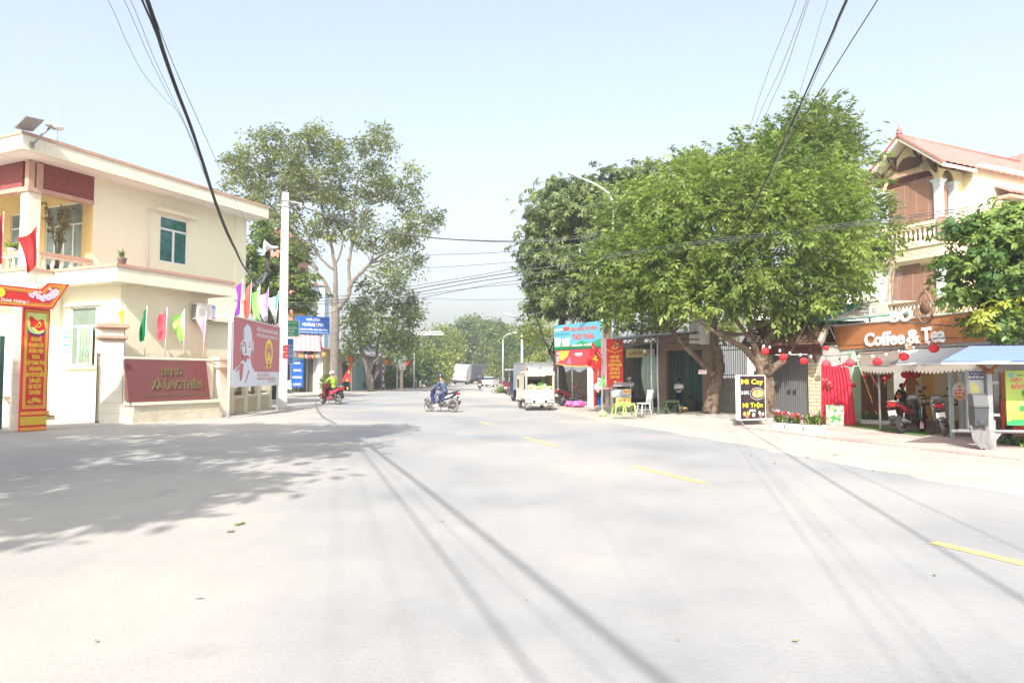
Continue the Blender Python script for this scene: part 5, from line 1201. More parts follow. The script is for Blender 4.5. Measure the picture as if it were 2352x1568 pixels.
letters(MP,[('BẢN ĐỒ VIỆT NAM',(mx0+mx1)/2,mz1-.16,.055,.28),('TỔNG CÔNG TY VẬN TẢI',(mx0+mx1)/2+.02,mz1-.065,.022,.27)],M_whiteprint,.0925,bold=.02)
mb=MB(M_steel);mb.b2(mx0-.045,mx0-.003,.08,.15,mz0-.05,mz1+.02);mb.b2(mx1+.003,mx1+.03,.08,.15,mz0-.05,mz1+.02);mb.b2(mx0,mx1,.08,.15,mz0-.05,mz0-.003);mb.b2(mx1+.03,-.05,.1,.13,mz1-.28,mz1-.22);mb.b2(mx1+.03,-.05,.1,.13,mz0+.22,mz0+.28);mb.b2(.05,.24,.1,.13,mz1-.28,mz1-.22);mb.b2(.05,.24,.1,.13,mz0+.22,mz0+.28);mb.build('frame',MP)
bxx0,bz1_=BS.hy(2224,903,.05);bxx1,bz0_=BS.hy(2260,977,.05)
BN=thing('litter_bin','grey plastic litter bin hooked on the shelter notice panel','litter bin',BS.W(((bxx0+bxx1)/2,-.04,bz0_)),brz2)
hb_=bz1_-bz0_;wb_=(bxx1-bxx0)/2
M_bin=mat('grey_bin_plastic',(.055,.065,.075),.5,var=.15,scale=4)
mb=MB(M_bin);mb.hexa([(-wb_*.9,-.14,0),(wb_*.9,-.14,0),(wb_*.9,.12,0),(-wb_*.9,.12,0)],[(-wb_,-.16,hb_*.56),(wb_,-.16,hb_*.56),(wb_,.12,hb_*.56),(-wb_,.12,hb_*.56)]);mb.b2(-wb_*1.03,wb_*1.03,-.18,.12,hb_*.56,hb_*.61);mb.build('body',BN,bevel=.015)
mb=MB(mat('bin_hood',(.10,.105,.115),.5,var=.1));mb.prism([(-.15,hb_*.615),(.12,hb_*.615),(.12,hb_*.97),(-.02,hb_),(-.1,hb_*.93)],-wb_,wb_,'yz');mb.build('hood',BN)
mb=MB(M_dkplastic);ring(mb,0,hb_*.2,wb_*.55,wb_*.66,-.175,14,R(180),R(360),1.,1.2);mb.build('handle',BN)
TRP=thing('grey_cloth','torn grey cloth trailing from the litter bin to the pavement','cloth',BS.W(((bxx0+bxx1)/2-.02,.0,.03)),brz2)
mb=MB(mat('grey_tarp',(.17,.165,.17),.85,var=.12,scale=6,bump=.3));zc=bz0_-.03
mb.grid(lambda u,v:((u-.5)*(.34-.02*v)+.13*v*v+.02*math.sin(v*7),-.06-.12*v+.03*math.sin(u*9+v*4),zc*(1-v)+.01+.03*math.sin(u*11)*v*v),14,14);mb.build('fabric',TRP,recalc=False)
gx0p,gz1p=BS.hy(2308,851,.12);_,gz0p=BS.hy(2308,976,.12)
GPo=thing('green_poster','green environment poster with pink slogan hung right of the shelter post','poster',(bo.x,bo.y,.03),brz2)
gz0p-=.03;gz1p-=.03;pw_=1.5;ph_=gz1p-gz0p
MB(mat('lime_poster',(.36,.50,.10),.5,var=.3,scale=1.6)).b2(gx0p,gx0p+pw_,.10,.13,gz0p,gz1p).build('board',GPo)
mb=MB(mat('poster_green',(.03,.34,.10),.5,var=.15));flat(mb,[(gx0p,gz0p),(gx0p+pw_,gz0p),(gx0p+pw_,gz0p+.16*ph_)]+[(gx0p+pw_*(1-i/10),gz0p+ph_*(.06+.05*math.sin(i*.8+1.2)))for i in range(11)],.096)
rr2=random.Random(3)
mb.m(mat('poster_tree_green',(.03,.22,.06),.5,var=.3,scale=12))
for i in range(46):
 a=rr2.uniform(0,2*PI);r_=.32*math.sqrt(rr2.random());disc(mb,gx0p+.62+r_*1.2*math.cos(a),gz0p+ph_*.44+r_*math.sin(a)*1.0,.035+.05*rr2.random(),.03+.045*rr2.random(),.0955-.0004*i,7)
mb.m(mat('poster_pale',(.75,.80,.62),.5,var=.1));
for i in range(9):
 t0,t1=i/9,(i+1)/9;q=lambda t:(gx0p+.25+.45*t*t+.1*t,gz0p+ph_*(.45-.33*t));a_,b_=q(t0),q(t1);flat(mb,[a_,b_,(b_[0]+.05,b_[1]-.015),(a_[0]+.05*t0,a_[1]-.015)],.074)
mb.m(mat('poster_yellow',(.75,.55,.08),.5,var=.1))
for i in range(14):disc(mb,gx0p+.05+rr2.random()*.3,gz0p+ph_*(.12+.12*rr2.random()),.03,.025,.0735-.0004*i,6)
mb.build('poster_artwork',GPo)
letters(GPo,[('HÃY CHUNG TAY',gx0p+.10+.46,gz1p-.27*ph_*.75,.075,.92),('BẢO VỆ MÔI TRƯỜNG',gx0p+.10+.62,gz1p-.33*ph_,.09,1.24)],mat('poster_pink',(.66,.10,.16),.5,var=0),.095,bold=.04)
letters(GPo,[('HỘI LIÊN HIỆP PHỤ NỮ XÃ',gx0p+.22+.35,gz1p-.10*ph_,.035,.72)],mat('poster_navy',(.04,.1,.2),.5,var=0),.095,name='heading_lettering',bold=.02)
mb=MB(mat('poster_blue',(.15,.40,.62),.5,var=0));disc(mb,gx0p+.11,gz1p-.085*ph_,.05,.05,.0945,12);mb.build('printed_crest',GPo)
og=at(2203,898,17.2)
OV=thing('oval_sign','oval orange and white cafe sign on a grey post beside the shelter','sign',(og.x,og.y,0),R(-8))
mb=MB(mat('oval_white',(.62,.58,.54),.5,var=.05));rx_,rz2=.148,.225
mb.prism([(rx_*math.cos(2*PI*i/26),og.z+rz2*math.sin(2*PI*i/26))for i in range(26)],-.02,.02,'xz');mb.build('board',OV)
mb=MB(mat('oval_orange',(.52,.18,.07),.5,var=0));flat(mb,[(rx_*.92*math.cos(t),og.z+rz2*.94*math.sin(t))for t in[PI+PI*i/16-.0 for i in range(17)]]+[(rx_*.9,og.z+.02),(0,og.z+.06),(-rx_*.9,og.z+.02)],-.023)
flat(mb,[(-.05,og.z+.16),(.0,og.z+.13),(.05,og.z+.16),(.03,og.z+.09),(-.03,og.z+.09)],-.0235);mb.build('printed_panel',OV)
letters(OV,[('TRÀ SỮA',0,og.z-.03,.04,.22),('ĐỒ UỐNG',0,og.z-.11,.035,.16)],M_whiteprint,-.026,bold=.03)
MB(mat('blue_grey_post',(.30,.38,.40),.6,.1,var=.1)).b2(-.20,-.10 if 0 else-.12,.03,.11,0,2.1).build('post',OV)
pp=at(2203,975,19.2)
PT=thing('metal_partition','pale grey metal partition behind the oval sign','partition',(pp.x,pp.y,0),R(-20))
mb=MB(mat('pale_sheet',(.42,.45,.46),.6,.1,var=.08));
for i in range(7):mb.b2(i*.14,i*.14+.13,0,.03,.05,2.3)
mb.m(M_or);mb.b2(1.02,1.5,.0,.05,.05,2.3);mb.build('sheet',PT)
rb=at(2335,985,18.5)
RB=thing('red_board','red board with large white lettering low behind the shelter bench','sign',(rb.x,rb.y,0),R(-15))
MB(mat('board_red',(.55,.07,.05),.6,var=.08)).b2(-.35,1.8,0,.04,.12,.92).build('board',RB)
letters(RB,[('DỰ ÁN',.18,.62,.20,.72)],M_whiteprint,-.006,bold=.05);letters(RB,[('BÁN ĐẤT NỀN',.25,.3,.10,.8)],M_yellow,-.006,name='lower_lettering',bold=.03)
MB(M_greymetal).b2(-.3,1.75,.041,.08,0,.12).build('foot',RB)
M_tyre=mat('tyre_rubber',(.028,.028,.028),.85,var=.2,scale=12);M_tyred=mat('dusty_tyre',(.16,.145,.125),.9,var=.2,scale=10)
M_rim=mat('alloy_rim',(.42,.42,.42),.35,.8,var=.1);M_engine=mat('engine_metal',(.14,.135,.13),.5,.6,var=.3,scale=15)
M_seat=mat('black_seat_vinyl',(.018,.018,.02),.5,var=.1);M_plate=mat('white_plate',(.78,.78,.76),.4,var=.03)
def wheel(par,x,r,wd,tyre=M_tyre,spokes=9,rim=M_rim,y=0,z=None,nm='wheel'):
 z=r if z is None else z;w=thing(nm,None,None,(x,y,z));w.parent=par
 mb=MB(tyre);n=26;m_=8
 vs=[];fs=[]
 for i in range(n):
  t=2*PI*i/n
  for k in range(m_):
   u=2*PI*k/m_;q=r-wd*.55+wd*.55*math.cos(u);vs.append((q*math.cos(t),wd*.5*math.sin(u),q*math.sin(t)))
 for i in range(n):
  for k in range(m_):fs.append((i*m_+k,((i+1)%n)*m_+k,((i+1)%n)*m_+(k+1)%m_,i*m_+(k+1)%m_))
 mb.add(vs,fs,True);mb.build('tyre',w)
 mb=MB(rim);q=r-wd*1.05
 mb.lathe([(q,-wd*.3),(q+.012,-wd*.3),(q+.012,wd*.3),(q,wd*.3),(q-.012,0),(q,-wd*.3)],(0,0,0),26,'y');mb.lathe([(.0,-wd*.6),(.045,-wd*.6),(.045,wd*.6),(0,wd*.6)],(0,0,0),12,'y')
 for i in range(spokes):t=2*PI*i/spokes;mb.bar((.03*math.cos(t),0,.03*math.sin(t)),(q*math.cos(t+.12),0,q*math.sin(t+.12)),.02 if spokes<8 else .008)
 mb.build('rim',w);return w
def motorbike(label,loc,rz,col,kind='wave',col2=None,tyre=M_tyre,scale=1.,group=None,plate=True,lean=0.,col3=None):
 t=thing('motorbike',label,'motorbike',loc,rz,group);t.scale=(scale,)*3;t.rotation_euler=(R(lean),0,rz)
 c2=col2 or M_dkplastic;wr,ww=(.285,.085)if kind=='wave' else(.245,.11)
 wheel(t,-.62,wr,ww*1.08,tyre,9 if kind=='wave' else 5);wheel(t,.62,wr,ww,tyre,9 if kind=='wave' else 5)
 if kind=='wave':
  mb=MB(M_greymetal)
  for s in(-1,1):mb.tube([(.62,s*.075,wr),(.47,s*.075,.66)],.02,7)
  mb.tube([(.47,0,.62),(.40,0,.93)],.03,8);mb.build('front_fork',t)
  mb=MB(col);mb.grid(lambda u,v:(.62+(wr+.035)*math.cos(R(35+105*u)),(v-.5)*.15,wr+(wr+.035)*math.sin(R(35+105*u))),10,3);mb.build('front_mudguard',t,recalc=False)
  mb=MB(col);mb.prism([(.44,.92),(.50,.70),(.42,.50),(.28,.34),(.19,.36),(.30,.56),(.36,.75),(.36,.94)],-.15,-.05,'xz');mb.prism([(.44,.92),(.50,.70),(.42,.50),(.28,.34),(.19,.36),(.30,.56),(.36,.75),(.36,.94)],.05,.15,'xz');mb.prism([(.46,.94),(.52,.72),(.45,.55),(.40,.55),(.38,.94)],-.049,.049,'xz');mb.build('leg_shield',t,bevel=.02)
  mb=MB(c2);mb.prism([(.30,.56),(.18,.40),(-.05,.42),(-.12,.56),(-.05,.52),(.15,.50)],-.09,.09,'xz');mb.build('centre_frame',t,bevel=.015)
  mb=MB(col);P_=[(-.02,.70),(-.15,.50),(-.45,.60),(-.86,.82),(-.84,.87),(-.5,.76)];mb.prism(P_,-.135,-.07,'xz');mb.prism(P_,.07,.135,'xz');mb.build('side_cowl',t,bevel=.02)
  mb=MB(M_white);P_=[(-.25,.61),(-.40,.63),(-.70,.76),(-.66,.79),(-.4,.72)];mb.prism(P_,-.141,-.137,'xz');mb.prism(P_,.137,.141,'xz');mb.build('side_stripe',t)
  mb=MB(M_seat);mb.prism([(.02,.74),(-.02,.69),(-.45,.75),(-.80,.85),(-.80,.89),(-.55,.86),(-.3,.79),(-.1,.79)],-.12,.12,'xz');mb.build('seat',t,bevel=.03)
  mb=MB(M_black);mb.tube([(-.5,-.11,.82),(-.75,-.12,.90),(-.93,-.05,.93),(-.93,.05,.93),(-.75,.12,.90),(-.5,.11,.82)],.014,6);mb.build('grab_rail',t)
 else:
  mb=MB(M_dkplastic);mb.tube([(.62,.07,wr),(.52,.05,.52)],.03,8);mb.tube([(.62,-.07,wr),(.52,-.05,.52)],.03,8);mb.tube([(.5,0,.55),(.40,0,.95)],.035,8);mb.build('front_fork',t)
  mb=MB(col);mb.grid(lambda u,v:(.62+(wr+.04)*math.cos(R(20+110*u)),(v-.5)*.19,wr+(wr+.04)*math.sin(R(20+110*u))),10,3);mb.build('front_mudguard',t,recalc=False)
  mb=MB(col3 or col);mb.hexa([(.34,-.16,.32),(.46,-.07,.36),(.46,.07,.36),(.34,.16,.32)],[(.40,-.21,.72),(.58,-.08,.70),(.58,.08,.70),(.40,.21,.72)]);mb.hexa([(.40,-.21,.722),(.58,-.08,.702),(.58,.08,.702),(.40,.21,.722)],[(.33,-.14,.98),(.46,-.06,.94),(.46,.06,.94),(.33,.14,.98)]);mb.build('front_cowl',t,bevel=.03)
  mb=MB(c2);mb.prism([(.40,.30),(.36,.72),(.30,.92),(.27,.90),(.31,.60),(.27,.37),(-.05,.34),(-.25,.40),(-.25,.27),(.2,.25)],-.15,.15,'xz');mb.build('leg_shield',t,bevel=.02)
  mb=MB(col);P_=[(-.05,.45),(-.10,.64),(-.5,.74),(-.90,.80),(-.92,.74),(-.62,.60),(-.35,.47)];mb.prism(P_,-.17,-.09,'xz');mb.prism(P_,.09,.17,'xz');mb.prism([(-.82,.79),(-.94,.80),(-.95,.72),(-.82,.68)],-.089,.089,'xz');mb.build('side_cowl',t,bevel=.03)
  mb=MB(M_seat);mb.prism([(.0,.66),(-.06,.62),(-.5,.72),(-.86,.80),(-.88,.84),(-.6,.84),(-.35,.78),(-.1,.76)],-.14,.14,'xz');mb.build('seat',t,bevel=.035)
  mb=MB(M_chrome);mb.tube([(-.62,-.13,.83),(-.90,-.12,.88),(-.96,0,.89),(-.90,.12,.88),(-.62,.13,.83)],.016,6);mb.build('grab_rail',t)
 mb=MB(M_engine);mb.lathe([(0,-.13),(.12,-.13),(.13,0),(.12,.13),(0,.13)],(-.08,0,.33),12,'y');mb.b2(-.05,.20,-.07,.07,.30,.42);mb.prism([(-.05,.26),(-.62,.24),(-.66,.29),(-.62,.34),(-.05,.40)],.07,.13,'xz')
 mb.tube([(-.62,-.1,.31),(-.5,-.11,.66)],.028,7);mb.tube([(-.62,.1,.31),(-.5,.11,.66)],.028,7);mb.build('engine',t)
 mb=MB(M_engine if kind=='scooter' else M_steel);mb.tube([(.12,-.1,.28),(-.1,-.15,.22),(-.3,-.16,.24),(-.42,-.17,.28),(-.80,-.18,.36)],[.016,.018,.025,.05,.055],8);mb.build('exhaust',t)
 mb=MB(M_dkplastic);mb.grid(lambda u,v:(-.62+(wr+.05)*math.cos(R(95+75*u)),(v-.5)*.13,wr+(wr+.05)*math.sin(R(95+75*u))),6,2);mb.prism([(-.84,.70),(-.93,.62),(-.99,.42),(-.97,.41),(-.88,.60)],-.07,.07,'xz');mb.build('rear_mudguard',t,recalc=False)
 if plate:mb=MB(M_plate);mb.box((-.965,0,.56),(.012,.20,.15),ry=R(-14));mb.build('number_plate',t)
 mb=MB(M_redlens);mb.prism([(-.86,.86),(-.95,.84),(-.93,.75),(-.84,.77)],-.085,.085,'xz');mb.build('tail_light',t,bevel=.01)
 mb=MB(M_black);mb.tube([(.33,-.33,.97),(.40,-.14,1.0),(.42,0,.98),(.40,.14,1.0),(.33,.33,.97)],.014,7);mb.tube([(.32,-.34,.97),(.37,-.21,.995)],.019,8);mb.tube([(.32,.34,.97),(.37,.21,.995)],.019,8);mb.build('handlebar',t)
 mb=MB(col3 or col);mb.prism([(.34,.92),(.52,.90),(.53,1.0),(.44,1.06),(.34,1.02)],-.12,.12,'xz');mb.build('headlamp_cowl',t,bevel=.03)
 mb=MB(M_clearlens);mb.ell((.52,0,.96),(.03,.085,.05),12,7);mb.build('headlight',t)
 for s in(-1,1):
  mb=MB(M_black);mb.tube([(.38,s*.2,1.0),(.37,s*.28,1.16),(.36,s*.33,1.18)],.007,5);mb.ell((.36,s*.34,1.19),(.018,.06,.045),10,6);mb.build('mirror',t)
 mb=MB(M_black);mb.tube([(-.05,.12,.22),(-.15,.26,.02)],.012,5);mb.build('side_stand',t)
 return t
C_blue=mat('dark_blue_paint',(.025,.035,.12),.3,.1,var=.05,coat=.4);C_pinkred=mat('pink_red_paint',(.55,.05,.09),.35,var=.06,coat=.3)
C_red=mat('wine_red_paint',(.20,.008,.014),.25,.1,var=.05,coat=.5);C_silver=mat('silver_grey_paint',(.36,.36,.36),.35,.4,var=.06)
C_black=mat('gloss_black_paint',(.015,.015,.017),.25,var=0,coat=.4);C_maroon=mat('maroon_paint',(.12,.012,.02),.3,var=.05,coat=.4);C_whitep=mat('scooter_white',(.74,.74,.74),.3,var=.03,coat=.3)
BK1=(-3.12,30.15,0.004);H1=R(153)
motorbike('dark blue motorbike with white side stripe crossing the road under its rider',BK1,H1,C_blue,tyre=M_tyred)
BK2=(-10.12,38.2,0.004);H2=R(140)
motorbike('pink red electric scooter ridden away by the person in a green jacket',BK2,H2,C_pinkred,'scooter',C_pinkred,tyre=M_tyred,scale=1.13,plate=False)
BK3=(-3.5,74.5,.004)
motorbike('small dark motorbike far down the road seen from behind',BK3,R(92),C_black,scale=1.1)
motorbike('glossy red scooter parked on the pink pavement before the coffee shop',(11.05,18.95,.03),R(36),C_red,'scooter',C_black,lean=-7,col3=C_silver)
motorbike('dusty silver grey motorbike parked beside the oval cafe sign',(11.50,18.3,.03),R(60),C_silver,tyre=M_tyred,lean=-8)
motorbike('maroon scooter parked under the grocery signboard beside the black trunk',(3.15,36.2,0),R(34),C_maroon,'scooter',M_dkplastic,lean=-6)
motorbike('white scooter parked in front of the blue bookshop banner',(-20.1,61.5,.0),R(-62),C_whitep,'scooter',M_dkplastic,scale=1.1)
for i,(dx,dy,h,c)in enumerate(((1161,903,95,C_maroon),(1168,906,80,C_black),(1174,909,100,C_red))):
 g_=gnd(dx,dy);motorbike('parked motorbike in the row left of the box truck',(g_.x,g_.y,0),R(h),c,scale=1.05,group='motorbikes parked left of the box truck',lean=-6)
for i,(dx,dy,h,c)in enumerate(((824,894,30,C_black),(838,895,10,C_maroon),(946,888,60,C_black),(958,887,75,C_maroon))):
 g_=gnd(dx,dy);motorbike(['black motorbike parked before the pale green shutter across the road','maroon motorbike parked behind the grey forked trunk across the road','black motorbike parked by the red signs far along the left side','maroon motorbike parked farthest along the left side'][i],(g_.x,g_.y,0),R(h),c,scale=1.05,lean=-6)
MTl=(1.27,31.1,.004);mrz=R(90+7)
MT=thing('mini_truck','small old white pickup truck with beige canopy frame loaded with cabbages','truck',MTl,mrz)
C_tw=mat('dusty_white_truck',(.70,.69,.64),.5,var=.06,scale=3,dirt=(.42,.38,.30),dirtscale=2,dirtamt=.5);C_cv=mat('beige_canvas',(.50,.45,.33),.85,var=.1,dirt=(.34,.30,.22),dirtscale=2,dirtamt=.5)
hw=.66
mb=MB(C_tw);mb.b2(0,.05,-hw,hw,.52,.93);mb.b2(.05,2.0,-hw,-hw+.04,.52,.93);mb.b2(.05,2.0,hw-.04,hw,.52,.93);mb.b2(.05,2.0,-hw+.04,hw-.04,.5,.56);mb.build('cargo_bed',MT,bevel=.012)
letters(MT,[('SUZUKI',0,0,.10,.66)],mat('faded_black_print',(.28,.28,.27),.6,var=0),0,name='lettering',bold=.0,fn=lambda x,y,z:(-.004,-x,.76+z))
mb=MB(C_tw);mb.b2(-.06,0.03,-hw,hw,.36,.515);mb.build('rear_panel',MT,bevel=.015)
mb=MB(M_greymetal);mb.b2(-.10,-.065,-hw+.1,hw-.1,.26,.31);mb.build('bumper',MT)
mb=MB(M_plate);mb.b2(-.075,-.062,-.17,.17,.36,.50);mb.build('number_plate',MT)
for s in(-1,1):MB(M_black).b2(-.072,-.06,s*.27-.06,s*.27+.06,.37,.49).build('plate_recess',MT)
for s in(-1,1):MB(M_redlens).b2(-.072,-.061,s*.54-.09,s*.54+.09,.45,.50).build('tail_light',MT)
mb=MB(C_tw);mb.prism([(2.04,.40),(3.25,.40),(3.30,.85),(3.02,1.50),(2.9,1.56),(2.04,1.56)],-hw,hw,'xz');mb.build('cab',MT,bevel=.04)
mb=MB(M_glassdark);mb.b2(2.028,2.038,-.45,.45,1.02,1.42);mb.b2(2.25,2.85,-hw-.006,-hw+.0,1.0,1.42);mb.b2(2.25,2.85,hw,hw+.006,1.0,1.42);mb.build('cab_window',MT)
mb=MB(C_cv)
for x in(.05,1.95):
 for s in(-1,1):mb.b2(x-.035,x+.035,s*(hw-.04)-.035,s*(hw-.04)+.035,.93,1.70)
mb.b2(.02,1.98,-hw+.005,-hw+.06,1.64,1.70);mb.b2(.02,1.98,hw-.06,hw-.005,1.64,1.70);mb.build('canopy_frame',MT)
mb=MB(C_cv);mb.grid(lambda u,v:(-.02+2.08*u,(v-.5)*2*(hw+.02),1.72+.12*math.sin(PI*v)**.5),6,16);mb.grid(lambda u,v:(-.02,(u-.5)*2*(hw+.02),1.60+(.12+.12*math.sin(PI*u)**.5)*v),16,2);mb.build('canopy_roof',MT,recalc=False)
mb=MB(C_cv);mb.grid(lambda u,v:(.5+1.5*u,hw-.005+.02*math.sin(u*14),.93+.75*v),14,4);mb.build('side_curtain',MT,recalc=False);mb=MB(C_cv);mb.grid(lambda u,v:(.3+1.7*u,-hw+.005,.93+.75*v),6,4);mb.build('side_curtain',MT,recalc=False)
for(x,s)in((.55,-1),(.55,1),(2.75,-1),(2.75,1)):wheel(MT,x,.27,.16,M_tyred,5,y=s*(hw-.12))
for s in(-1,1):MB(mat('mud_flap',(.22,.2,.17),.9,var=.2)).b2(.02,.04,s*(hw-.17)-.15,s*(hw-.17)+.15,.14,.40).build('mud_flap',MT)
def onMT(x,y,z):a=mrz;return(MTl[0]+x*math.cos(a)-y*math.sin(a),MTl[1]+x*math.sin(a)+y*math.cos(a),MTl[2]+z)
M_cab=mat('cabbage_leaf',(.50,.60,.30),.6,var=.3,scale=9,bump=.8,bscale=18);M_sack=mat('white_sack',(.74,.74,.68),.8,var=.08,bump=.5,bscale=10);M_gbag=mat('green_net_bag',(.22,.52,.16),.45,var=.3,scale=8,bump=.6,bscale=12)
def sack(label,loc,r,m,nm='sack',grp=None,seed=1,knot=True,cat='bag'):
 t=thing(nm,label,cat,loc,seed*.7,grp);rr=random.Random(seed);mb=MB(m);nu,nv=18,10
 ph=[rr.uniform(0,6)for _ in range(4)]
 def fn(u,v):
  a=2*PI*u;p=PI*v;q=1+.09*math.sin(3*a+ph[0]+3*p)+.06*math.sin(7*a+ph[1])*math.sin(p)+.05*math.sin(5*p+ph[2])
  return(r[0]*q*math.sin(p)*math.cos(a),r[1]*q*math.sin(p)*math.sin(a),max(0,r[2]*(1+q*math.cos(p))))
 mb.grid(fn,nu,nv);mb.build('body',t,recalc=False)
 if knot:MB(m).lathe([(.03,2*r[2]*.98),(.02,2*r[2]*1.05),(.06,2*r[2]*1.15),(.03,2*r[2]*1.16)],(0,0,0),8).build('knot',t)
 return t
sack('white sack spilling over the truck tailgate on its left',onMT(.42,.30,.57),(.34,.30,.26),M_sack,seed=2);sack('pale white sack against the truck tailgate on its right',onMT(.45,-.30,.57),(.35,.30,.27),M_sack,seed=3)
sack('green net bag of cabbages topmost on the truck load',onMT(.70,-.22,.98),(.27,.25,.16),M_gbag,'cabbage_bag',seed=4);sack('pale green bag of cabbages on the truck load',onMT(.62,.28,.95),(.27,.22,.13),M_cab,'cabbage_bag',seed=5)
rrc=random.Random(5)
for i in range(7):
 x,y=.18+.16*rrc.random(),-.5+i*.165;p=onMT(x,y,.93);c=thing('cabbage','loose pale cabbage at the lip of the truck tailgate','cabbage',p,i,'cabbages along the truck tailgate')
 mb=MB(M_cab);mb.ell((0,0,.09),(.12,.12,.10),12,8,.15);mb.build('head',c);mb=MB(M_leafB);mb.grid(lambda u,v:(.10*math.cos(2*PI*u)*(1+.3*v),.10*math.sin(2*PI*u)*(1+.3*v),.03+.10*v+.02*math.sin(u*20)),14,2);mb.build('outer_leaf',c,recalc=False)
BTl=(1.62,39.2,.004);brz3=R(90+13)
BT=thing('box_truck','dark blue box truck with pale grey cargo body parked ahead of the pickup','truck',BTl,brz3)
C_box=mat('grey_box_panel',(.33,.35,.37),.5,.2,var=.06,dirt=(.24,.25,.26),dirtscale=1,dirtamt=.4);C_bluecab=mat('navy_cab_paint',(.02,.035,.10),.35,.1,var=.05)
hw=.86
MB(C_box).b2(0,3.1,-hw,hw,.72,2.30).build('cargo_box',BT,bevel=.02)
mb=MB(M_white)
for s in(-1,1):mb.b2(-.025,-.003,s*hw/2-hw/2+.06,s*hw/2+hw/2-.06,.80,2.02)
mb.build('rear_door',BT);mb=MB(M_greymetal);mb.b2(-.03,-.004,-hw,hw,2.04,2.1);mb.b2(-.03,-.004,-hw,hw,2.2,2.26)
for s in(-1,1):mb.tube([(-.04,s*.08,.8),(-.04,s*.08,2.02)],.016,6);mb.b2(-.03,-.004,s*.35-.02,s*.35+.02,2.1,2.2)
mb.b2(-.06,3.15,-hw-.02,hw+.02,2.302,2.35);mb.build('door_hardware',BT)
for s in(-1,1):MB(M_redlens).b2(-.035,-.026,s*.78-.05,s*.78+.05,1.85,2.02).build('marker_lamp',BT)
MB(C_bluecab).prism([(3.2,.45),(4.35,.45),(4.45,.95),(4.30,1.85),(4.15,1.95),(3.2,1.95)],-hw+.05,hw-.05,'xz').build('cab',BT,bevel=.05)
mb=MB(M_glassdark);mb.b2(3.45,4.15,hw-.048,hw-.04,1.2,1.75);mb.b2(3.45,4.15,-hw+.04,-hw+.048,1.2,1.75);mb.build('cab_window',BT)
mb=MB(M_black);mb.bar((4.1,hw-.05,1.5),(4.2,hw+.2,1.55),.03);mb.b2(4.15,4.2,hw+.12,hw+.28,1.25,1.6);mb.build('mirror',BT)
mb=MB(M_dkplastic);mb.b2(.1,4.2,-.35,.35,.45,.70);mb.build('chassis',BT)
for(x,s)in((.75,-1),(.75,1),(3.75,-1),(3.75,1)):wheel(BT,x,.36,.22,M_tyre,6,y=s*(hw-.16))
g_=gnd(1085,883)
FT=thing('lorry','white cabbed lorry with grey tarpaulin body leaning on the distant bend','truck',(g_.x-1.6,g_.y,0.0),R(-112));FT.rotation_euler=(R(-4),0,R(-112))
C_tarp=mat('slate_tarpaulin',(.10,.115,.15),.7,var=.15,scale=1.5,dirt=(.25,.26,.28),dirtscale=.8,dirtamt=.5)
hw=1.35
MB(C_tarp).b2(-7,-.2,-hw,hw,1.0,3.6).build('cargo_body',FT,bevel=.05)
MB(mat('dusty_cab_white',(.46,.47,.47),.5,var=.1,dirt=(.3,.29,.27),dirtscale=1,dirtamt=.4)).prism([(-.15,.6),(1.75,.6),(1.8,1.3),(1.65,2.5),(1.0,3.5),(-.15,3.55)],-hw+.08,hw-.08,'xz').build('cab',FT,bevel=.06)
mb=MB(mat('painted_reflection_windscreen',(.35,.42,.46),.1,var=.2,scale=1));mb.hexa([(1.79,-1.1,1.6),(1.80,-1.1,1.62),(1.80,1.1,1.62),(1.79,1.1,1.6)],[(1.66,-1.05,2.42),(1.67,-1.05,2.44),(1.67,1.05,2.44),(1.66,1.05,2.42)]);mb.build('windscreen',FT)  # windscreen reflection put into the pale glass colour
mb=MB(M_dkplastic);mb.b2(1.70,1.86,-hw+.1,hw-.1,.45,.78);mb.b2(-6.8,1.5,-.5,.5,.6,.98);mb.build('bumper',FT)
for s in(-1,1):MB(M_redlens).b2(1.80,1.84,s*1.0-.22,s*1.0+.22,1.25,1.42).build('marker_stripe',FT)
for s in(-1,1):MB(M_clearlens).b2(1.80,1.85,s*.95-.2,s*.95+.2,.9,1.1).build('headlight',FT)
for x in(1.0,-4.6,-5.8):
 for s in(-1,1):wheel(FT,x,.5,.3,M_tyre,6,y=s*(hw-.25))
cg=gnd(1125,888)
CR=thing('car','white saloon car seen from behind far along the road','car',(cg.x,cg.y,.004),R(80))
hw=.90
mb=MB(C_whitep)
sec=[(-2.25,.45,.80,.84),(-2.2,.28,.95,.88),(-1.55,.25,1.0,.90),(-.3,.25,.98,.90),(1.2,.25,.95,.90),(2.1,.28,.78,.86),(2.3,.40,.66,.72)]
for i in range(len(sec)-1):
 a_,b_=sec[i],sec[i+1];mb.hexa([(a_[0],-a_[3],a_[1]),(b_[0],-b_[3],b_[1]),(b_[0],b_[3],b_[1]),(a_[0],a_[3],a_[1])],[(a_[0],-a_[3]*.95,a_[2]),(b_[0],-b_[3]*.95,b_[2]),(b_[0],b_[3]*.95,b_[2]),(a_[0],a_[3]*.95,a_[2])])
mb.prism([(-1.0,1.40),(.1,1.44),(.5,1.38),(-1.25,1.32)],-.60,.60,'xz');mb.build('body',CR,bevel=.04)
mb=MB(M_glassdark);mb.hexa([(-1.95,-.76,.98),(1.25,-.76,.96),(1.25,.76,.96),(-1.95,.76,.98)],[(-1.22,-.62,1.335),(.52,-.62,1.335),(.52,.62,1.335),(-1.22,.62,1.335)]);mb.build('window',CR)
mb=MB(M_redlens)
for s in(-1,1):MB(M_redlens).b2(-2.27,-2.2,s*.66-.18,s*.66+.18,.72,.84).build('tail_light',CR)
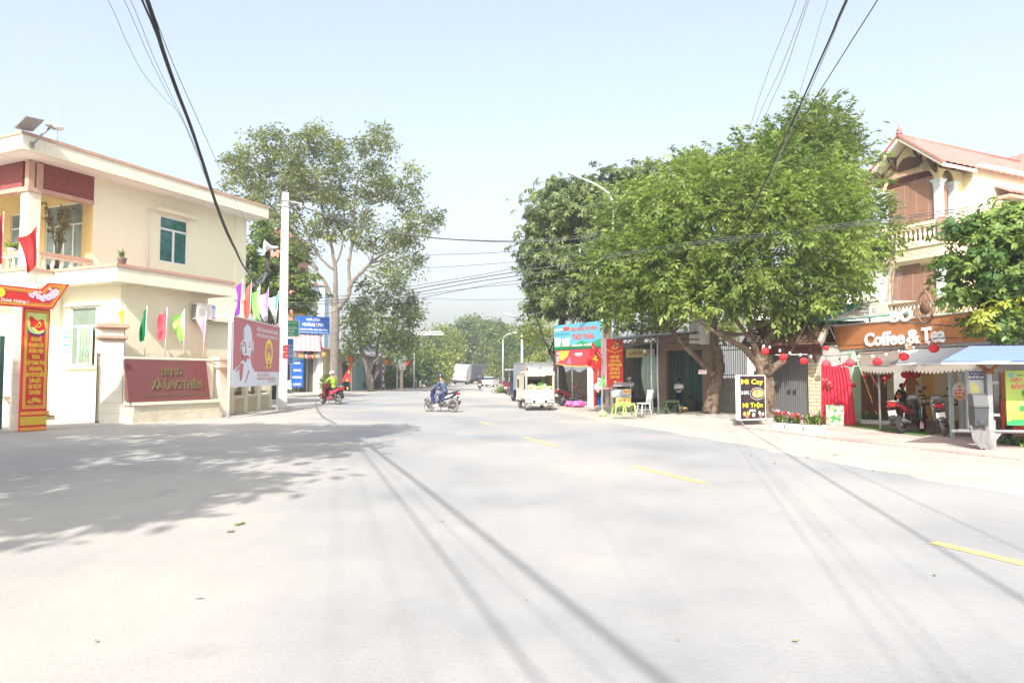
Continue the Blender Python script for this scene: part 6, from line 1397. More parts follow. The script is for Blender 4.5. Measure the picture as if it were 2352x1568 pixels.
MB(M_plate).b2(-2.275,-2.255,-.25,.25,.55,.66).build('number_plate',CR);MB(M_dkplastic).b2(-2.26,-2.0,-.7,.7,.26,.40).build('bumper',CR)
for(x,s)in((-1.35,-1),(-1.35,1),(1.4,-1),(1.4,1)):wheel(CR,x,.33,.2,M_tyre,5,y=s*(hw-.12))
M_skin=mat('skin',(.42,.25,.17),.6,var=.06);M_hair=mat('black_hair',(.012,.011,.011),.45,var=.2)
def skin_mesh(name,par,nodes,edges,m,root,grow=0.,sub=1):
 ks=list(nodes);me=bpy.data.meshes.new(name);me.from_pydata([nodes[k][0]for k in ks],[(ks.index(a),ks.index(b))for a,b in edges],[])
 o=bpy.data.objects.new(name,me);COL.objects.link(o);md=o.modifiers.new('skin','SKIN');md.use_smooth_shade=True
 if not me.skin_vertices:
  bpy.context.view_layer.objects.active=o
 sv=me.skin_vertices[0].data
 for i,k in enumerate(ks):
  r=nodes[k][1];r=r if isinstance(r,tuple)else(r,r);sv[i].radius=(r[0]+grow,r[1]+grow);sv[i].use_root=(k==root)
 if sub:s=o.modifiers.new('sub','SUBSURF');s.levels=sub;s.render_levels=sub
 dg=bpy.context.evaluated_depsgraph_get();dg.update();nm=bpy.data.meshes.new_from_object(o.evaluated_get(dg))
 o.modifiers.clear();o.data=nm;nm.materials.clear();nm.materials.append(m);nm.polygons.foreach_set('use_smooth',[True]*len(nm.polygons));nm.name=name
 o.parent=par;return o
def person(label,loc,rz,J,shirt,trousers,shoe,hair='short',sleeve=1.,helmet=None,scale=1.,hat=None,jacket_len=.0,hood=None,shirt2=None,group=None):
 """J: joints in a local frame facing +x: pelvis chest neck head, and per side s in (-1,1): sh el wr hip kn an toe"""
 t=thing('person',label,'person',loc,rz,group);t.scale=(scale,)*3
 N={};E=[];V=Vector
 pel,che,nec,hea=map(V,(J['pelvis'],J['chest'],J['neck'],J['head']));up=(hea-nec).normalized()
 N['pelvis']=(pel,(.105,.13));N['waist']=(pel.lerp(che,.45),(.095,.12));N['chest']=(che,(.11,.15));N['upper']=(che.lerp(nec,.6),(.085,.115));N['neck']=(nec,.05);N['jaw']=(hea-up*.055+V((.012,0,0)),(.062,.060));N['skull']=(hea+up*.02,(.085,.075));N['top']=(hea+up*.085,(.055,.052))
 E+=[('pelvis','waist'),('waist','chest'),('chest','upper'),('upper','neck'),('neck','jaw'),('jaw','skull'),('skull','top')]
 for s,k in((-1,'r'),(1,'l')):
  g=lambda n:V(J[n][0 if s<0 else 1])if isinstance(J[n],list)else V((J[n][0],s*J[n][1],J[n][2]))
  sh,el,wr,hp,kn,an,to=[g(n)for n in('sh','el','wr','hip','kn','an','toe')]
  N['sh'+k]=(sh,.058);N['el'+k]=(el,.042);N['wr'+k]=(wr,.028);d=(wr-el).normalized();N['pa'+k]=(wr+d*.055,(.034,.022))
  sd=d.cross(V((0,0,1)));sd=sd.normalized()if sd.length>.1 else V((0,1,0));dn=d.cross(sd)
  E+=[('upper','sh'+k),('sh'+k,'el'+k),('el'+k,'wr'+k),('wr'+k,'pa'+k)]
  for i in range(4):
   b_=wr+d*(.085)+sd*(.027-.018*i);L=(.036,.042,.039,.030)[i];sg=1 if dn.z<0 else-1
   N[f'f{i}a'+k]=(b_,.0095);N[f'f{i}b'+k]=(b_+d*L*.75+dn*sg*.014,.0085);N[f'f{i}c'+k]=(b_+d*L*1.05+dn*sg*.042,.007);E+=[('pa'+k,f'f{i}a'+k),(f'f{i}a'+k,f'f{i}b'+k),(f'f{i}b'+k,f'f{i}c'+k)]
  N['tha'+k]=(wr+d*.045+sd*.036,.010);N['thb'+k]=(wr+d*.075+sd*.050+dn*sg*.02,.008);E+=[('pa'+k,'tha'+k),('tha'+k,'thb'+k)]
  N['hi'+k]=(hp,.082);N['th'+k]=(hp.lerp(kn,.45),.074);N['kn'+k]=(kn,.054);N['ca'+k]=(kn.lerp(an,.3),.052);N['an'+k]=(an,.034);N['to'+k]=(to,.032)
  E+=[('pelvis','hi'+k),('hi'+k,'th'+k),('th'+k,'kn'+k),('kn'+k,'ca'+k),('ca'+k,'an'+k),('an'+k,'to'+k)]
 skin_mesh('body',t,N,E,M_skin,'pelvis')
 def subset(keys):return{k:N[k]for k in keys},[(a,b)for a,b in E if a in keys and b in keys]
 tk=['pelvis','waist','chest','upper']+[a+k for k in 'rl' for a in('sh',)]
 n_,e_=subset(tk)
 for k in 'rl':
  e0,w0=N['el'+k][0],N['wr'+k][0]
  if sleeve>=1:n_['el'+k]=(e0,.050);n_['cu'+k]=(e0.lerp(w0,.93),.037);e_+=[('sh'+k,'el'+k),('el'+k,'cu'+k)]
  else:n_['cu'+k]=(N['sh'+k][0].lerp(e0,.8),.062);e_+=[('sh'+k,'cu'+k)]
 n_['collar']=(nec.lerp(che,.22),(.062,.065));e_+=[('upper','collar')]
 if jacket_len:n_['hem']=(pel+(pel-che).normalized()*jacket_len,(.135,.165));e_+=[('pelvis','hem')]
 skin_mesh('jacket' if sleeve>=1 else 'shirt',t,n_,e_,shirt,'chest',grow=.020)
 n_,e_=subset(['pelvis']+[a+k for k in 'rl' for a in('hi','th','kn','ca')])
 for k in 'rl':n_['cf'+k]=(N['ca'+k][0].lerp(N['an'+k][0],.88),.048);e_+=[('ca'+k,'cf'+k)]
 skin_mesh('trousers',t,n_,e_,trousers,'pelvis',grow=.014)
 for k in 'rl':
  a_,b_=N['an'+k][0],N['to'+k][0];mb=MB(shoe);c=a_.lerp(b_,.45);d=(b_-a_);L=d.length*.5+.07
  mb.tube([a_-d*.25+V((0,0,-.01)),a_+d*.2+V((0,0,.0)),b_+d*.15,b_+d*.42],[.036,.048,.045,.022],10);mb.build('shoe',t)
 f=V((1,0,0))-up*up.x;f=f.normalized();sdv=up.cross(f)
 if 'look' in J:f=(Matrix.Rotation(J['look'],3,up)@f);sdv=up.cross(f)
 def hp_(a,b,c):return hea+f*a+sdv*b+up*c
 mb=MB(M_skin);mb.ell(hp_(.098,0,-.012),(.016,.012,.02),8,6);mb.ell(hp_(-.005,.082,-.005),(.018,.009,.028),8,6);mb.ell(hp_(-.005,-.082,-.005),(.018,.009,.028),8,6);mb.build('nose_and_ears',t)
 mb=MB(M_hair);mb.ell(hp_(.088,.03,.02),(.008,.014,.007),8,5);mb.ell(hp_(.088,-.03,.02),(.008,.014,.007),8,5);mb.ell(hp_(.086,.03,.042),(.008,.02,.005),8,5);mb.ell(hp_(.086,-.03,.042),(.008,.02,.005),8,5);mb.build('eyes',t)
 mb=MB(mat('lips',(.35,.14,.11),.5,var=0));mb.ell(hp_(.086,0,-.055),(.008,.024,.008),8,5);mb.build('mouth',t)
 def cap(m,r0,a0,nm,sc=1.):
  mb=MB(m);M3=Matrix((f,sdv,up)).transposed()
  mb.grid(lambda u,v:hea+up*.03+M3@V((-.012+r0*1.05*math.cos(2*PI*u)*math.sin(a0*v+.001)*(1.03),r0*.92*math.sin(2*PI*u)*math.sin(a0*v+.001),r0*math.cos(a0*v)*(1 if v<.6 or math.cos(2*PI*u)<.35 else 1)+(.03*max(0,math.cos(2*PI*u))*(v**3)))),20,9);return mb.build(nm,t,recalc=False)
 if helmet:cap(helmet,.135,R(105),'helmet')
 if helmet is None or hair=='long':cap(M_hair,.108,R(108),'hair')
 if hood:cap(hood,.128,R(128),'hood');MB(hood).tube([hp_(-.02,0,-.06),nec+V((-.01,0,0)),nec.lerp(che,.3)],[.11,.10,.14],12).build('scarf',t)
 if hat:cap(hat,.118,R(84),'cap');MB(hat).prism([(.06,-.07),(.17,-.05),(.17,.05),(.06,.07)],0,.012,'xy').build('cap_peak',t,loc=hea+up*.045)
 return t
RIDE=dict(pelvis=(-.17,0,.87),chest=(-.10,0,1.17),neck=(-.02,0,1.37),head=(.05,0,1.52),sh=(-.05,.175,1.31),el=(.14,.25,1.08),wr=(.285,.30,1.0),hip=(-.14,.09,.84),kn=(.22,.15,.76),an=(.09,.16,.31),toe=(.25,.17,.27))
C_navy=mat('navy_jacket',(.050,.075,.16),.75,var=.15,scale=6);C_slate=mat('slate_trousers',(.085,.115,.19),.8,var=.12,scale=6);C_gjack=mat('lime_green_jacket',(.24,.36,.035),.75,var=.12,scale=6)
C_blk=mat('black_cloth',(.018,.018,.02),.85,var=.15);C_hel=mat('dark_helmet',(.03,.035,.05),.2,var=0,coat=.5);C_helw=mat('white_helmet',(.78,.74,.76),.25,var=0,coat=.4)
C_shoew=mat('pale_shoe',(.66,.63,.58),.7,var=.08);C_shoeb=mat('dark_shoe',(.04,.035,.035),.6,var=.1)
person('rider in navy jacket and dark helmet on the blue motorbike crossing the road',BK1,H1,RIDE,C_navy,C_slate,C_shoew,helmet=C_hel,jacket_len=.06)
J2=dict(RIDE);J2['pelvis']=(-.22,0,.86);J2['chest']=(-.17,0,1.14);J2['neck']=(-.12,0,1.34);J2['head']=(-.07,0,1.48);J2['sh']=(-.14,.175,1.28);J2['el']=(.06,.25,1.06);J2['kn']=(.18,.14,.70);J2['an']=(.14,.13,.36);J2['toe']=(.30,.13,.33)
person('rider in lime green jacket and white helmet on the pink red scooter',BK2,H2,J2,C_gjack,C_blk,C_shoeb,helmet=C_helw,scale=1.13,jacket_len=.14)
person('rider in dark blue jacket on the small motorbike far down the road',BK3,R(92),RIDE,C_navy,C_blk,C_shoeb,helmet=C_hel,scale=1.1)
STAND=dict(pelvis=(0,0,.88),chest=(0,0,1.18),neck=(0,0,1.38),head=(.02,0,1.53),sh=(0,.17,1.32),el=(-.02,.22,1.06),wr=(.04,.22,.83),hip=(0,.085,.84),kn=(.02,.09,.46),an=(-.01,.09,.07),toe=(.13,.10,.03))
Jb=dict(STAND);Jb['el']=(.03,.22,1.08);Jb['wr']=(.20,.10,1.06);Jb['head']=(.06,0,1.50)
sb=gnd(1560,943,.12);C_tee=mat('white_school_shirt',(.74,.74,.78),.8,var=.05);C_navyt=mat('navy_trousers',(.012,.015,.035),.85,var=.1)
pb=person('boy in white and navy shirt standing before the green shutters with bowed head',(sb.x,sb.y,.12),R(-120),Jb,C_tee,C_navyt,C_shoeb,sleeve=.6,scale=.82)
mb=MB(C_navyt);mb.lathe([(.152,1.04),(.158,1.08),(.156,1.12)],(0,0,0),16);mb.build('shirt_band',pb)
Jw=dict(STAND);Jw['pelvis']=(-.03,0,.88);Jw['chest']=(.06,0,1.17);Jw['neck']=(.13,0,1.35);Jw['head']=(.20,0,1.48);Jw['sh']=(.10,.17,1.29);Jw['el']=(.12,.22,1.05);Jw['wr']=(.28,.16,.97);Jw['kn']=[(.10,-.09,.48),(-.02,.09,.46)];Jw['an']=[(.16,-.09,.09),(-.16,.09,.10)];Jw['toe']=[(.29,-.10,.05),(-.04,.10,.03)]
wg=gnd(1374,937);C_wj=mat('white_sun_jacket',(.70,.71,.77),.75,var=.06)
person('person in white hooded sun jacket and black trousers walking past the grocery',(wg.x,wg.y,0),R(60),Jw,C_wj,C_blk,C_shoeb,hood=C_wj,scale=.90)
vg=gnd(1452,944,.12);C_gy=mat('grey_blouse',(.13,.125,.14),.85,var=.12)
person('vendor in grey blouse and cap standing behind the yellow food cart',(vg.x,vg.y+.3,.12),R(-165),Jb,C_gy,C_blk,C_shoeb,hat=mat('pale_cap',(.45,.43,.38),.8,var=.05),scale=.86)
SIT=dict(pelvis=(-.05,0,.50),chest=(-.02,0,.80),neck=(.02,0,1.0),head=(.06,0,1.14),sh=(.0,.17,.94),el=(.12,.22,.70),wr=(.30,.14,.74),hip=(-.03,.09,.48),kn=(.38,.11,.48),an=(.36,.11,.08),toe=(.49,.12,.03))
for(dx,lab,rz_)in((2034,'guest in black seated at the cafe table facing the garden','0'),(2075,'guest in dark coat seated leaning on the cafe table','160')):
 x_,_=CF.hy(dx,930,2.2);w_=CF.W((x_,2.2,.06));person(lab,(w_.x,w_.y,.06),crz+R(float(rz_)),SIT,C_blk,C_blk,C_shoeb)
def T_leaf(base,d,L,W,up,fold=.25):
 """one pointed leaf (two quads folded on the midrib is overkill at this size: one rhombus)"""
 d=np.array(d,float);d/=np.linalg.norm(d);s=np.cross(d,up);s/=(np.linalg.norm(s)+1e-9);n=np.cross(s,d)
 b=np.array(base,float)
 return[b,b+d*L*.45+s*W/2-n*L*.02,b+d*L-n*L*.12,b+d*L*.45-s*W/2-n*L*.02]
def tmpl(kind,r):
 Q=[]
 up=np.array([0,0,1.])
 if kind=='pinnate':
  J=lambda:up+np.array([r.gauss(0,.45),r.gauss(0,.45),0])
  for i in range(3):
   t=.25+.33*i;p=np.array((t,0,-.25*t*t))
   for s in(-1,1):Q.append(T_leaf(p+np.array([r.gauss(0,.05),0,r.gauss(0,.05)]),(.5+r.gauss(0,.2),s*.85,-.4+r.gauss(0,.3)),.62*(1-.2*abs(t-.6)),.27,J()))
  Q.append(T_leaf((1,0,-.27),(1,r.gauss(0,.2),-.7),.6,.26,J()))
 elif kind=='whorl':
  for i in range(11):
   a=2*PI*i/11+r.random()*.5;e=-.15-.95*r.random()+(.5 if i%4==0 else 0)
   Q.append(T_leaf((0.03*math.cos(a),.03*math.sin(a),0),(math.cos(a),math.sin(a),e),.95*(.75+.35*r.random()),.22,up+np.array([r.gauss(0,.3),r.gauss(0,.3),0])))
 elif kind=='broad':
  for i in range(7):
   a=2*PI*i/7+r.random()*.6;e=.25-.9*r.random()
   Q.append(T_leaf((.12*math.cos(a),.12*math.sin(a),.05*r.random()),(math.cos(a),math.sin(a),e),.85*(.8+.3*r.random()),.46,up+np.array([r.gauss(0,.3),r.gauss(0,.3),0])))
 else:
  for i in range(6):
   v=np.array([r.gauss(0,1),r.gauss(0,1),r.gauss(0,.8)-.2])
   Q.append(T_leaf(v*.28,v+np.array([r.gauss(0,.4),r.gauss(0,.4),0]),.8,.34,up+np.array([r.gauss(0,.5),r.gauss(0,.5),0])))
 return np.array(Q)
def leaf_mesh(name,parent,m,org,C,X,S,kind,tone,seed):
 """C cluster positions, X outward directions, S sizes"""
 r=random.Random(seed);g=np.random.default_rng(seed)
 n=len(C);T=[tmpl(kind,r)for _ in range(7)]
 which=g.integers(0,7,n)
 x=X/np.linalg.norm(X,axis=1,keepdims=True);x=x+g.normal(0,.35,(n,3));x[:,2]+=.15
 z=np.tile([0,0,1.],(n,1))+g.normal(0,.28,(n,3))
 if kind in('whorl','broad'):z=z*.8+x*.75;x=g.normal(0,1,(n,3))
 y=np.cross(z,x);y/=np.linalg.norm(y,axis=1,keepdims=True)+1e-9
 if kind=='pinnate':z=np.cross(x,y)
 else:z/=np.linalg.norm(z,axis=1,keepdims=True);x=np.cross(y,z)
 Mx=np.stack([x,y,z],axis=2)
 V=[];TN=[]
 for k in range(7):
  idx=np.where(which==k)[0]
  if len(idx)==0:continue
  P=np.einsum('nij,qvj->nqvi',Mx[idx],T[k])*S[idx,None,None,None]+C[idx,None,None,:]
  P=P+g.normal(0,.02,P.shape)*S[idx,None,None,None]
  V.append(P.reshape(-1,3));q=T[k].shape[0]
  TN.append(np.repeat(np.clip(tone[idx,None]+g.normal(0,.10,(len(idx),q)),0,1).reshape(-1),4))
 V=np.concatenate(V)-np.array(org);TN=np.concatenate(TN);nf=len(V)//4
 me=bpy.data.meshes.new(name);me.vertices.add(len(V));me.vertices.foreach_set('co',V.astype(np.float32).ravel())
 me.loops.add(nf*4);me.loops.foreach_set('vertex_index',np.arange(nf*4,dtype=np.int32))
 me.polygons.add(nf);me.polygons.foreach_set('loop_start',np.arange(0,nf*4,4,dtype=np.int32));me.polygons.foreach_set('loop_total',np.full(nf,4,dtype=np.int32))
 me.materials.append(m);at_=me.attributes.new('tone','FLOAT','POINT');at_.data.foreach_set('value',TN.astype(np.float32))
 me.update(calc_edges=True);me.validate()
 o=bpy.data.objects.new(name,me);COL.objects.link(o)
 if parent:o.parent=parent
 return o
def crown_points(blobs,sub_r,per,dens,seed,shell=(.70,1.0),cull=.8,flat=.65,interior=.12):
 """blobs -> leaf cluster centres, outward directions, tone; foliage gathers in sub-clumps so that gaps open between them"""
 g=np.random.default_rng(seed);C=[];X=[];TN=[];SUB=[]
 for(c,r)in blobs:
  c=np.array(c);r=np.array(r);area=(r[0]*r[1]+r[1]*r[2]+r[0]*r[2])/3*4*PI
  ns=max(4,int(area/(sub_r**2*PI)*dens))
  d=g.normal(0,1,(ns,3));d/=np.linalg.norm(d,axis=1,keepdims=True)
  rad=g.uniform(shell[0],shell[1],ns);inn=g.random(ns)<interior;rad[inn]=g.uniform(.25,.7,inn.sum())
  p=c+d*r*rad[:,None]*(1+g.normal(0,.06,(ns,1)))
  keep=np.ones(ns,bool)
  for(c2,r2)in blobs:
   if c2 is c or(np.allclose(c2,c)):continue
   q=np.linalg.norm((p-np.array(c2))/np.array(r2),axis=1)
   keep&=~((q<.72)&(g.random(ns)<cull))
  p=p[keep];d=d[keep]
  for i in range(len(p)):
   m=max(2,int(per*g.uniform(.6,1.4)));sr=sub_r*g.uniform(.65,1.25)
   o=g.normal(0,.5,(m,3))*sr*np.array([1,1,flat]);C.append(p[i]+o);X.append(o/sr*1.2+d[i]*.8+g.normal(0,.25,(m,3))+np.array([0,0,-.15]))
   TN.append(np.full(m,np.clip(g.normal(.45,.27),0,1)));SUB.append(p[i])
 return np.concatenate(C),np.concatenate(X),np.concatenate(TN),np.array(SUB)
def wob(pts,amp,r,n=4):
 pts=[Vector(p)for p in pts];out=[]
 for i in range(len(pts)-1):
  for k in range(n):
   t=k/n;p0=pts[max(i-1,0)];p1=pts[i];p2=pts[i+1];p3=pts[min(i+2,len(pts)-1)]
   q=.5*((2*p1)+(p2-p0)*t+(2*p0-5*p1+4*p2-p3)*t*t+(3*p1-p0-3*p2+p3)*t**3)
   out.append(q+(Vector((r.uniform(-1,1),r.uniform(-1,1),r.uniform(-1,1)))*amp if(i or k)else Vector()))
 out.append(pts[-1]);return out
def M_bark(nm,c,dirt=(.4,.36,.3)):
 return mat(nm,c,.95,var=.4,scale=5,bump=.8,bscale=14,dirt=dirt,dirtscale=2.2,dirtamt=.6)
def tree(name,label,base,limbs,blobs,m,bark,kind,size,sub_r,per,dens,seed,group=None,twigs=30,cat='tree',limbsep=True,**kw):
 """limbs: list of (points, r0, r1) in world space"""
 base=Vector(base);t=thing(name,label,cat,base,0,group);r=random.Random(seed)
 C,X,TN,SUB=crown_points(blobs,sub_r,per,dens,seed,**kw)
 g=np.random.default_rng(seed+1);S=size*g.uniform(.7,1.25,len(C))
 leaf_mesh('crown',t,m,base,C,X,S,kind,TN,seed)
 mb=MB(bark);ends=[]
 for i,(pts,r0,r1)in enumerate(limbs):
  P=wob([Vector(p)-base for p in pts],r0*.12,r);k=len(P);mb.tube(P,[r0+(r1-r0)*(j/(k-1))**.8 for j in range(k)],9 if r0>.1 else 6)
  ends+=[(P[j],r0+(r1-r0)*j/(k-1))for j in range(k//2,k,2)]if i or len(limbs)==1 else[(P[-1],r1)]
 if len(SUB):
  for i in r.sample(range(len(SUB)),min(twigs,len(SUB))):
   s=Vector(SUB[i])-base;e,er=min(ends,key=lambda q:(q[0]-s).length-(.6*(s.z-q[0].z)))
   mid=e.lerp(s,.5)+Vector((r.uniform(-.1,.1),r.uniform(-.1,.1),-.08))*(s-e).length
   mb.tube(wob([e,mid,s],.02,r,3),[max(.015,er*.45)*(1-.8*j/6)for j in range(7)],5)
 mb.build('trunk',t,recalc=False)
 return t
def DB(lst,Y0,dz=.85):
 """crown lobes: pixel centre, pixel radii, distance -> world ellipsoids of real size"""
 out=[]
 for q in lst:
  dx,dy,rx,ry=q[:4];Y=q[4]if len(q)>4 else Y0
  c=at(dx,dy,Y);k=Y/FPX;out.append((np.array(c),np.array((rx*k,max(rx,ry)*k*dz,ry*k))))
 return out
def LP(pts,Y):return[at(p[0],p[1],(p[2]if len(p)>2 else Y))for p in pts]
L_yg=leafmat('yellow_green_foliage',(.075,.135,.025),(.25,.335,.08),.42)
L_dk=leafmat('deep_green_foliage',(.065,.115,.025),(.20,.27,.06),.38)
L_mango=leafmat('mango_foliage',(.055,.10,.03),(.22,.28,.10),.25,.35)
L_sparse=leafmat('olive_foliage',(.07,.105,.03),(.25,.29,.085),.35)
L_broad=leafmat('broad_leaf_foliage',(.045,.11,.025),(.22,.31,.07),.28,.4)
L_yel=leafmat('yellowing_foliage',(.20,.26,.035),(.42,.42,.08),.3)
L_far=leafmat('far_green_foliage',(.05,.10,.03),(.17,.24,.06),.3)
L_far2=leafmat('far_light_foliage',(.10,.16,.03),(.30,.34,.08),.3)
B_brown=M_bark('brown_bark',(.15,.105,.075));B_dark=M_bark('dark_bark',(.035,.032,.03),(.12,.10,.09));B_grey=M_bark('grey_bark',(.155,.135,.115),(.34,.31,.27))
b1=(9.08,24.5,0)
tree('street_tree','wide yellow green street tree with forked brown trunk behind the noodle sign',b1,[([b1,at(1757,900,24.5),at(1752,850,24.5)],.36,.30),(LP([(1750,856),(1742,826),(1733,797),(1726,771),(1720,723),(1735,660),(1750,560)],24.5),.19,.05),(LP([(1746,842),(1716,805),(1681,784),(1657,769),(1634,756),(1590,720,24),(1530,660,23.6)],24.5),.15,.04),(LP([(1728,785),(1700,749),(1670,710),(1638,693),(1610,620,24)],24.4),.10,.03),(LP([(1755,846),(1759,793),(1776,754),(1793,702),(1806,672),(1850,560)],24.5),.17,.05),(LP([(1722,735),(1748,745),(1763,710),(1790,670),(1850,620,23.5)],24.6),.08,.03),(LP([(1758,862),(1785,838),(1804,826)],24.3),.15,.12)],DB([(1790,560,185,140),(1650,480,145,110),(1862,510,130,135),(1925,600,78,92),(1690,630,150,75),(1835,640,135,72),(1750,690,70,35),(1560,590,100,80,23.6),(1735,400,105,75,24.8),(1600,690,40,40,23.2),(1895,640,75,50)],24.2),L_yg,B_brown,'pinnate',.29,.74,38,1.6,11,twigs=60,interior=.2,flat=.75)
b2=tuple(gnd(1640,951,.12))
b2=(b2[0],26.8,.1)
tree('street_tree','yellow green street tree with leaning limb in front of the green shutters',b2,[([b2,at(1645,880,26.8),at(1651,815,26.8),at(1640,780,26.8),at(1632,700,26.6),at(1600,600,26.2)],.34,.07),(LP([(1640,862),(1629,850),(1602,822),(1575,797),(1548,764),(1523,736),(1508,721),(1470,650,25.6)],26.5),.16,.05),(LP([(1520,735),(1500,700),(1450,660)],26.0),.06,.03)],DB([(1500,560,125,125),(1560,470,105,85),(1435,620,65,85),(1540,660,90,50),(1450,690,50,35,25.4),(1420,560,45,60)],26.0),L_yg,B_brown,'pinnate',.30,.74,38,1.6,12,twigs=40,interior=.2,flat=.75)
b3=at(1880,862,29.5);b3.z=0
tree('street_tree','tall darker green tree rising behind the yellow green street tree beside the tiled roof house',b3,[([b3,at(1878,700,29.5),at(1870,560,29.3),at(1860,420,29)],.32,.08),(LP([(1872,560),(1930,470),(1960,420)],29.2),.12,.04)],DB([(1840,395,120,105),(1785,345,60,50),(1885,300,72,62),(1918,430,82,108),(1945,530,72,85),(1868,355,75,72),(2030,548,28,42,28.3)],29),L_dk,B_brown,'pinnate',.30,.78,40,1.8,13,twigs=20)
HV=thing('hanging_vine','thin tan aerial roots hanging from the tree edge beside the balcony','vine',at(2048,560,28),0);o_=at(2048,560,28);rr3=random.Random(8)
mb=MB(mat('tan_vine',(.36,.30,.22),.9,var=.2))
for i in range(7):
 p=[at(2052+rr3.uniform(-8,8),545,28)-o_,at(2050+rr3.uniform(-14,6),620,28)-o_,at(2046+rr3.uniform(-14,4),700+rr3.uniform(-20,20),28)-o_,at(2040+rr3.uniform(-20,10),790+rr3.uniform(-70,0),27.6)-o_]
 mb.tube(wob(p,.03,rr3),.012+.01*rr3.random(),4)
mb.build('roots',HV,recalc=False)
b4=tuple(gnd(1294,926))
tree('mango_tree','grey green mango tree with black pruned trunk beside the turquoise shop sign',b4,[([b4,at(1291,890,b4[1]),at(1286,850,b4[1]),at(1278,815,b4[1]),at(1285,760,b4[1]-.3),at(1310,650,b4[1]-.6),at(1330,540,b4[1]-.8)],.40,.12),([at(1279,830,b4[1]),at(1268,812,b4[1]-.1),at(1262,806,b4[1]-.2)],.16,.12),(LP([(1310,660),(1370,600),(1410,520)],b4[1]-.8),.14,.04),(LP([(1300,690),(1260,640),(1235,600)],b4[1]-.8),.12,.04)],DB([(1380,560,110,140),(1470,500,70,90),(1330,560,120,150),(1300,480,95,80),(1400,450,88,62),(1265,620,68,100),(1345,685,110,55),(1450,430,55,45),(1430,600,62,120),(1235,690,40,45),(1240,560,40,60)],b4[1]-1.0),L_mango,B_dark,'whorl',.36,.8,22,1.9,14,twigs=25)
b5=at(1396,862,38.5);b5.z=0
tree('mango_tree','far mango tree topping the crowns behind the curved street lamp',b5,[([b5,at(1396,760,38.5),at(1400,700,38.5),at(1480,560,40),at(1560,430,41)],.30,.08)],DB([(1580,400,90,52),(1660,400,70,48),(1510,415,60,40),(1600,440,100,60),(1500,470,60,60)],41),L_mango,B_brown,'whorl',.4,.9,20,1.5,15,twigs=15)
b7=at(1470,862,43);b7.z=0
tree('garden_tree','light yellow green tree glimpsed over the sheet metal canopy',b7,[([b7,at(1470,800,43),at(1475,740,43)],.2,.07)],DB([(1440,735,60,45),(1500,725,60,55),(1560,735,55,45),(1235,745,40,45,50),(1640,740,50,45,40)],43),L_far2,B_grey,'tuft',.42,.8,16,1.2,16,twigs=25)
b6=tuple(gnd(2316,1014,.03))
tree('broad_leaf_tree','dense broad leaved tree with thin trunk above the blue shelter roof',b6,[([b6,at(2320,930,b6[1]),at(2328,830,b6[1]),at(2326,740,b6[1]),at(2310,620,b6[1])],.085,.03),(LP([(2327,760),(2280,700),(2240,660)],b6[1]),.045,.015),(LP([(2327,745),(2370,690),(2390,640)],b6[1]),.045,.015)],DB([(2265,600,105,105),(2335,535,85,68),(2222,652,58,45),(2312,712,80,58),(2390,640,90,130),(2290,738,58,34),(2195,520,32,26),(2400,540,60,70)],b6[1]-.2),L_broad,B_dark,'broad',.20,.34,15,1.5,17,twigs=40)
yy=crown_points(DB([(2300,738,55,24),(2330,705,26,16),(2262,712,26,14)],b6[1]-.75),.22,4,.38,27)
t6=[o for o in bpy.data.objects if o.name.startswith('broad_leaf_tree')][0]
leaf_mesh('yellow_leaves',t6,L_yel,b6,yy[0],yy[1],.19*np.ones(len(yy[0])),'broad',yy[2],28)
b8=tuple(gnd(770,904));Yl=b8[1]
tree('street_tree','tall sparse old tree with pale forked trunk in front of the blue bookshop',b8,[([b8,at(768,840,Yl),at(768,780,Yl),at(770,735,Yl),at(772,706,Yl)],.42,.36),(LP([(770,712),(754,669),(745,647),(726,622),(700,590),(650,535)],Yl),.22,.06),(LP([(771,710),(770,660),(769,612),(760,560),(740,480),(730,400)],Yl),.26,.06),(LP([(768,620),(745,602),(720,570),(690,500),(640,430)],Yl),.14,.04),(LP([(776,708),(798,680),(810,647),(854,603),(892,575),(940,530)],Yl),.28,.06),(LP([(806,660),(801,619),(810,544),(815,450),(830,380)],Yl),.18,.05),(LP([(800,600),(812,560),(850,470),(880,400)],Yl),.12,.04),(LP([(768,610),(785,570),(790,480),(770,380)],Yl),.12,.04),(LP([(854,603),(900,590),(960,560)],Yl),.12,.03),(LP([(730,620),(690,560),(620,470),(560,420)],Yl),.12,.03)],DB([(610,335,62,42),(555,395,62,42),(735,335,85,40),(850,340,52,48),(868,305,22,22),(690,420,110,70),(820,420,105,65),(925,425,60,48),(955,510,48,60),(880,530,80,50),(650,490,75,42),(993,505,22,28),(560,450,55,32),(905,615,60,45),(780,510,80,50),(640,380,60,45),(700,560,50,35),(520,375,25,18),(945,600,28,25)],Yl),L_sparse,B_grey,'tuft',.44,.95,17,.85,18,twigs=170,interior=.3,cull=.3)
b9=at(630,862,46);b9.z=0
tree('street_tree','leafy mid green tree directly behind the concrete pole and loudspeaker',b9,[([b9,at(630,760,46),at(625,640,46)],.3,.12)],DB([(600,570,62,62),(655,640,62,58),(620,700,62,42),(690,685,30,42),(575,640,40,60),(630,590,50,50)],46),L_dk,B_dark,'broad',.34,.7,15,1.3,19,twigs=12)
b10=tuple(gnd(852,899));Y3=b10[1]
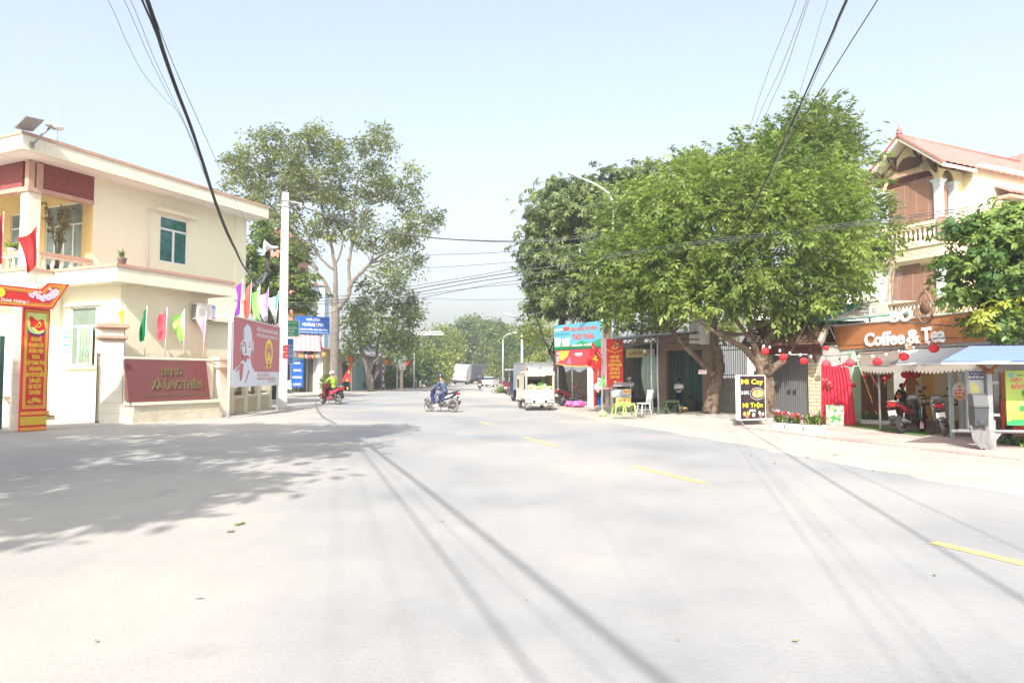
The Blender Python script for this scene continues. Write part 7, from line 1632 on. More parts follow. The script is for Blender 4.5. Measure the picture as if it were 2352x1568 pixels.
tree('street_tree','dense round green street tree past the bookshop with grey low forking trunk',b10,[([b10,at(848,860,Y3),at(840,835,Y3),at(829,794,Y3),at(826,750,Y3)],.36,.12),(LP([(848,862),(854,838),(870,821),(892,801),(905,760)],Y3),.17,.05),(LP([(850,880),(868,850),(866,800),(880,750)],Y3+1),.25,.1)],DB([(870,740,88,66),(815,775,52,45),(925,720,45,55),(880,685,66,42),(930,785,32,40),(850,790,60,35),(905,800,40,28)],Y3),L_dk,B_grey,'tuft',.55,1.2,15,1.2,20,twigs=20)
far=[(985,790,48,48,100,0),(1012,835,42,45,96,1),(955,838,32,42,86,0),(1062,780,46,50,150,0),(1100,776,48,54,155,0),(1150,783,48,54,132,0),(1193,790,48,54,112,0),(1232,785,34,65,95,0),(1085,832,55,44,155,1),(1165,845,38,34,118,1),(1222,848,30,36,92,1),(1125,838,45,42,150,0),(1040,846,30,36,150,1),(1030,792,36,52,128,1),(1125,800,40,45,150,0),(1175,820,40,40,126,0)]
for i,(dx,dy,rx,ry,Y,k_)in enumerate(far):
 c=at(dx,dy+ry*.6,Y);base=Vector((c.x,c.y,0));rr4=random.Random(i)
 bl=[(dx+rr4.uniform(-.5,.5)*rx,dy+rr4.uniform(-.5,.4)*ry,rx*rr4.uniform(.45,.65),ry*rr4.uniform(.42,.6))for _ in range(6)]
 tree('roadside_tree',['hazy green tree where the road bends','pale yellow green tree where the road bends'][k_],base,[([base,at(dx,dy,Y)],.3,.12)],DB(bl,Y),[L_far,L_far2][k_],B_grey,'tuft',.8,1.7,17,1.5,40+i,group=['hazy green trees at the road bend','pale trees at the road bend'][k_],twigs=14)
bs=(-16,-1,0)
tree('shade_tree','large spreading tree whose shade covers the gate forecourt',bs,[([bs,(-15.5,-.5,5),(-14,1,9)],.4,.2),([(-14,1,9),(-10,4,10.6),(-6,7,11)],.16,.05),([(-14,.5,9),(-9,-1,10.3),(-5,-2,10.5)],.16,.05)],[(np.array(c),np.array(r))for c,r in(((-10.2,-1.8,10.6),(5.2,2.9,1.3)),((-16,-2.2,10.6),(4,3,1.3)),((-8,-2.6,10.4),(2.4,1.8,1.0)),((-11,7.0,11.2),(6,3.2,1.3)),((-17,6,11.2),(4,3.4,1.3)),((-7.6,3.2,11.2),(2.4,2.0,.9)),((-7.2,8.2,11.3),(2.2,1.4,.9)),((-13,2.8,11),(3.4,2.2,1.2)))],L_dk,B_brown,'tuft',.5,.75,15,1.25,60,twigs=20)
lg=gnd(1407,950);LY=lg.y
M_lamp=mat('grey_lamp_paint',(.50,.52,.54),.45,.4,var=.06)
SL=thing('street_lamp','tall grey street lamp with curved arm over the right kerb','street lamp',(lg.x,lg.y,0),0)
P=[at(1407,950,LY)-lg]+[at(a,b,LY)-lg for a,b in((1408,700),(1408,530),(1408,490),(1406,460),(1398,444),(1382,432),(1358,419),(1336,410))]
P[0]=Vector((0,0,0))
mb=MB(M_lamp);mb.tube([P[0],P[1]],[.10,.075],12);mb.tube(P[1:],[.075,.055,.05,.047,.045,.043,.04,.036][:len(P)-1],10);mb.b2(-.16,.16,-.16,.16,0,.03);mb.build('pole',SL)
a_,b_=at(1338,411,LY)-lg,at(1304,397,LY)-lg;d=(b_-a_).normalized();n_=Vector((-d.z,0,d.x))
mb=MB(M_lamp);mb.hexa([a_+Vector((0,-.08,0))-n_*.03,b_+Vector((0,-.11,0))-n_*.02,b_+Vector((0,.11,0))-n_*.02,a_+Vector((0,.08,0))-n_*.03],[a_+Vector((0,-.06,0))+n_*.05,b_+Vector((0,-.09,0))+n_*.03,b_+Vector((0,.09,0))+n_*.03,a_+Vector((0,.06,0))+n_*.05]);mb.build('lamp_head',SL,bevel=.02)
MB(M_clearlens).hexa([a_.lerp(b_,.15)+Vector((0,-.07,0))-n_*.045,b_+Vector((0,-.09,0))-n_*.035,b_+Vector((0,.09,0))-n_*.035,a_.lerp(b_,.15)+Vector((0,.07,0))-n_*.045],[a_.lerp(b_,.15)+Vector((0,-.07,0))-n_*.032,b_+Vector((0,-.09,0))-n_*.022,b_+Vector((0,.09,0))-n_*.022,a_.lerp(b_,.15)+Vector((0,.07,0))-n_*.032]).build('lens',SL)
og_=gnd(1397,945);OP=thing('iron_pipe_pole','thin pale pipe pole standing just left of the red pole banner','pole',(lg.x-.35,lg.y+.6,0),0)
MB(M_offwhite).tube([(0,0,0),(0.02,0,at(1396,730,LY).z)],.045,8).build('shaft',OP)
PB=thing('pole_banner','red congress banner with hammer and sickle wrapped round the street lamp','banner',(lg.x,lg.y,0),0)
z1,z0=at(1407,778,LY-.2).z,at(1407,886,LY-.2).z;x0,x1=at(1393,830,LY-.2).x-lg.x,at(1431,830,LY-.2).x-lg.x;xl_=at(1384,830,LY-.2).x-lg.x
hb=z1-z0
mb=MB(M_bred);mb.b2(x0,x1,-.24,-.215,z0,z1);mb.build('board',PB)
mb=MB(mat('banner_side',(.62,.45,.46),.6,var=.05));mb.hexa([(xl_,.06,z0-.02),(x0-.003,-.24,z0),(x0-.003,-.215,z0),(xl_+.01,.08,z0-.02)],[(xl_,.06,z1-.01),(x0-.003,-.24,z1),(x0-.003,-.215,z1),(xl_+.01,.08,z1-.01)]);mb.build('side_board',PB)
cx_=(x0+x1)/2
mb=MB(M_yellow);hammer_sickle(mb,cx_+.0,z1-.28,.155,-.247);n=12
for i in range(n):
 q=lambda t:(x0+(x1-x0)*t,z1-.46-.10*math.sin(PI*t)-(.05 if abs(t-.5)<.04 else 0));p_,r_=q(i/n),q((i+1)/n);flat(mb,[p_,r_,(r_[0],r_[1]+.025),(p_[0],p_[1]+.025)],-.246)
for i in range(9):t=PI*i/8;flat(mb,[(cx_,z0+.12),(cx_+.05*math.cos(t)-.02*math.sin(t),z0+.15+.03*math.sin(t)),(cx_+.14*math.cos(t),z0+.14+.08*math.sin(t)),(cx_+.05*math.cos(t)+.02*math.sin(t),z0+.15+.03*math.sin(t))],-.246-.0005*i)
mb.build('emblem',PB)
letters(PB,[(s,cx_,z1-.80-.168*i,.10,(x1-x0)*w_)for i,(s,w_)in enumerate((('NHIỆT LIỆT',.55),('CHÀO MỪNG',.62),('ĐẠI HỘI ĐẠI BIỂU',.84),('TOÀN QUỐC',.58),('LẦN THỨ XIV',.64),('CỦA ĐẢNG!',.56)))],M_yellow,-.246,bold=.035)
fg=at(1386,826,LY-.05)
NFg=thing('star_flag','red flag with yellow star hanging left of the red pole banner','flag',fg,0)
pole_t=at(1349,790,LY)-fg
MB(M_offwhite).tube([(.3,.1,-.9),(0,0,0),at(1352,786,LY)-fg],.014,6).build('pole',NFg)
A_,B_,C_,D_=at(1361,786,LY)-fg,at(1382,815,LY)-fg,at(1379,851,LY)-fg,at(1343,838,LY)-fg
def ff(u,v):p=(A_.lerp(B_,u)).lerp(D_.lerp(C_,u),v);return p+Vector((0,-.05+.05*math.sin(u*9+v*4)+.04*math.sin(v*8),.02*math.sin(u*6)))
mb=MB(M_red);mb.grid(ff,14,14);mb.build('cloth',NFg,recalc=False)
mb=MB(M_yellow);st=star2(.55,.52,.26,.25);cpt=ff(.55,.48)+Vector((0,-.03,0))
for i in range(10):a1,a2=st[i],st[(i+1)%10];mb.poly([cpt,ff(a1[0],1-a1[1])+Vector((0,-.012,0)),ff(a2[0],1-a2[1])+Vector((0,-.012,0))])
mb.build('star',NFg,recalc=False)
GPn=thing('pennant','folded green and pink pennant below the red pole banner','flag',at(1383,880,LY-.1),0);o_=at(1383,880,LY-.1)
A_,B_,C_=at(1386,858,LY-.1)-o_,at(1394,889,LY-.15)-o_,at(1373,889,LY-.1)-o_
mb=MB(mat('pennant_green',(.15,.42,.12),.6,var=.15));mb.grid(lambda u,v:A_.lerp(C_.lerp(B_,u),v)+Vector((0,.03*math.sin(u*10),0)),8,8);mb.m(mat('pennant_pink',(.75,.30,.38),.6,var=.1));mb.grid(lambda u,v:(C_.lerp(B_+Vector((.3,0,0)),u))+Vector((0,-.02,-.09*v*(1-.4*u))),8,2);mb.build('cloth',GPn,recalc=False)
def far_lamp(dx,Y,ytop,arm,label):
 b=at(dx,862,Y);b.z=0;zt=at(dx,ytop,Y).z;t=thing('street_lamp',label,'street lamp',b,0)
 mb=MB(M_lamp);mb.tube([(0,0,0),(0,0,zt-.8)],[.14,.09],8);mb.tube([(0,0,zt-.8),(arm*.1,0,zt-.35),(arm*.4,0,zt),(arm,0,zt+.25)],.06,7);mb.build('pole',t)
 MB(M_lamp).hexa([(arm,-.15,zt+.2),(arm*1.35,-.15,zt+.3),(arm*1.35,.15,zt+.3),(arm,.15,zt+.2)],[(arm,-.12,zt+.3),(arm*1.35,-.12,zt+.38),(arm*1.35,.12,zt+.38),(arm,.12,zt+.3)]).build('lamp_head',t)
far_lamp(1199,58,728,-1.1,'white street lamp rising behind the box truck');far_lamp(1155,108,768,1.6,'small distant street lamp before the hazy trees')
gt_=at(985,767,82);GTY=thing('gantry_arm','pair of white horizontal gantry arms reaching out of the left trees','gantry',(gt_.x-2.6,gt_.y,0),0)
mb=MB(M_white);zz=gt_.z;mb.b2(1.2,4.4,-.05,.05,zz-.09,zz+.09);mb.build('arm',GTY);z2=at(1000,761,82).z
mb=MB(M_white);mb.b2(2.7,4.1,.6,.66,z2-.06,z2+.06);mb.build('upper_arm',GTY);mb=MB(M_lamp);mb.tube([(.8,.3,0),(.8,.3,z2+.3)],.1,8);mb.b2(.75,1.2,-.03,.6,zz-.06,zz+.06);mb.b2(.8,2.7,.61,.65,z2-.04,z2+.04);mb.build('mast',GTY)
MB(M_dkplastic).b2(2.5,3.2,-.12,.0,zz-.28,zz-.1).build('signal_box',GTY)
def wire(pix,A,B,r,label,group,ext=None,m=None,extA=None):
 """pix: points the cable passes in the picture; A, B: two points of its line in plan; gives a real cable in space"""
 A=Vector(A);B=Vector(B);d=B-A;pts=[]
 for(dx,dy)in pix:
  v=ray(dx,dy);den=v.x*d.y-v.y*d.x;t=(A.x*d.y-A.y*d.x)/den;pts.append(Vector((v.x*t,v.y*t,CAMZ+v.z*t)))
 if ext is not None:
  q=pts[-1];s=pts[-1]-pts[-2];s.normalize();hz=Vector((d.x,d.y)).normalized();sl=s.z/max(.2,math.hypot(s.x,s.y))
  for k in range(1,7):L=ext*k/6;pts.append(q+Vector((hz.x*L,hz.y*L,sl*L*.5*(1-k/14))))
 if extA is not None:pts=[Vector(extA)]+pts
 o=pts[0].copy();Q=wob([p-o for p in pts],0,random.Random(1),5)
 mb=MB(m or mat('black_cable',(.022,.022,.024),.6,var=.1));mb.tube(Q,r,6 if r>.02 else 4,cap=False)
 w_=mb.build('cable',recalc=False);w_.location=o
 return tag(w_,label,'cable',group)
gA,gB=(-14.0,38.0),(-5.75,10.7);lp_=tuple(at(612,634,38.4))
wire([(560,612),(541,575),(520,532),(500,480),(480,420),(458,350),(436,285),(405,205),(372,110),(338,0)],gA,gB,.036,'thickest black cable bundle sweeping down to the loudspeaker pole',None,26,extA=(lp_[0]-.3,lp_[1]-.6,lp_[2]-.6))
wire([(556,604),(536,560),(516,515),(492,450),(470,380),(446,310),(420,240),(390,160),(352,60),(326,0)],gA,gB,.018,'twisted black cable hugging the thick bundle on its left',None,26)
wire([(560,600),(520,528),(478,425),(445,335),(415,265),(380,230),(330,170),(290,95),(248,0)],gA,(-7.4,10.7),.005,'thin loose cable leftmost of the bundle above the office roof',None,22)
wire([(545,585),(505,490),(460,375),(425,290),(385,215),(340,125),(285,0)],gA,(-6.9,10.7),.005,'thin cable running left of the thick bundle','thin cables left of the thick bundle',22)
wire([(548,590),(508,495),(464,378),(428,290),(392,215),(350,125),(300,0)],gA,(-6.6,10.7),.005,'thin cable running left of the thick bundle','thin cables left of the thick bundle',22)
wire([(560,500),(530,440),(490,355),(440,243),(395,140),(345,10)],(-16,42),(-5.5,10.7),.006,'thin single cable right of the thick bundle above the office roof',None,22)
rA=(8.6,26.5)
for(px,B,r,lab,grp)in(([(1640,480),(1705,335),(1740,235),(1770,150),(1800,75),(1829,0)],(4.5,10.7),.006,'black cable running up the sky into the big yellow green tree','black cables above the big tree'),([(1660,480),(1716,340),(1750,250),(1790,165),(1822,85),(1853,0)],(4.62,10.7),.006,'black cable running up the sky into the big yellow green tree','black cables above the big tree'),([(1680,480),(1735,335),(1765,250),(1800,172),(1830,85),(1858,0)],(4.7,10.7),.006,'black cable running up the sky into the big yellow green tree','black cables above the big tree'),([(1770,440),(1800,330),(1835,220),(1868,110),(1902,0)],(4.95,10.7),.004,'hair thin pale cable among those above the big tree',None),([(1700,540),(1745,445),(1790,345),(1832,255),(1872,165),(1910,80),(1944,0)],(5.2,10.7),.017,'thickest black cable above the big tree',None),([(1702,545),(1750,445),(1796,345),(1838,255),(1878,165),(1914,80),(1948,0)],(5.22,10.7),.008,'black cable twinned with the thickest one above the big tree',None),([(1690,540),(1745,440),(1800,345),(1850,262),(1905,175),(1962,85),(2016,0)],(5.6,10.7),.010,'black cable rightmost of those above the big tree',None)):
 wire(px,rA,B,r,lab,grp,26,m=None if r>.008 else mat('pale_cable',(.3,.3,.3),.6,var=0))
cA=(-11.6,33.6)
for(px,A,B,r)in(([(658,466),(700,478),(780,505),(880,530),(980,545),(1090,553),(1200,556),(1300,551),(1400,540)],cA,(6,27),.022),([(660,470),(720,482),(800,507),(900,531),(1000,546),(1100,552),(1200,552),(1300,546),(1410,528)],cA,(6,26),.016),([(930,588),(1000,585),(1100,582),(1200,576),(1300,568),(1410,556)],(-22,58),(6,27),.014),([(900,618),(1000,614),(1100,608),(1200,600),(1300,588),(1420,572)],(-22,58),(6,27),.012),([(655,686),(760,682),(880,668),(1000,648),(1100,632),(1200,612),(1300,592),(1420,568)],cA,(6,26.5),.012),([(655,697),(760,690),(880,676),(1000,655),(1100,638),(1200,622),(1310,606),(1420,590)],cA,(6,26.5),.022),([(655,702),(760,696),(880,684),(1000,664),(1100,646),(1200,632),(1310,618),(1420,604)],cA,(6,26.5),.018),([(655,708),(760,700),(880,688),(1000,672),(1100,660),(1200,651),(1310,643),(1420,638)],cA,(6,26.5),.012),([(655,729),(730,722),(830,706),(930,690),(1050,668),(1130,652),(1200,643)],cA,(6,26.5),.012),([(960,684),(1050,688),(1150,688),(1250,684),(1360,676)],(-20,55),(5,28),.008),([(1380,588),(1500,570),(1650,548),(1800,530),(1950,512),(2080,497),(2200,480),(2352,458)],(4,22.3),(17,20.6),.014),([(1380,594),(1500,575),(1650,553),(1800,535),(1950,517),(2080,501),(2200,487),(2352,468)],(4,22.3),(17,20.5),.014),([(1400,602),(1520,582),(1660,557),(1800,540),(1950,522),(2080,509),(2200,497),(2352,480)],(4,22.3),(17,20.4),.010),([(1905,748),(2000,742),(2080,741),(2180,748),(2290,752),(2352,748)],(9.0,22.0),(13.5,17.5),.016)):
 wire(px,A,B,r,'black cable strung across the road between the concrete pole and the right hand trees' if px[0][0]<1300 else('black cable drawn across the front of the big tree to the tiled roof house' if px[0][0]<1600 else 'single slack black cable along the orange coffee shop front'),'cables strung across the road' if px[0][0]<1300 else('cables drawn across the big tree' if px[0][0]<1600 else None),m=mat('grey_cable',(.07,.07,.075),.7,var=.1))
krz=R(40);KF=Frame((-21.3,64.0),krz)
BKS=thing('bookshop','blue signed bookshop with pale pillar and pink striped awning across the road','shop',(-21.3,64,0),krz)
M_lav=mat('lavender_pillar',(.55,.57,.64),.8,var=.06);M_bsg=mat('blue_signboard',(.02,.12,.50),.45,var=.05);M_kgl=mat('dim_shop_glass',(.07,.075,.07),.15,var=.3,scale=1,spec=.6)
a0,zt=KF.hy(680,724,-.3);a1,zb=KF.hy(757,768,-.3)
MB(M_bsg).b2(a0,a1,-.3,-.15,zb,zt).build('signboard',BKS)
ah,aw=zt-zb,a1-a0;ac=(a0+a1)/2
letters(BKS,[('NHÀ SÁCH',ac+.02,zb+ah*.74,ah*.14,aw*.40),('HOÀNG LINH',ac,zb+ah*.43,ah*.19,aw*.62),('VĂN PHÒNG PHẨM - SÁCH GIÁO KHOA',ac-.02,zb+ah*.20,ah*.09,aw*.92),('Đ/c: Thôn Hoa Sơn, Ứng Thiên, Hà Nội   ĐT: 0982 914 750',ac,zb+ah*.06,ah*.05,aw*.90)],M_whiteprint,-.306,bold=.03)
p0,_=KF.hy(728,850,0);p1,_=KF.hy(740,850,0);q0_,_=KF.hy(655,850,0)
MB(M_lav).b2(p0,p1,-.1,.3,0,zb+.1).build('pillar',BKS);MB(M_lav).b2(q0_-1.6,q0_-.2,-.1,.3,0,zb+.1).build('pillar',BKS)
MB(M_kgl).b2(q0_-.2,p0,.6,.65,0,zb).build('glass_front',BKS)
mb=MB(M_greymetal);
for i in range(5):x=q0_+(p0-q0_)*i/4;mb.b2(x-.05,x+.05,.5,.59,0,zb-.6)
mb.b2(q0_,p0,.5,.59,zb-.75,zb-.6);mb.build('door_frame',BKS)
mb=MB(M_lav);mb.b2(q0_-1.6,p1,-.1,5,zb+.1,zb+.35);mb.b2(q0_-1.6,p1,4.6,5,0,zb+.1);mb.build('roof_slab',BKS)
w0,wz1=KF.hy(662,771,-.35);w1,wz0=KF.hy(736,806,-1.3)
mb=MB(mat('pink_awning',(.50,.27,.30),.8,var=.08));n=16
for i in range(n):
 mb.m(mat('pink_awning',(.50,.27,.30),.8)if i%2 else mat('pale_awning',(.60,.45,.47),.8,var=.08));xa,xb_=q0_-.3+(p1-.35-q0_+.3)*i/n,q0_-.3+(p1-.35-q0_+.3)*(i+1)/n
 mb.poly([(xa,-.14,zb-.05),(xb_,-.14,zb-.05),(xb_-.25,-.9,wz0),(xa-.25,-.9,wz0)])
mb.build('awning',BKS)
v0,vz1=KF.hy(669,822,-.2);v1,vz0=KF.hy(696,889,-.2)
mb=MB(M_bsg);mb.b2(v0,v1,-.2,-.17,vz0,vz1);mb.build('vertical_banner',BKS)
mb=MB(mat('banner_sky_top',(.10,.42,.60),.5,var=0));flat(mb,[(v0,vz1),(v1,vz1),(v1,vz1-.15),(v0,vz1-.28)],-.204);mb.build('banner_band',BKS)
vh=vz1-vz0
letters(BKS,[(s,(v0+v1)/2,vz0+vh*t,vh*.075,(v1-v0)*w_)for s,t,w_ in(('NHÀ',.80,.5),('SÁCH',.55,.6),('HOÀNG',.31,.75),('LINH',.07,.6))],M_whiteprint,-.205,name='banner_lettering',bold=.03)
mb=MB(mat('poster_glass',(.50,.50,.56),.3,var=.2,scale=2));mb.b2(v0,v1,-.19,-.17,vz1+.02,vz1+.9);mb.m(mat('poster_violet',(.55,.30,.55),.5,var=.2));mb.b2(v0,v1,-.195,-.191,vz1+.3,vz1+.65);mb.build('window_poster',BKS)
bn=thing('bunting','string of small coloured pennants under the pink striped awning','bunting',KF.W((v0,-.6,wz0-.1)),krz)
cols=[mat('bunting_%s'%k,c,.6,var=.1)for k,c in(('orange',(.75,.22,.04)),('yellow',(.75,.60,.06)),('pink',(.65,.15,.30)),('white',(.7,.7,.7)))]
for i in range(16):
 x=i*(p1-v0)/15;zz=-.25*math.sin(PI*i/15);MB(cols[(i*3+i//4)%4]).prism([(x-.12,zz),(x+.12,zz),(x,zz-.42)],-.006,.006,'xz').build('pennant',bn)
MB(M_white).tube([(i*(p1-v0)/15,0,-.25*math.sin(PI*i/15))for i in range(16)],.01,4).build('cord',bn)
gp_=at(671,750,50)
GSn=thing('green_sign','green white lettered signboard half hidden by the concrete pole','sign',(gp_.x,gp_.y,0),R(20))
FF=Frame((gp_.x,gp_.y),R(20));g0,gz1=FF.hy(646,734);g1,gz0=FF.hy(688,774)
MB(M_whiteprint).b2(g0,g1,0,.08,gz0,gz1).build('board',GSn);mb=MB(mat('bright_green_sign',(.03,.42,.20),.5,var=.1));flat(mb,[(g0+.07,gz0+.07),(g1-.07,gz0+.07),(g1-.07,gz1-.07),(g0+.07,gz1-.07)],-.004);mb.build('panel',GSn)
gh_=gz1-gz0;gw_=g1-g0
letters(GSn,[('QUỸ TÍN DỤNG NHÂN DÂN',g0+gw_*.5,gz0+gh_*.80,gh_*.07,gw_*.7),('ĐIỂM GIAO DỊCH',g0+gw_*.48,gz0+gh_*.47,gh_*.12,gw_*.72),('GỬI TIẾT KIỆM',g0+gw_*.42,gz0+gh_*.27,gh_*.12,gw_*.6),('VAY VỐN',g0+gw_*.42,gz0+gh_*.09,gh_*.10,gw_*.5)],M_whiteprint,-.008,bold=.04)
MB(M_greymetal).tube([(g0+.4,.12,0),(g0+.4,.12,gz1-.05)],.05,8).build('post',GSn)
BSn=thing('blue_sign','blue white bordered signboard below the green one behind the pole','sign',(gp_.x,gp_.y+.25,0),R(20));FB=Frame((gp_.x,gp_.y+.25),R(20));h0,hz1=FB.hy(644,777);h1,hz0=FB.hy(674,836)
MB(M_whiteprint).b2(h0,h1,0,.08,hz0,hz1).build('board',BSn);mb=MB(mat('mid_blue_sign',(.05,.24,.62),.5,var=.06));flat(mb,[(h0+.04,hz0+.04),(h1-.04,hz0+.04),(h1-.04,hz1-.04),(h0+.04,hz1-.04)],-.004);mb.m(mat('pale_red_print',(.72,.25,.25),.5,var=0));flat(mb,[(h0+.2,hz0+.18),(h1-.2,hz0+.18),(h1-.2,hz0+.3),(h0+.2,hz0+.3)],-.007);flat(mb,[(h0+.4,hz1-.38),(h1-.5,hz1-.38),(h1-.5,hz1-.18),(h0+.4,hz1-.18)],-.007);mb.build('panel',BSn)
hh_=hz1-hz0;hw__=h1-h0
letters(BSn,[(s,h0+hw__*.55,hz0+hh_*t,hh_*.05,hw__*.72)for s,t in(('SỬA CHỮA XE MÁY',.70),('THAY DẦU - VÁ XĂM',.56),('RỬA XE - BẢO DƯỠNG',.46),('MUA BÁN XE CŨ',.36),('LIÊN HỆ',.28))],M_whiteprint,-.008,bold=.03)
LF=Frame((-18.3,66.5),R(79))
def lowshop(name,label,dx0,dx1,h,mw,front,shutter=None,roof=None,depth=6,proj=1.2,cat='shop'):
 x0,_=LF.hy(dx0,862,0);x1,_=LF.hy(dx1,862,0)
 t=thing(name,label,cat,LF.W((x0,0,0)),R(79));w_=x1-x0
 MB(mw).holes(0,w_,0,h,[(w_*.15,w_*.85,.05,h*.78)],lambda a,z,d:(a,d,z),.25).build('front_wall',t)
 mb=MB(mw);mb.b2(0,w_,depth-.1,depth,0,h);mb.poly([(0,0,0),(0,depth-.1,0),(0,depth-.1,h),(0,0,h)]);mb.build('side_wall',t)
 mb=MB(shutter or M_kgl);n=14
 for i in range(n):xa=w_*.15+w_*.7*i/n;mb.b2(xa,xa+w_*.7/n*.94,.2+.03*(i%2),.25,.05,h*.78)
 mb.build('shutter',t)
 mb=MB(roof or M_greymetal);mb.hexa([(-.15,-proj,h-.12),(w_+.15,-proj,h-.12),(w_+.15,depth,h+.5),(-.15,depth,h+.5)],[(-.15,-proj,h-.02),(w_+.15,-proj,h-.02),(w_+.15,depth,h+.62),(-.15,depth,h+.62)]);mb.build('roof',t)
 return t
Mr_=mat('brown_sheet_roof',(.20,.13,.11),.7,.2,var=.2);Mtg=mat('pale_green_shutter',(.20,.37,.31),.6,var=.1)
lowshop('cream_house','low cream house with ochre band right of the bookshop',741,782,4.2,mat('aged_cream',(.56,.50,.34),.85,var=.1),None,mat('cream_door',(.48,.44,.32),.7,var=.1),mat('dull_red_roof',(.26,.09,.06),.8,var=.2))
lowshop('dark_shop','narrow dim shop behind the red hanging banner',783,808,3.9,mat('grey_plaster',(.40,.39,.37),.9,var=.1),None,mat('dim_shutter',(.06,.065,.065),.6,var=.2),Mr_)
lowshop('shutter_shop','shop with pale green roller shutter behind the grey forked tree',811,845,3.9,mat('grey_plaster',(.40,.39,.37),.9,var=.1),None,Mtg,mat('rose_roof',(.48,.26,.25),.7,var=.1))
lowshop('grey_shop','dim grey shop house behind the red and white post',846,880,3.7,mat('lilac_plaster',(.34,.32,.35),.9,var=.1),None,mat('dim_shutter',(.06,.065,.065),.6,var=.2),Mr_)
lowshop('corner_shop','low sheet roofed shop with teal edge near the white board post',881,905,3.6,mat('grey_plaster',(.40,.39,.37),.9,var=.1),None,mat('slate_shutter',(.12,.13,.13),.6,var=.2),mat('teal_roof',(.10,.22,.20),.6,var=.1))
lowshop('roadside_stall','dark roadside stall with rusty roof under the trees',928,962,3.0,mat('sooty_plaster',(.16,.15,.15),.9,var=.2),None,M_dk,Mr_)
ob=at(605,862,82);OB=thing('brick_house','orange brick house glimpsed between the trees behind the concrete pole','house',(ob.x,ob.y,0),0)
mb=MB(brickmat('orange_brick',(.48,.19,.11),(.42,.16,.09),(.4,.33,.28),1.,.5,.16,.012));zt_=at(640,545,82).z;mb.b2(0,3.4,0,6,0,zt_);mb.build('wall',OB)
mb=MB(M_rt);mb.prism([(-.3,zt_),(3.7,zt_),(1.7,zt_+1.2)],-.3,6.3,'xz');mb.build('roof',OB);MB(M_glassdark).b2(1.6,2.6,-.03,-.003,zt_-3.2,zt_-1.8).build('window',OB)
pbx=at(688,862,88);PBH=thing('pale_blue_house','tall pale blue house wall behind the blue bookshop sign','house',(pbx.x,pbx.y,0),R(10))
zt_=at(715,655,88).z;MB(mat('pale_blue_render',(.42,.55,.66),.8,var=.05)).b2(0,3.0,0,6,0,zt_).build('wall',PBH);MB(mat('pale_roof_edge',(.5,.3,.28),.8,var=.1)).b2(-.2,3.2,-.3,6.2,zt_,zt_+.3).build('roof',PBH);MB(M_glassdark).b2(.9,1.7,-.03,-.003,zt_-2.6,zt_-1.2).build('window',PBH)
wb0=at(838,790,70);wcb=thing('cloth_banner','pale lilac cloth banner stretched across the low shop roofs','banner',at(836,800,70),R(62));o_=at(836,800,70)
mb=MB(mat('lilac_cloth',(.55,.56,.72),.8,var=.06));A_=at(834,788,69)-o_;B_=at(912,792,76)-o_;h_=1.0
wcb.rotation_euler=(0,0,0);mb.grid(lambda u,v:A_.lerp(B_,u)+Vector((0,.1*math.sin(u*12),-h_*v*(.6+.4*u)-.25*math.sin(PI*u))),18,4);mb.build('cloth',wcb,recalc=False)
def pole(name,label,dx,dy,ytop,r,m,cat='pole'):
 g=gnd(dx,dy);zt=at(dx,ytop,g.y).z;t=thing(name,label,cat,g,0);MB(m).tube([(0,0,0),(0,0,zt)],[r,r*.8],8).build('shaft',t);return t,g,zt
t_,g1_,z_=pole('steel_pole','slim grey steel pole holding the long red hanging banner',807,899,700,.10,M_greymetal)
t_,g2_,z_=pole('steel_pole','short grey steel pole left of the red hanging banner',802,897,775,.07,M_greymetal)
rb_=thing('hanging_banner','long narrow red banner twisted on the slim steel pole','banner',(g1_.x,g1_.y-.15,0),0)
zt_,zb_2=at(803,815,g1_.y).z,at(803,878,g1_.y).z
mb=MB(M_red);mb.grid(lambda u,v:(-.55+.16*math.sin(v*5)+(.12+.34*abs(math.cos(v*PI*1.05))**2)*(u-.5)*1.7+.25,.06*math.sin(u*5+v*6),zt_+(zb_2-zt_)*v+.15*math.sin(u*3)*(v*2-1)),8,20);mb.build('cloth',rb_,recalc=False)
mb=MB(M_yellow);
for k_ in range(4):disc(mb,-.3+.1*math.sin(k_*2),zt_-.9-k_*.8,.08,.12,-.1,6)
mb.build('print',rb_)
g=gnd(880,895);zt_=at(880,836,g.y).z;RWP=thing('marker_post','red and white ringed marker post on the far left verge','post',g,0)
mb=MB(M_white);n=9
for i in range(n):mb.m(M_redpaint if i in(0,2,3,5,7)and i!=3 else M_white);mb.tube([(0,0,zt_*i/n+.002),(0,0,zt_*(i+1)/n)],.10 if i in(2,5)else .08,8)
mb.build('shaft',RWP)
g=gnd(922,897);zt_=at(924,788,g.y).z;NPo=thing('concrete_post','pale concrete post carrying a white board on the left verge','post',g,R(10))
mb=MB(mat('tan_concrete',(.50,.44,.35),.9,var=.1));mb.hexa([(-.17,-.14,0),(.17,-.14,0),(.17,.14,0),(-.17,.14,0)],[(-.11,-.1,zt_),(.11,-.1,zt_),(.11,.1,zt_),(-.11,.1,zt_)]);mb.build('shaft',NPo)
z1_,z0_=at(924,816,g.y).z,at(924,849,g.y).z;MB(M_whiteprint).b2(-.35,.42,-.22,-.17,z0_,z1_).build('board',NPo)
g=gnd(912,898);zt_=at(913,796,g.y).z;T2_=thing('steel_pole','slim pole with white top left of the white board post','pole',g,0);mb=MB(M_greymetal);mb.tube([(0,0,0),(0,0,zt_-1)],.07,7);mb.m(M_white);mb.tube([(0,0,zt_-1),(0,0,zt_)],.14,8);mb.build('shaft',T2_)
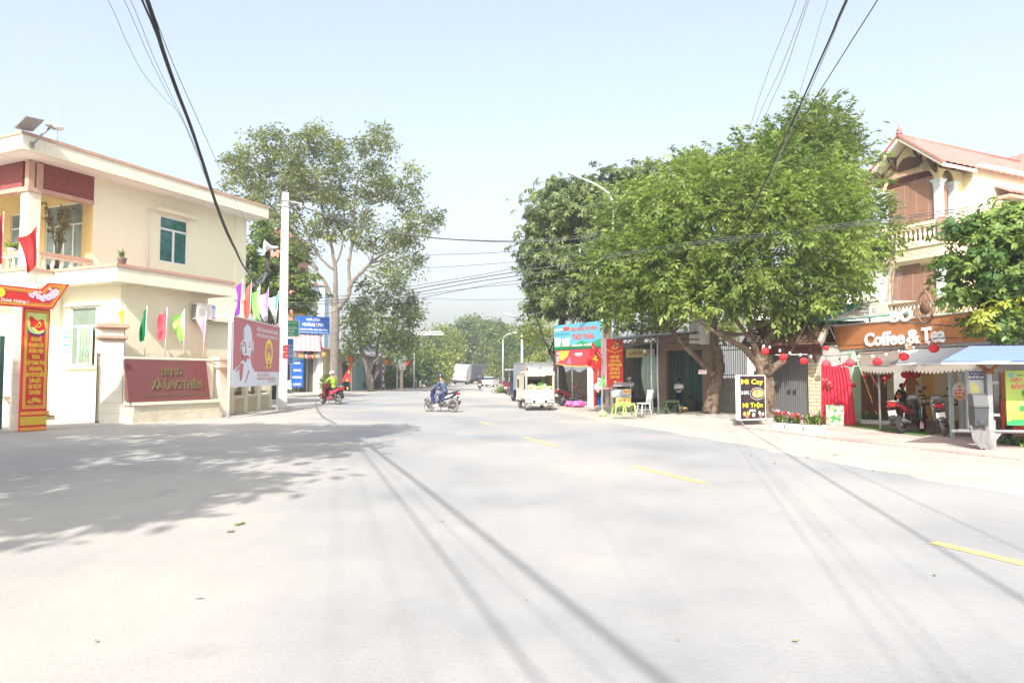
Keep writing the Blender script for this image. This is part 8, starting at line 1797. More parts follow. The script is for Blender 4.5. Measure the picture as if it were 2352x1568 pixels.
def smallflag(label,dx,dy,w,h,Y,star=True,ang=0):
 o=at(dx,dy,Y);t=thing('red_flag',label,'flag',o,0);k=Y/FPX;A_=Vector((0,0,0))
 mb=MB(M_red);ca,sa=math.cos(ang),math.sin(ang);mb.grid(lambda u,v:(w*k*(u*ca-v*.0)+.0,.2*math.sin(u*6+v*3),h*k*(-v)*(1-.4*u*(1-ca))+w*k*u*sa),10,6);mb.build('cloth',t,recalc=False)
 if star:mb=MB(M_yellow);flat(mb,[(p[0],p[1])for p in star2(w*k*.5*ca,-h*k*.5+w*k*.5*sa,min(w,h)*k*.26)],-.26);mb.build('star',t)
 MB(M_greymetal).tube([(0,.1,-h*k*1.2),(0,0,.1)],.03,5).build('pole',t)
smallflag('red flag with yellow star flying before the lilac cloth banner',880,822,19,11,70,True,-.25);smallflag('faded red flag beside the white board post',931,834,15,8,84,False,.6);smallflag('small red flag above the white road sign board',1001,842,8,9,99,True,0)
rs=at(963,860,92);LSn=thing('lit_sign','small red and green sign under the dark left trees','sign',(rs.x,rs.y,0),0)
z_=rs.z;mb=MB(M_redpaint);mb.b2(-.35,.4,0,.1,z_,z_+.45);mb.build('red_panel',LSn);MB(mat('sign_emerald',(.0,.42,.10),.5,var=0)).b2(-.3,.35,0,.1,z_-.3,z_-.03).build('green_panel',LSn);MB(M_greymetal).tube([(0,.15,0),(0,.15,z_+.3)],.05,6).build('post',LSn)
g=gnd(1013,883);SBd=thing('road_sign_board','white road board with blue and red lettering on a tan post by the bend','sign',(g.x,g.y,0),0);Yk=g.y/FPX;z1_,z0_=at(1013,838,g.y).z,at(1013,864,g.y).z
MB(M_whiteprint).b2(-10*Yk,10*Yk,-.1,0,z0_,z1_).build('board',SBd);hh2=z1_-z0_
letters(SBd,[('THỊ TRẤN',0,z0_+hh2*.75,hh2*.13,15*Yk),('ỨNG HÒA',0,z0_+hh2*.53,hh2*.14,16*Yk),('CHÚC MỪNG',0,z0_+hh2*.30,hh2*.13,17*Yk)],mat('road_blue',(.05,.10,.40),.5,var=0),-.106,bold=.03);letters(SBd,[('NĂM MỚI',1*Yk,z0_+hh2*.08,hh2*.12,14*Yk)],M_redpaint,-.106,name='red_lettering',bold=.03)
MB(mat('tan_concrete',(.50,.44,.35),.9)).b2(-5*Yk-.12,-5*Yk+.12,.0,.2,0,z1_).build('post',SBd)
g=gnd(975,890);SDF=thing('metal_rack','silvery metal water tank rack with a white sign on the left verge','rack',(g.x,g.y,0),0);mb=MB(M_steel)
for s in(-1,1):mb.tube([(s*.55,0,0),(s*.28,0,2.2)],.05,6);mb.tube([(s*.4,.6,0),(s*.2,.6,2.2)],.05,6)
for z in(.5,1.1,1.7):mb.b2(-.5+z*.1,.5-z*.1,-.03,.63,z,z+.05)
mb.build('frame',SDF);MB(mat('stainless_drum',(.6,.62,.64),.3,.8,var=.1)).lathe([(.0,.56),(.3,.56),(.32,.8),(.3,1.05),(0,1.1)],(0,.3,0),14).build('tank',SDF);MB(M_whiteprint).b2(-.35,.35,-.1,-.05,2.0,2.45).build('sign',SDF)
def shrub(label,dx,dy,w,h,Y,m,seed,kind='tuft',size=.3,nm='shrub',grp=None):
 c=at(dx,dy,Y);b=Vector((c.x,c.y,0));k=Y/FPX;t=thing(nm,label,'shrub',b,0,grp)
 zt=at(dx,dy-h,Y).z;bl=[(np.array((c.x+(i-1)*w*k*.5,c.y,zt*.45+.1*i)),np.array((w*k*.6,w*k*.6,zt*.5)))for i in range(3)]
 C_,X_,T_,S_=crown_points(bl,.35,14,1.3,seed);C_[:,2]=np.maximum(C_[:,2],.05);leaf_mesh('foliage',t,m,b,C_,X_,size*np.ones(len(C_)),kind,T_,seed)
 mb=MB(B_dark);mb.tube([(0,0,0),(.05,0,zt*.6)],.05,6);mb.tube([(0,0,zt*.15),(-w*k*.4,0,zt*.6)],.035,5);mb.tube([(0,0,zt*.15),(w*k*.4,.1,zt*.55)],.035,5);mb.build('stem',t);return t
shrub('round dark clipped shrub beside the bookshop pillar',752,885,9,28,64,L_dk,71);shrub('leafy dark shrubs behind the slim grey pole on the left verge',900,890,12,42,80,L_far,72,size=.4);shrub('tall green bush behind the white board post',940,892,15,50,88,L_far,73,size=.45);shrub('yellow green bushes behind the white road board',1000,884,22,30,112,L_far2,74,size=.6);shrub('low grassy bush at the verge left of the parked motorbikes',1150,906,6,12,62,L_far2,75,size=.25);shrub('bushes by the roadside sheds left of the box truck',1185,900,14,30,70,L_far,76,size=.4)
sg=at(1170,895,66);SHD=thing('roadside_shed','small yellow shed with flat roof left of the box truck','shed',(sg.x,sg.y,0),R(-15))
MB(mat('mustard_render',(.46,.38,.18),.85,var=.1)).b2(0,1.9,0,2,0,2.1).build('wall',SHD);MB(M_greymetal).b2(-.3,2.3,-.6,2.3,2.1,2.22).build('roof',SHD);MB(M_redpaint).b2(1.0,1.7,-.06,-.01,1.1,1.9).build('notice',SHD)
ng0,ng1=gnd(1699,977,.03),gnd(1757,974,.03);nrz=math.atan2(ng1.y-ng0.y,ng1.x-ng0.x);nw=(ng1-ng0).length;nc=(ng0+ng1)/2
NS=thing('noodle_sign','black standing noodle sign with yellow lettering on white tube legs','sign',(nc.x,nc.y,.03),nrz);NFr=Frame((nc.x,nc.y),nrz)
nz1=NFr.hy(1728,863)[1]-.03;nz0=NFr.hy(1728,961)[1]-.03;h2=nw/2
MB(mat('near_black_board',(.035,.028,.035),.5,var=.1)).b2(-h2,h2,-.02,.05,nz0,nz1).build('board',NS)
mb=MB(M_white);mb.b2(-h2-.07,-h2-.003,-.05,.08,nz0-.02,nz1+.03);mb.b2(-h2,h2,-.03,.06,nz1+.002,nz1+.025);mb.b2(h2+.002,h2+.02,-.03,.06,nz0,nz1+.02);mb.b2(-h2,h2,-.06,.09,nz0-.04,nz0-.003);mb.build('frame',NS)
for x in(-h2,-h2+.12,h2-.12,h2):
 mb=MB(M_steel);mb.tube([(x,.02,nz0-.02),(x,-.22 if abs(x)==h2 else .28,0)],.014,6);mb.build('leg',NS)
nh=nz1-nz0
letters(NS,[('Mì Cay',0,nz0+nh*.81,nh*.115,nw*.86),('Mì Trộn',0,nz0+nh*.265,nh*.11,nw*.80)],M_yellow,-.026,bold=.02)
letters(NS,[('35K',-nw*.285,nz0+nh*.575,nh*.075,nw*.33),('30K',0,nz0+nh*.165,nh*.055,nw*.28)],M_whiteprint,-.026,name='price_lettering',bold=.02)
bx_,bz_=nw*.20,nz0+nh*.58
mb=MB(mat('bowl_rim',(.42,.45,.5),.5,var=0));disc(mb,bx_,bz_,nw*.30,nh*.145,-.024,22);mb.m(mat('bowl_black',(.02,.02,.02),.5,var=0));disc(mb,bx_,bz_,nw*.275,nh*.128,-.0255,22);mb.m(mat('noodle_gold',(.62,.42,.14),.6,var=.35,scale=30));disc(mb,bx_+.01,bz_+.005,nw*.23,nh*.10,-.027,20)
rr5=random.Random(9);toppings=[mat('topping_%d'%i,c,.6,var=.1)for i,c in enumerate(((.60,.14,.10),(.70,.66,.58),(.16,.34,.08),(.66,.40,.12)))]
for i in range(16):mb.m(toppings[i%4]);a=rr5.uniform(0,6.3);q=rr5.random()**.5;disc(mb,bx_+nw*.18*q*math.cos(a),bz_+nh*.075*q*math.sin(a),.02+.035*rr5.random(),.02+.03*rr5.random(),-.0285-.0003*i,8)
mb.m(mat('chilli',(.6,.06,.03),.5,var=0))
for(x,z)in((-.02,.70),(.36,.80),(.40,.46),(.06,.45),(-.10,.47)):flat(mb,[(nw*x,nz0+nh*z),(nw*x+.05,nz0+nh*z+.05),(nw*x+.03,nz0+nh*z-.01)],-.034)
for(x,z,r_,m_)in((-.33,.12,.075,3),(-.17,.13,.075,3),(-.22,.06,.07,0),(.03,.09,.07,1),(.04,.09,.04,0),(.27,.13,.06,1),(.40,.10,.06,1),(.30,.06,.06,0)):mb.m(toppings[m_]);disc(mb,nw*x,nz0+nh*z,r_,r_*.95,-.024-.0005*m_-.0004*(x+1),12)
mb.build('noodle_picture',NS)
M_plw=mat('white_planter',(.74,.74,.74),.5,var=.06,dirt=(.5,.48,.44),dirtscale=5,dirtamt=.4);M_redl=mat('red_bract',(.62,.05,.06),.55,var=.25,scale=8);M_pinkl=mat('pink_bract',(.70,.26,.32),.55,var=.2,scale=8)
def planter(name,label,p,q,h,d,group=None,rowm=M_leafA,n=40,red=0,tall=.38,wht=0,seed=1,z=.03):
 p=Vector(p);q=Vector(q);L=(q-p).length;rz=math.atan2(q.y-p.y,q.x-p.x);t=thing(name,label,'planter',(p.x,p.y,z),rz,group);rr=random.Random(seed)
 mb=MB(M_plw);mb.hexa([(.03,-d/2+.03,0),(L-.03,-d/2+.03,0),(L-.03,d/2-.03,0),(.03,d/2-.03,0)],[(0,-d/2,h),(L,-d/2,h),(L,d/2,h),(0,d/2,h)]);mb.b2(-.01,L+.01,-d/2-.015,d/2+.015,h,h+.03);mb.build('box',t)
 MB(M_soil).b2(.03,L-.03,-d/2+.03,d/2-.03,h+.031,h+.04).build('soil',t)
 mb=MB(rowm)
 for i in range(n):
  x=.06+(L-.12)*rr.random();mb.m(rr.choice([M_leafA,M_leafB,M_leafC]));blades(mb,3,tall*rr.uniform(.6,1.1),.035,(x,rr.uniform(-d/4,d/4),h+.03),.03,.5,.95,rr)
 mb.build('leaves',t,recalc=False)
 if red:
  mb=MB(M_redl)
  for i in range(red):
   x=.08+(L-.16)*(i+.5)/red+rr.uniform(-.04,.04);mb.m(rr.choice([M_redl,M_redl,M_pinkl]));blades(mb,9,.20,.06,(x,rr.uniform(-.05,.05),h+tall*.62+rr.uniform(-.12,.08)),.02,.5,.8,rr)
  mb.build('red_bracts',t,recalc=False)
 if wht:
  mb=MB(mat('silver_leaf',(.55,.58,.62),.6,var=.1));
  for i in range(wht):blades(mb,12,.32,.03,(.1+.05*i,0,h+tall*.5),.03,.5,.95,rr)
  mb.build('silver_leaves',t,recalc=False)
 return t
a_,b_,c_,d_=gnd(1778,981,.03),gnd(1808,984,.03),gnd(1850,987,.03),gnd(1893,990,.03)
planter('flower_planter','white trough with silvery and red plants nearest the noodle sign',a_,a_.lerp(b_,.97),.13,.26,None,n=22,red=3,wht=2,seed=2,tall=.40);planter('flower_planter','white trough crowded with red bromeliads, middle of three',b_,b_.lerp(c_,.97),.13,.26,None,n=24,red=6,seed=3,tall=.42);planter('flower_planter','white trough with tall green strap leaves beside the painted box',c_,c_.lerp(d_,.97),.13,.26,None,n=34,red=1,seed=4,tall=.55)
pbx0,pbx1=gnd(1898,976,.03),gnd(1939,977,.03);pr_=math.atan2(pbx1.y-pbx0.y,pbx1.x-pbx0.x);pw=(pbx1-pbx0).length;ph=at(1918,930,pbx0.y).z-.03
def patchmat():
 m=bpy.data.materials.new('floral_wrapping');m.use_nodes=True;N=m.node_tree.nodes;L=m.node_tree.links;b=N['Principled BSDF'];b.inputs['Roughness'].default_value=.5
 tc=N.new('ShaderNodeTexCoord');ns=N.new('ShaderNodeTexNoise');ns.inputs['Scale'].default_value=7;ns.inputs['Detail'].default_value=1;L.new(tc.outputs['Object'],ns.inputs['Vector']);rp=N.new('ShaderNodeValToRGB');rp.color_ramp.interpolation='CONSTANT';e=rp.color_ramp.elements
 e[0].position=0;e[0].color=(.02,.25,.05,1);e[1].position=.46;e[1].color=(.70,.30,.42,1)
 for p_,c in((.53,(.06,.36,.10,1)),(.58,(.72,.55,.12,1)),(.61,(.78,.62,.68,1))):k=e.new(p_);k.color=c
 L.new(ns.outputs['Fac'],rp.inputs['Fac']);L.new(rp.outputs['Color'],b.inputs['Base Color']);return m
FBX=thing('flower_box','square planter box wrapped in green and pink floral paper before the red curtain','planter',(pbx0.x,pbx0.y,.03),pr_)
MB(patchmat()).b2(0,pw,0,pw*.9,0,ph).build('box',FBX,bevel=.01);MB(M_soil).b2(.02,pw-.02,.02,pw*.9-.02,ph+.001,ph+.01).build('soil',FBX)
bo_=at(1919,928,pbx0.y+.25);BT_=thing('blossom_branch','bare painted branch with red and white baubles standing in the floral box','branch',bo_,0);kx=pbx0.y/FPX
def bp(dx,dy,y=0):return Vector(((dx-1919)*kx,y,(928-dy)*kx))
mb=MB(mat('peach_branch',(.55,.25,.18),.7,var=.15))
for pts in([(1919,931),(1919,915),(1920,908)],[(1920,908),(1912,898),(1902,880),(1893,868)],[(1912,898),(1905,890),(1893,868)],[(1921,909),(1932,901),(1946,891),(1962,881)],[(1920,908),(1931,880),(1932,860),(1928,838),(1924,826)],[(1931,858),(1942,848),(1953,839)],[(1929,840),(1938,832),(1950,828)]):mb.tube([bp(*q,y=.03*i)for i,q in enumerate(pts)],[.022*(1-.2*i)for i in range(len(pts))],6)
mb.build('branch',BT_)
mb=MB(M_white);rr6=random.Random(12)
for(dx,dy)in((1926,833),(1930,830),(1922,838),(1932,836),(1928,843),(1919,858),(1924,852),(1921,862),(1902,873),(1916,881),(1931,888),(1928,903),(1921,912),(1926,921),(1945,900),(1938,868)):mb.ell(bp(dx,dy,rr6.uniform(-.08,.08)),.032,8,6)
mb.build('white_baubles',BT_)
mb=MB(M_redl)
for(dx,dy,r_)in((1905,880,.09),(1897,872,.06),(1929,890,.08),(1961,884,.085),(1908,886,.07)):mb.lathe([(.0,-r_),(r_*.7,-r_*.7),(r_,0),(r_*.7,r_*.7),(0,r_)],bp(dx,dy,-.05),10)
mb.build('red_baubles',BT_)
M_lan=mat('red_paper_lantern',(.60,.02,.03),.7,var=.08,scale=4);M_lanp=mat('pink_red_lantern',(.66,.06,.09),.7,var=.06)
def lantern(label,dx,dy,rpx,Y,m=M_lan,squash=.92,tassel=False,grp=None,lobes=14):
 o=at(dx,dy,Y);r=rpx*Y/FPX;t=thing('lantern',label,'lantern',o,0,grp);mb=MB(m);nu=lobes*4
 mb.grid(lambda u,v:(r*math.sin(.12+v*(PI-.24))*math.cos(2*PI*u)*(1+.03*math.sin(v*60)),r*math.sin(.12+v*(PI-.24))*math.sin(2*PI*u)*(1+.03*math.sin(v*60)),r*squash*math.cos(.12+v*(PI-.24))),20,24);mb.build('shade',t,recalc=False)
 mb=MB(M_gold if tassel else M_darkwood);mb.lathe([(r*.2,r*squash*.97),(r*.2,r*squash*1.07)],(0,0,0),10);mb.tube([(0,0,r*squash),(0,0,r*squash+.14)],.006,4)
 if tassel:mb.m(mat('tassel_orange',(.7,.25,.05),.8,var=0));mb.tube([(0,0,-r*squash),(0,0,-r*squash-.06),(0,0,-r*squash-.2)],[.008,.018,.012],6)
 mb.build('cap_and_cord',t);return t
LANT=[(1757,807,9,22.6),(1799,820,9,22.2),(1846,829,9,21.8),(1898,836,10,20.9),(1953,833,10,20.3),(2015,831,10,19.4),(2076,819,10.5,18.6),(2145,800,11,17.7)]
LLab=['round red lantern against the big tree trunk','round red lantern above the left gate bars','round red lantern above the right gate bars','round pink red lantern at the left edge of the red curtain','round pink red lantern at the right edge of the red curtain','round red lantern before the dark left end of the awning','round red lantern before the middle of the awning','round red lantern below the word Tea']
for(dx,dy,r_,Y),lb in zip(LANT,LLab):lantern(lb,dx,dy,r_,Y,M_lanp if 'pink' in lb else M_lan)
lantern('small red lantern beside the gable of the gate house',1898,799,6,23.0)
pts=[at(1752,798,22.8)]+[at(dx,dy-r_,Y)+Vector((0,0,.12))for dx,dy,r_,Y in LANT]+[at(2200,775,17.0)]
o_=pts[0];LSt=thing('light_string','thin cord with white bulbs carrying the round red lanterns','string lights',o_,0)
Q=wob([p-o_ for p in pts],0,random.Random(2),6);MB(M_black).tube(Q,.008,4,cap=False).build('cord',LSt,recalc=False)
for i in range(2,len(Q)-2,3):mb=MB(mat('bulb_glass',(.85,.85,.85),.3,var=0));mb.ell(Q[i]+Vector((0,0,-.07)),(.04,.04,.055),8,6);mb.m(M_black);mb.tube([Q[i],Q[i]+Vector((0,0,-.03))],.018,6);mb.build('bulb',LSt)
for i,(dx,dy,r_)in enumerate(((1988,866,5),(2006,870,4.5),(2016,873,6),(2032,870,6),(2042,863,5.5))):lantern('small tasselled red lantern in the garland inside the coffee shop',dx,dy,r_,22.0,tassel=True,grp='small lanterns inside the coffee shop')
for(dx,dy,r_,sq,lb)in((2064,910,5.2,.95,'upper lantern of the hanging pair above the cafe table'),(2065,933,7,.7,'flat lower lantern of the hanging pair above the cafe table')):lantern(lb,dx,dy,r_,20.6,mat('coral_lantern',(.68,.10,.07),.6,var=.06),sq,True)
bw_=at(2092,862,21.3);BW=thing('red_bow','large red cloth bow hanging in the cafe archway','bow',bw_,0);mb=MB(M_red)
for s in(-1,1):mb.ell((s*.14,0,.03),(.17,.09,.12),12,8,.12);mb.grid(lambda u,v:(s*(.05+.18*v+.09*(u-.5)),.02*math.sin(u*8),-.02-.30*v),6,6)
mb.ell((0,-.03,.03),(.06,.07,.07),10,7);mb.build('loops',BW,recalc=False)
for i,(x,y)in enumerate(((2.2,1.5),(3.6,1.9),(6.0,1.6))):
 w_=CF.W((x,y,.06));t=thing('cafe_table',['low dark cafe table behind the green planter','low dark cafe table between the two seated guests','low dark cafe table behind the parked silver motorbike'][i],'table',w_,crz);mb=MB(M_darkwood);mb.b2(-.45,.45,-.35,.35,.62,.66);mb.build('table_top',t)
 for sx in(-1,1):
  for sy in(-1,1):MB(M_darkwood).b2(sx*.40-.025,sx*.40+.025,sy*.30-.025,sy*.30+.025,0,.62).build('leg',t)
 for k_ in range(2):
  v=CF.W((x-.2+.35*k_,y-.1,.72));c=thing('cup','white cup standing on the dark cafe table','cup',v,0,'white cups on the cafe tables');MB(M_offwhite).lathe([(.045,0),(.05,.10),(.044,.10),(.04,.01)],(0,0,0),12).build('bowl',c);MB(mat('tea',(.2,.08,.03),.2,var=0)).lathe([(.0,.085),(.042,.085)],(0,0,0),12).build('tea',c)
def bushpot(name,label,loc,h,m,seed,n=60,pot=None,tall=1.,rad=.25,cat='plant',wd=.06):
 t=thing(name,label,cat,loc,0);rr=random.Random(seed);pm=pot or mat('clay_pot',(.30,.13,.08),.8,var=.15)
 MB(pm).lathe([(.10,0),(.15,.22),(.17,.24),(.15,.25),(.13,.22)],(0,0,0),14).build('pot',t);MB(M_soil).lathe([(0,.215),(.13,.215)],(0,0,0),12).build('soil',t)
 mb=MB(m);blades(mb,n,h*.6,wd,(0,0,.22),.05,.45,1.,rr);mb.build('leaves',t,recalc=False);return t
for i,(x,y,h,m_,wd)in enumerate(((3.3,2.2,1.5,M_leafC,.09),(4.4,2.0,1.3,M_leafC,.09),(5.0,.9,1.0,M_leafA,.06),(2.9,3.2,1.8,M_leafC,.12))):
 w_=CF.W((x,y,.06));bushpot('potted_palm',['tall dark potted palm in front of the cafe arch','dark potted palm right of the cafe arch','green potted plant behind the red scooter','deepest potted palm inside the dark cafe opening'][i],w_,h,m_,30+i,40,None,wd=wd)
nv=CF.W((5.7,2.5,.06));DF=thing('dried_flowers','tall vase of dried tan flowers with red ornaments in the orange niche','flowers',nv,0);MB(mat('brown_vase',(.18,.09,.06),.5,var=.1)).lathe([(.10,0),(.16,.25),(.09,.5),(.11,.56)],(0,0,0),14).build('vase',DF);mb=MB(mat('straw',(.50,.38,.20),.9,var=.3,scale=9));blades(mb,90,.75,.02,(0,0,.5),.06,.25,1.05,random.Random(3));mb.build('stems',DF,recalc=False)
mb=MB(M_red)
for i in range(7):mb.ell((.05*math.sin(i*2),-.12,.7+i*.2),(.05,.04,.09),8,6)
mb.build('ornaments',DF)
sr=CF.W((7.0,1.3,.06));SRl=thing('stair_rail','black iron stair rail rising behind the oval cafe sign','railing',sr,crz);mb=MB(Mi);mb.tube([(-.5,0,.9),(0,0,1.0),(.4,0,1.5),(1.1,0,1.95)],.02,6)
for x,z in((-.5,.9),(-.25,.95),(0,1.0),(.25,1.3),(.5,1.58)):mb.tube([(x,0,0),(x,0,z)],.014,5)
mb.tube([(-.5,0,.5),(.4,0,.6)],.012,5);mb.build('rail',SRl)
a_,b_=gnd(1978,974,.03),gnd(2046,977,.03)
planter('flower_planter','grey white trough of pale green rosettes at the coffee shop edge',a_,b_,.13,.25,None,n=46,seed=8,tall=.34,rowm=M_leafB)
mb=MB(M_leafB);
pk=thing('pink_bromeliad','pink bromeliad leaning over the cafe planter beside the green trim','plant',gnd(1988,966,.03)+Vector((.15,.4,.0)),0);mb=MB(M_pinkl);blades(mb,26,.55,.07,(0,0,.12),.05,.4,.9,random.Random(6));mb.build('leaves',pk,recalc=False);MB(M_plw).lathe([(.1,0),(.14,.16)],(0,0,0),12).build('pot',pk)
pbg=at(2117,971,18.5);PBG=thing('pink_bag','small pink bag hanging on the red scooter','bag',pbg,0);mb=MB(mat('pink_bag_cloth',(.62,.32,.45),.7,var=.08));mb.hexa([(-.05,-.03,-.16),(.05,-.03,-.16),(.05,.03,-.16),(-.05,.03,-.16)],[(-.035,-.02,.02),(.035,-.02,.02),(.035,.02,.02),(-.035,.02,.02)]);mb.build('body',PBG,bevel=.015);MB(M_pinkl).tube([(-.02,0,.02),(0,0,.10),(.02,0,.02)],.006,5).build('handle',PBG)
wd_=gnd(2330,1020,.03);WD=thing('weed_patch','low weedy patch round the thin tree under the shelter','weeds',wd_,0);mb=MB(M_leafC);rr7=random.Random(4)
for i in range(70):mb.m(rr7.choice([M_leafA,M_leafC,M_leafC]));blades(mb,4,.24,.025,(rr7.gauss(.1,.35),rr7.gauss(0,.25),0),.03,.6,.9,rr7)
mb.build('leaves',WD,recalc=False)
cg_=gnd(1431,946,.12);crz4=R(-12);FC=thing('food_cart','yellow bread cart with glass case and red lettering under the canopy','food cart',(cg_.x,cg_.y,.12),crz4);FCF=Frame((cg_.x,cg_.y),crz4)
x0,z1=FCF.hy(1414,912);x1,z0=FCF.hy(1449,934);z0-=.12;z1-=.12
mb=MB(mat('cart_yellow',(.55,.46,.14),.5,var=.12,dirt=(.45,.42,.3),dirtscale=3,dirtamt=.4));mb.b2(x0,x1,-.02,.5,z0,z1);mb.build('cabinet',FC,bevel=.01)
letters(FC,[('BÁNH MÌ - XÔI',(x0+x1)/2+.04,z0+(z1-z0)*.55,.09,(x1-x0)*.75)],M_sr,-.026,bold=.04);mb=MB(M_sr);disc(mb,(x0+x1)/2+.02,z0+(z1-z0)*.28,.07,.05,-.025,10);disc(mb,(x0+x1)/2-.2,z0+(z1-z0)*.3,.05,.04,-.025,10);mb.build('print',FC)
mb=MB(M_greymetal);mb.b2(x0-.02,x1+.04,-.05,.53,z1+.002,z1+.03)
zc=FCF.hy(1440,880)[1]-.12
for x in(x0,x1):
 for y in(0,.48):mb.b2(x-.012,x+.012,y-.012,y+.012,z1+.03,zc)
mb.hexa([(x0-.1,-.15,zc-.12),(x1+.12,-.15,zc-.12),(x1+.12,.55,zc+.02),(x0-.1,.55,zc+.02)],[(x0-.1,-.15,zc-.10),(x1+.12,-.15,zc-.10),(x1+.12,.55,zc+.04),(x0-.1,.55,zc+.04)]);mb.build('frame',FC)
mb=MB(mat('cart_glass',(.30,.36,.38),.1,var=.15,scale=3));mb.b2(x0+.02,x1-.02,.002,.012,z1+.05,z1+.33);mb.build('glass',FC);mb=MB(mat('cart_sign_yellow',(.62,.55,.2),.5,var=.1));mb.b2(x0+.3,x1,-.03,-.015,zc-.42,zc-.24);mb.build('sign_strip',FC);letters(FC,[('BÁNH MÌ',(x0+.3+x1)/2,zc-.38,.09,(x1-x0-.3)*.8)],M_sr,-.034,name='strip_lettering',bold=.04)
for x in(x0+.08,x1-.08):wheel(FC,x,.2,.05,M_tyre,8,y=.25)
def stool(label,loc,w,h,m,rz=0,grp=None,nm='plastic_stool'):
 t=thing(nm,label,'stool',loc,rz,grp);mb=MB(m);mb.b2(-w/2,w/2,-w/2,w/2,h-.03,h);mb.b2(-w/2+.01,w/2-.01,-w/2+.01,w/2-.01,h-.07,h-.032);mb.build('seat',t,bevel=.008)
 for sx in(-1,1):
  for sy in(-1,1):MB(m).bar((sx*(w/2-.03),sy*(w/2-.03),h-.06),(sx*(w/2+.02),sy*(w/2+.02),0),.045).build('leg',t)
 return t
C_gst=mat('green_stool_plastic',(.30,.42,.10),.45,var=.06)
for(dx,dy,w_,h,lb)in((1422,954,.40,.44,'green plastic stool left of the two before the food cart'),(1441,954,.46,.46,'wide green plastic stool right of the two before the food cart')):g=gnd(dx,dy,.12);stool(lb,g,w_,h,C_gst,R(8))
for i,(dx,dy,w_,h,lb)in enumerate(((1527,950,.24,.24,'tiny dull green stool beside the steel posts'),(1540,948,.55,.50,'dull green low table before the green shutters'),(1556,944,.3,.28,'small green stool at the feet of the boy'))):g=gnd(dx,dy,.12);stool(lb,g,w_,h,mat('dull_green_plastic',(.11,.19,.09),.5,var=.1),R(5*i))
bs=gnd(1389,938);stool('tall blue plastic stool beside the red pole banner',(bs.x,bs.y+.6,0),.36,.70,mat('blue_plastic',(.03,.14,.50),.45,var=.05),R(10))
ch=gnd(1479,953,.12);CH=thing('white_chair','white spindle backed chair standing on the raised pavement','chair',ch,R(200));Mw=mat('white_chair_paint',(.66,.68,.70),.5,var=.05)
MB(Mw).b2(-.2,.2,-.2,.2,.42,.46).build('seat',CH,bevel=.01)
for sx,sy in((-1,-1),(-1,1),(1,-1),(1,1)):MB(Mw).tube([(sx*.15,sy*.15,.42),(sx*.21,sy*.20,0)],.02,7).build('leg',CH)
mb=MB(Mw)
for i in range(5):y=-.15+.075*i;mb.tube([(-.18,y,.46),(-.28,y*1.1,.88)],.011,6)
mb.box((-.285,0,.90),(.03,.40,.07));mb.build('backrest',CH);mb=MB(Mw);mb.tube([(-.18,-.18,.2),(-.18,.18,.2)],.012,6);mb.tube([(.18,-.18,.2),(.18,.18,.2)],.012,6);mb.tube([(-.18,0,.2),(.18,0,.2)],.012,6);mb.build('stretcher',CH)
sack('light green plastic bag of vegetables lying on the kerb edge',gnd(1385,957)+Vector((0,.1,0)),(.17,.15,.12),mat('pale_green_bag',(.45,.62,.25),.45,var=.3,scale=8),'vegetable_bag',seed=9)
C_pkb=mat('magenta_bag',(.62,.14,.42),.4,var=.1);pg=gnd(1328,935);sack('large magenta plastic bundle lying by the maroon scooter',(pg.x,pg.y,0),(.46,.28,.17),C_pkb,'plastic_bundle',seed=10,knot=False);pg=gnd(1307,934);sack('small magenta plastic bundle beside the larger one',(pg.x,pg.y,0),(.24,.22,.15),C_pkb,'plastic_bundle',seed=11,knot=False)
sack('white plastic bag hanging on the food cart',FCF.W((x0-.06,-.05,z1-.02+.12)),(.11,.10,.14),M_sack,'plastic_bag',seed=12);sack('white plastic bag on the ground behind the white chair',gnd(1456,942,.12),(.12,.12,.15),M_sack,'plastic_bag',seed=13)
fk=gnd(1588,944,.12);sack('dark bundle on the ground right of the boy',(fk.x,fk.y,.12),(.30,.25,.30),mat('dark_bundle',(.02,.022,.03),.7,var=.2),'dark_bundle',seed=14)
bk=gnd(1568,947,.12);BKt=thing('basket','woven basket of bread on the ground before the boy','basket',bk,0);MB(mat('wicker',(.20,.15,.07),.9,var=.3,scale=20,bump=.6)).lathe([(.16,0),(.24,.16),(.25,.17),(.22,.15),(.14,.02)],(0,0,0),16).build('bowl',BKt);mb=MB(mat('bread',(.45,.30,.14),.8,var=.2));
for i in range(5):mb.ell((.12*math.cos(i*1.3),.12*math.sin(i*1.3),.17),(.09,.05,.05),9,6)
mb.build('bread',BKt)
sgn=at(1612,854,26.4);TG=thing('tree_notice','small pink and white notice nailed to the leaning trunk','notice',(sgn.x,sgn.y-.1,sgn.z),R(-20));MB(M_whiteprint).b2(-.15,.15,0,.01,-.08,.08).build('board',TG);mb=MB(mat('notice_pink',(.65,.12,.25),.5,var=0));flat(mb,[(-.13,-.0),(.13,.02),(.12,.06),(-.12,.06)],-.004);flat(mb,[(-.1,-.05),(.1,-.05),(.1,-.03),(-.1,-.03)],-.004);mb.build('print',TG)
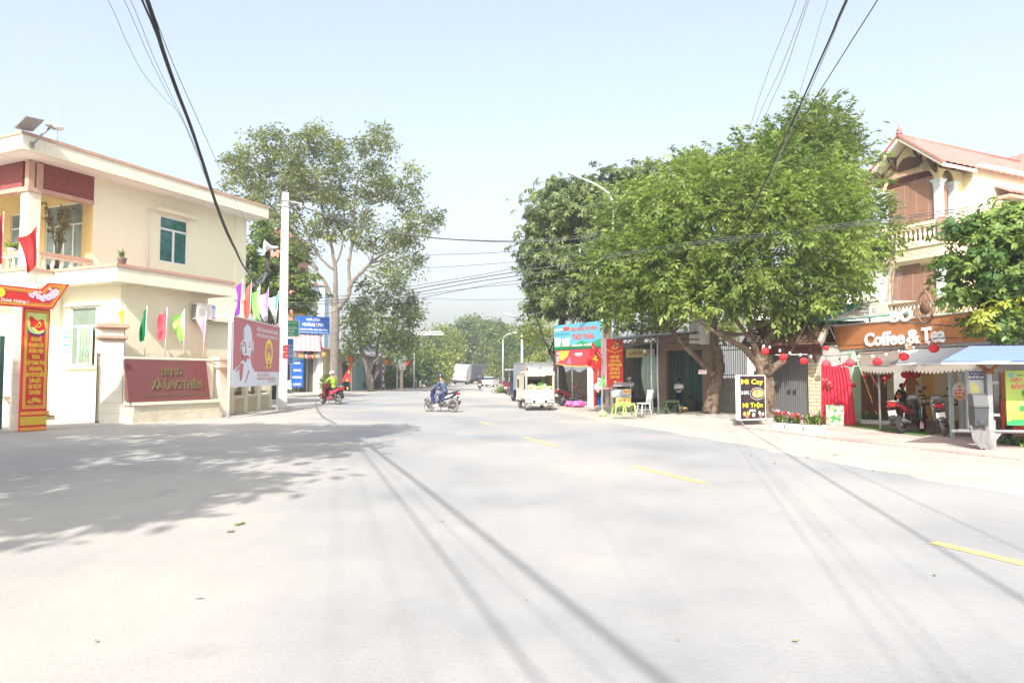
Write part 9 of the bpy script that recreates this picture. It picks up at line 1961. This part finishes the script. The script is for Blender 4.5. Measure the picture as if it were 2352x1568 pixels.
def tallshrub(name,label,base,h,w,seed,m):
 t=thing(name,label,'plant',base,0);rr=random.Random(seed);mb=MB(mat('thin_branch',(.16,.12,.08),.9,var=.2));E_=[]
 for i in range(7):
  a=rr.uniform(0,6.3);p=wob([(0,0,.2),(w*.2*math.cos(a),w*.2*math.sin(a),h*.5),(w*.6*math.cos(a),w*.6*math.sin(a),h*rr.uniform(.75,1))],.03,rr,4);mb.tube(p,[.022*(1-.07*j)for j in range(len(p))],5);E_+=p[4:]
 mb.build('branches',t,recalc=False);C_=np.array([tuple(Vector(base)+Vector(e))for e in E_ for _ in range(2)])+np.random.default_rng(seed).normal(0,.07,(len(E_)*2,3))
 leaf_mesh('leaves',t,m,base,C_,np.random.default_rng(seed).normal(0,1,C_.shape),.17*np.ones(len(C_)),'broad',np.random.default_rng(seed).random(len(C_)),seed)
 MB(mat('dark_glazed_pot',(.06,.06,.065),.3,var=.1)).lathe([(.14,0),(.2,.25),(.21,.3),(.18,.3)],(0,0,0),14).build('pot',t)
L_aut=leafmat('olive_brown_leaf',(.10,.09,.03),(.28,.24,.08),.2)
pt=BF.hy(132,590,.55);tallshrub('balcony_shrub','spindly tall potted shrub on the office balcony',BF.W((pt[0],.55,ZL1+.02)),3.1,.75,5,L_aut)
for i,(dx,y_)in enumerate(((118,.3),(133,.32),(147,.3))):x_,_=BF.hy(dx,600,y_);w_=BF.W((x_,y_,ZL1+.02));t=thing('balcony_pot','dark glazed pot standing behind the balusters of the office balcony','pot',w_,0,'dark pots on the office balcony');MB(mat('dark_glazed_pot',(.06,.06,.065),.3)).lathe([(.08,0),(.17,.18),(.14,.34),(.19,.40),(.15,.39)],(0,0,0),14).build('body',t);MB(M_soil).lathe([(0,.37),(.15,.37)],(0,0,0),12).build('soil',t)
lx=BF.hx(18,558,.12);t=thing('balcony_greenery','bright green leafy plant on the front balcony rail at the left edge','plant',BF.W((.12,lx[0]-.25,ZL1+.86)),0);mb=MB(M_leafB);blades(mb,40,.5,.07,(0,0,.08),.12,.5,.8,random.Random(5));mb.build('leaves',t,recalc=False);MB(M_plw).lathe([(.12,0),(.16,.12)],(0,0,0),12).build('pot',t)
ag=BF.hx(272,604,0);w_=BF.W((.35,-4.7,ZL1));bushpot('ledge_agave','small spiky potted plant at the corner of the one storey roof',w_,.62,M_leafA,7,26,mat('dull_pot',(.25,.19,.17),.8,var=.1),wd=.045)
sc_=BF.W((5.16,-4.9,ZL0+.3));SCm=thing('security_camera','white security camera on the right end of the ledge','camera',sc_,R(BZ));mb=MB(M_white);mb.b2(0,.12,-.06,.06,-.1,.1);mb.tube([(.1,0,0),(.25,-.05,-.02)],.02,6);mb.tube([(.2,-.1,-.02),(.45,-.02,-.05)],.05,8);mb.build('body',SCm);mb=MB(M_black);mb.ell((.455,-.02,-.05),(.012,.035,.035),8,6);mb.build('lens',SCm)
rr8=random.Random(21)
M_lf=mat('dry_leaf',(.28,.24,.10),.9,var=.3,scale=8);M_pp=mat('paper_scrap',(.74,.74,.73),.8,var=.03)
def scrap(name,label,dx,dy,s,m,cat,grp=None,curl=.25):
 g=gnd(dx,dy,.008);t=MB(m);a=rr8.uniform(0,6.3);n=6
 t.grid(lambda u,v:(s*(u-.5)*math.cos(a)-s*.5*(v-.5)*math.sin(a)*math.sin(PI*min(.95,u+.05)),s*(u-.5)*math.sin(a)+s*.5*(v-.5)*math.cos(a)*math.sin(PI*min(.95,u+.05)),.004+s*curl*abs(v-.5)+s*curl*.6*(u-.5)**2),n,4)
 o=t.build(name,recalc=False);o.location=g;return tag(o,label,cat,grp)
for(dx,dy,s,m,lb)in((548,1205,.10,M_leafB,'long green leaf lying on the sunny asphalt beyond the shade edge'),(556,1203,.09,M_leafA,'thin green leaf crossing the other on the sunny asphalt'),(530,1222,.08,mat('withered_leaf',(.16,.15,.05),.9,var=.2),'dark withered leaf nearest the two green ones'),(457,1374,.07,M_pp,'white paper scrap on the pale foreground'),(497,1133,.06,M_pp,'white scrap in the middle of the tree shade')):scrap('fallen_leaf' if 'leaf' in lb else 'paper_scrap',lb,dx,dy,s,m,'leaf' if 'leaf' in lb else 'paper')
for i in range(12):
 dx,dy=rr8.uniform(20,2300),rr8.choice([rr8.uniform(1150,1550),rr8.uniform(1020,1250)]);scrap('fallen_leaf','tiny brown leaf fragment scattered on the asphalt',dx,dy,rr8.uniform(.02,.05),M_lf,'leaf','leaf fragments scattered on the asphalt')
for i in range(14):dx,dy=rr8.uniform(1700,2330),rr8.uniform(1000,1090);scrap('fallen_leaf','dry leaf lying on the dusty right verge',dx,dy,rr8.uniform(.05,.10),M_lf,'leaf','dry leaves on the right verge')
for i in range(16):
 dx=330+i*10+rr8.uniform(-4,4);g=gnd(dx,968-(dx-330)*.055,.005);mb=MB(M_lf if i%3 else mat('rubble_chip',(.5,.4,.33),.95,var=.2));mb.ell((0,0,.02),(rr8.uniform(.03,.08),.04,.03),7,5,.5);o=mb.build('rubble_chip');o.location=g;tag(o,'rubble chip lying along the foot of the name wall','rubble','rubble chips along the name wall')
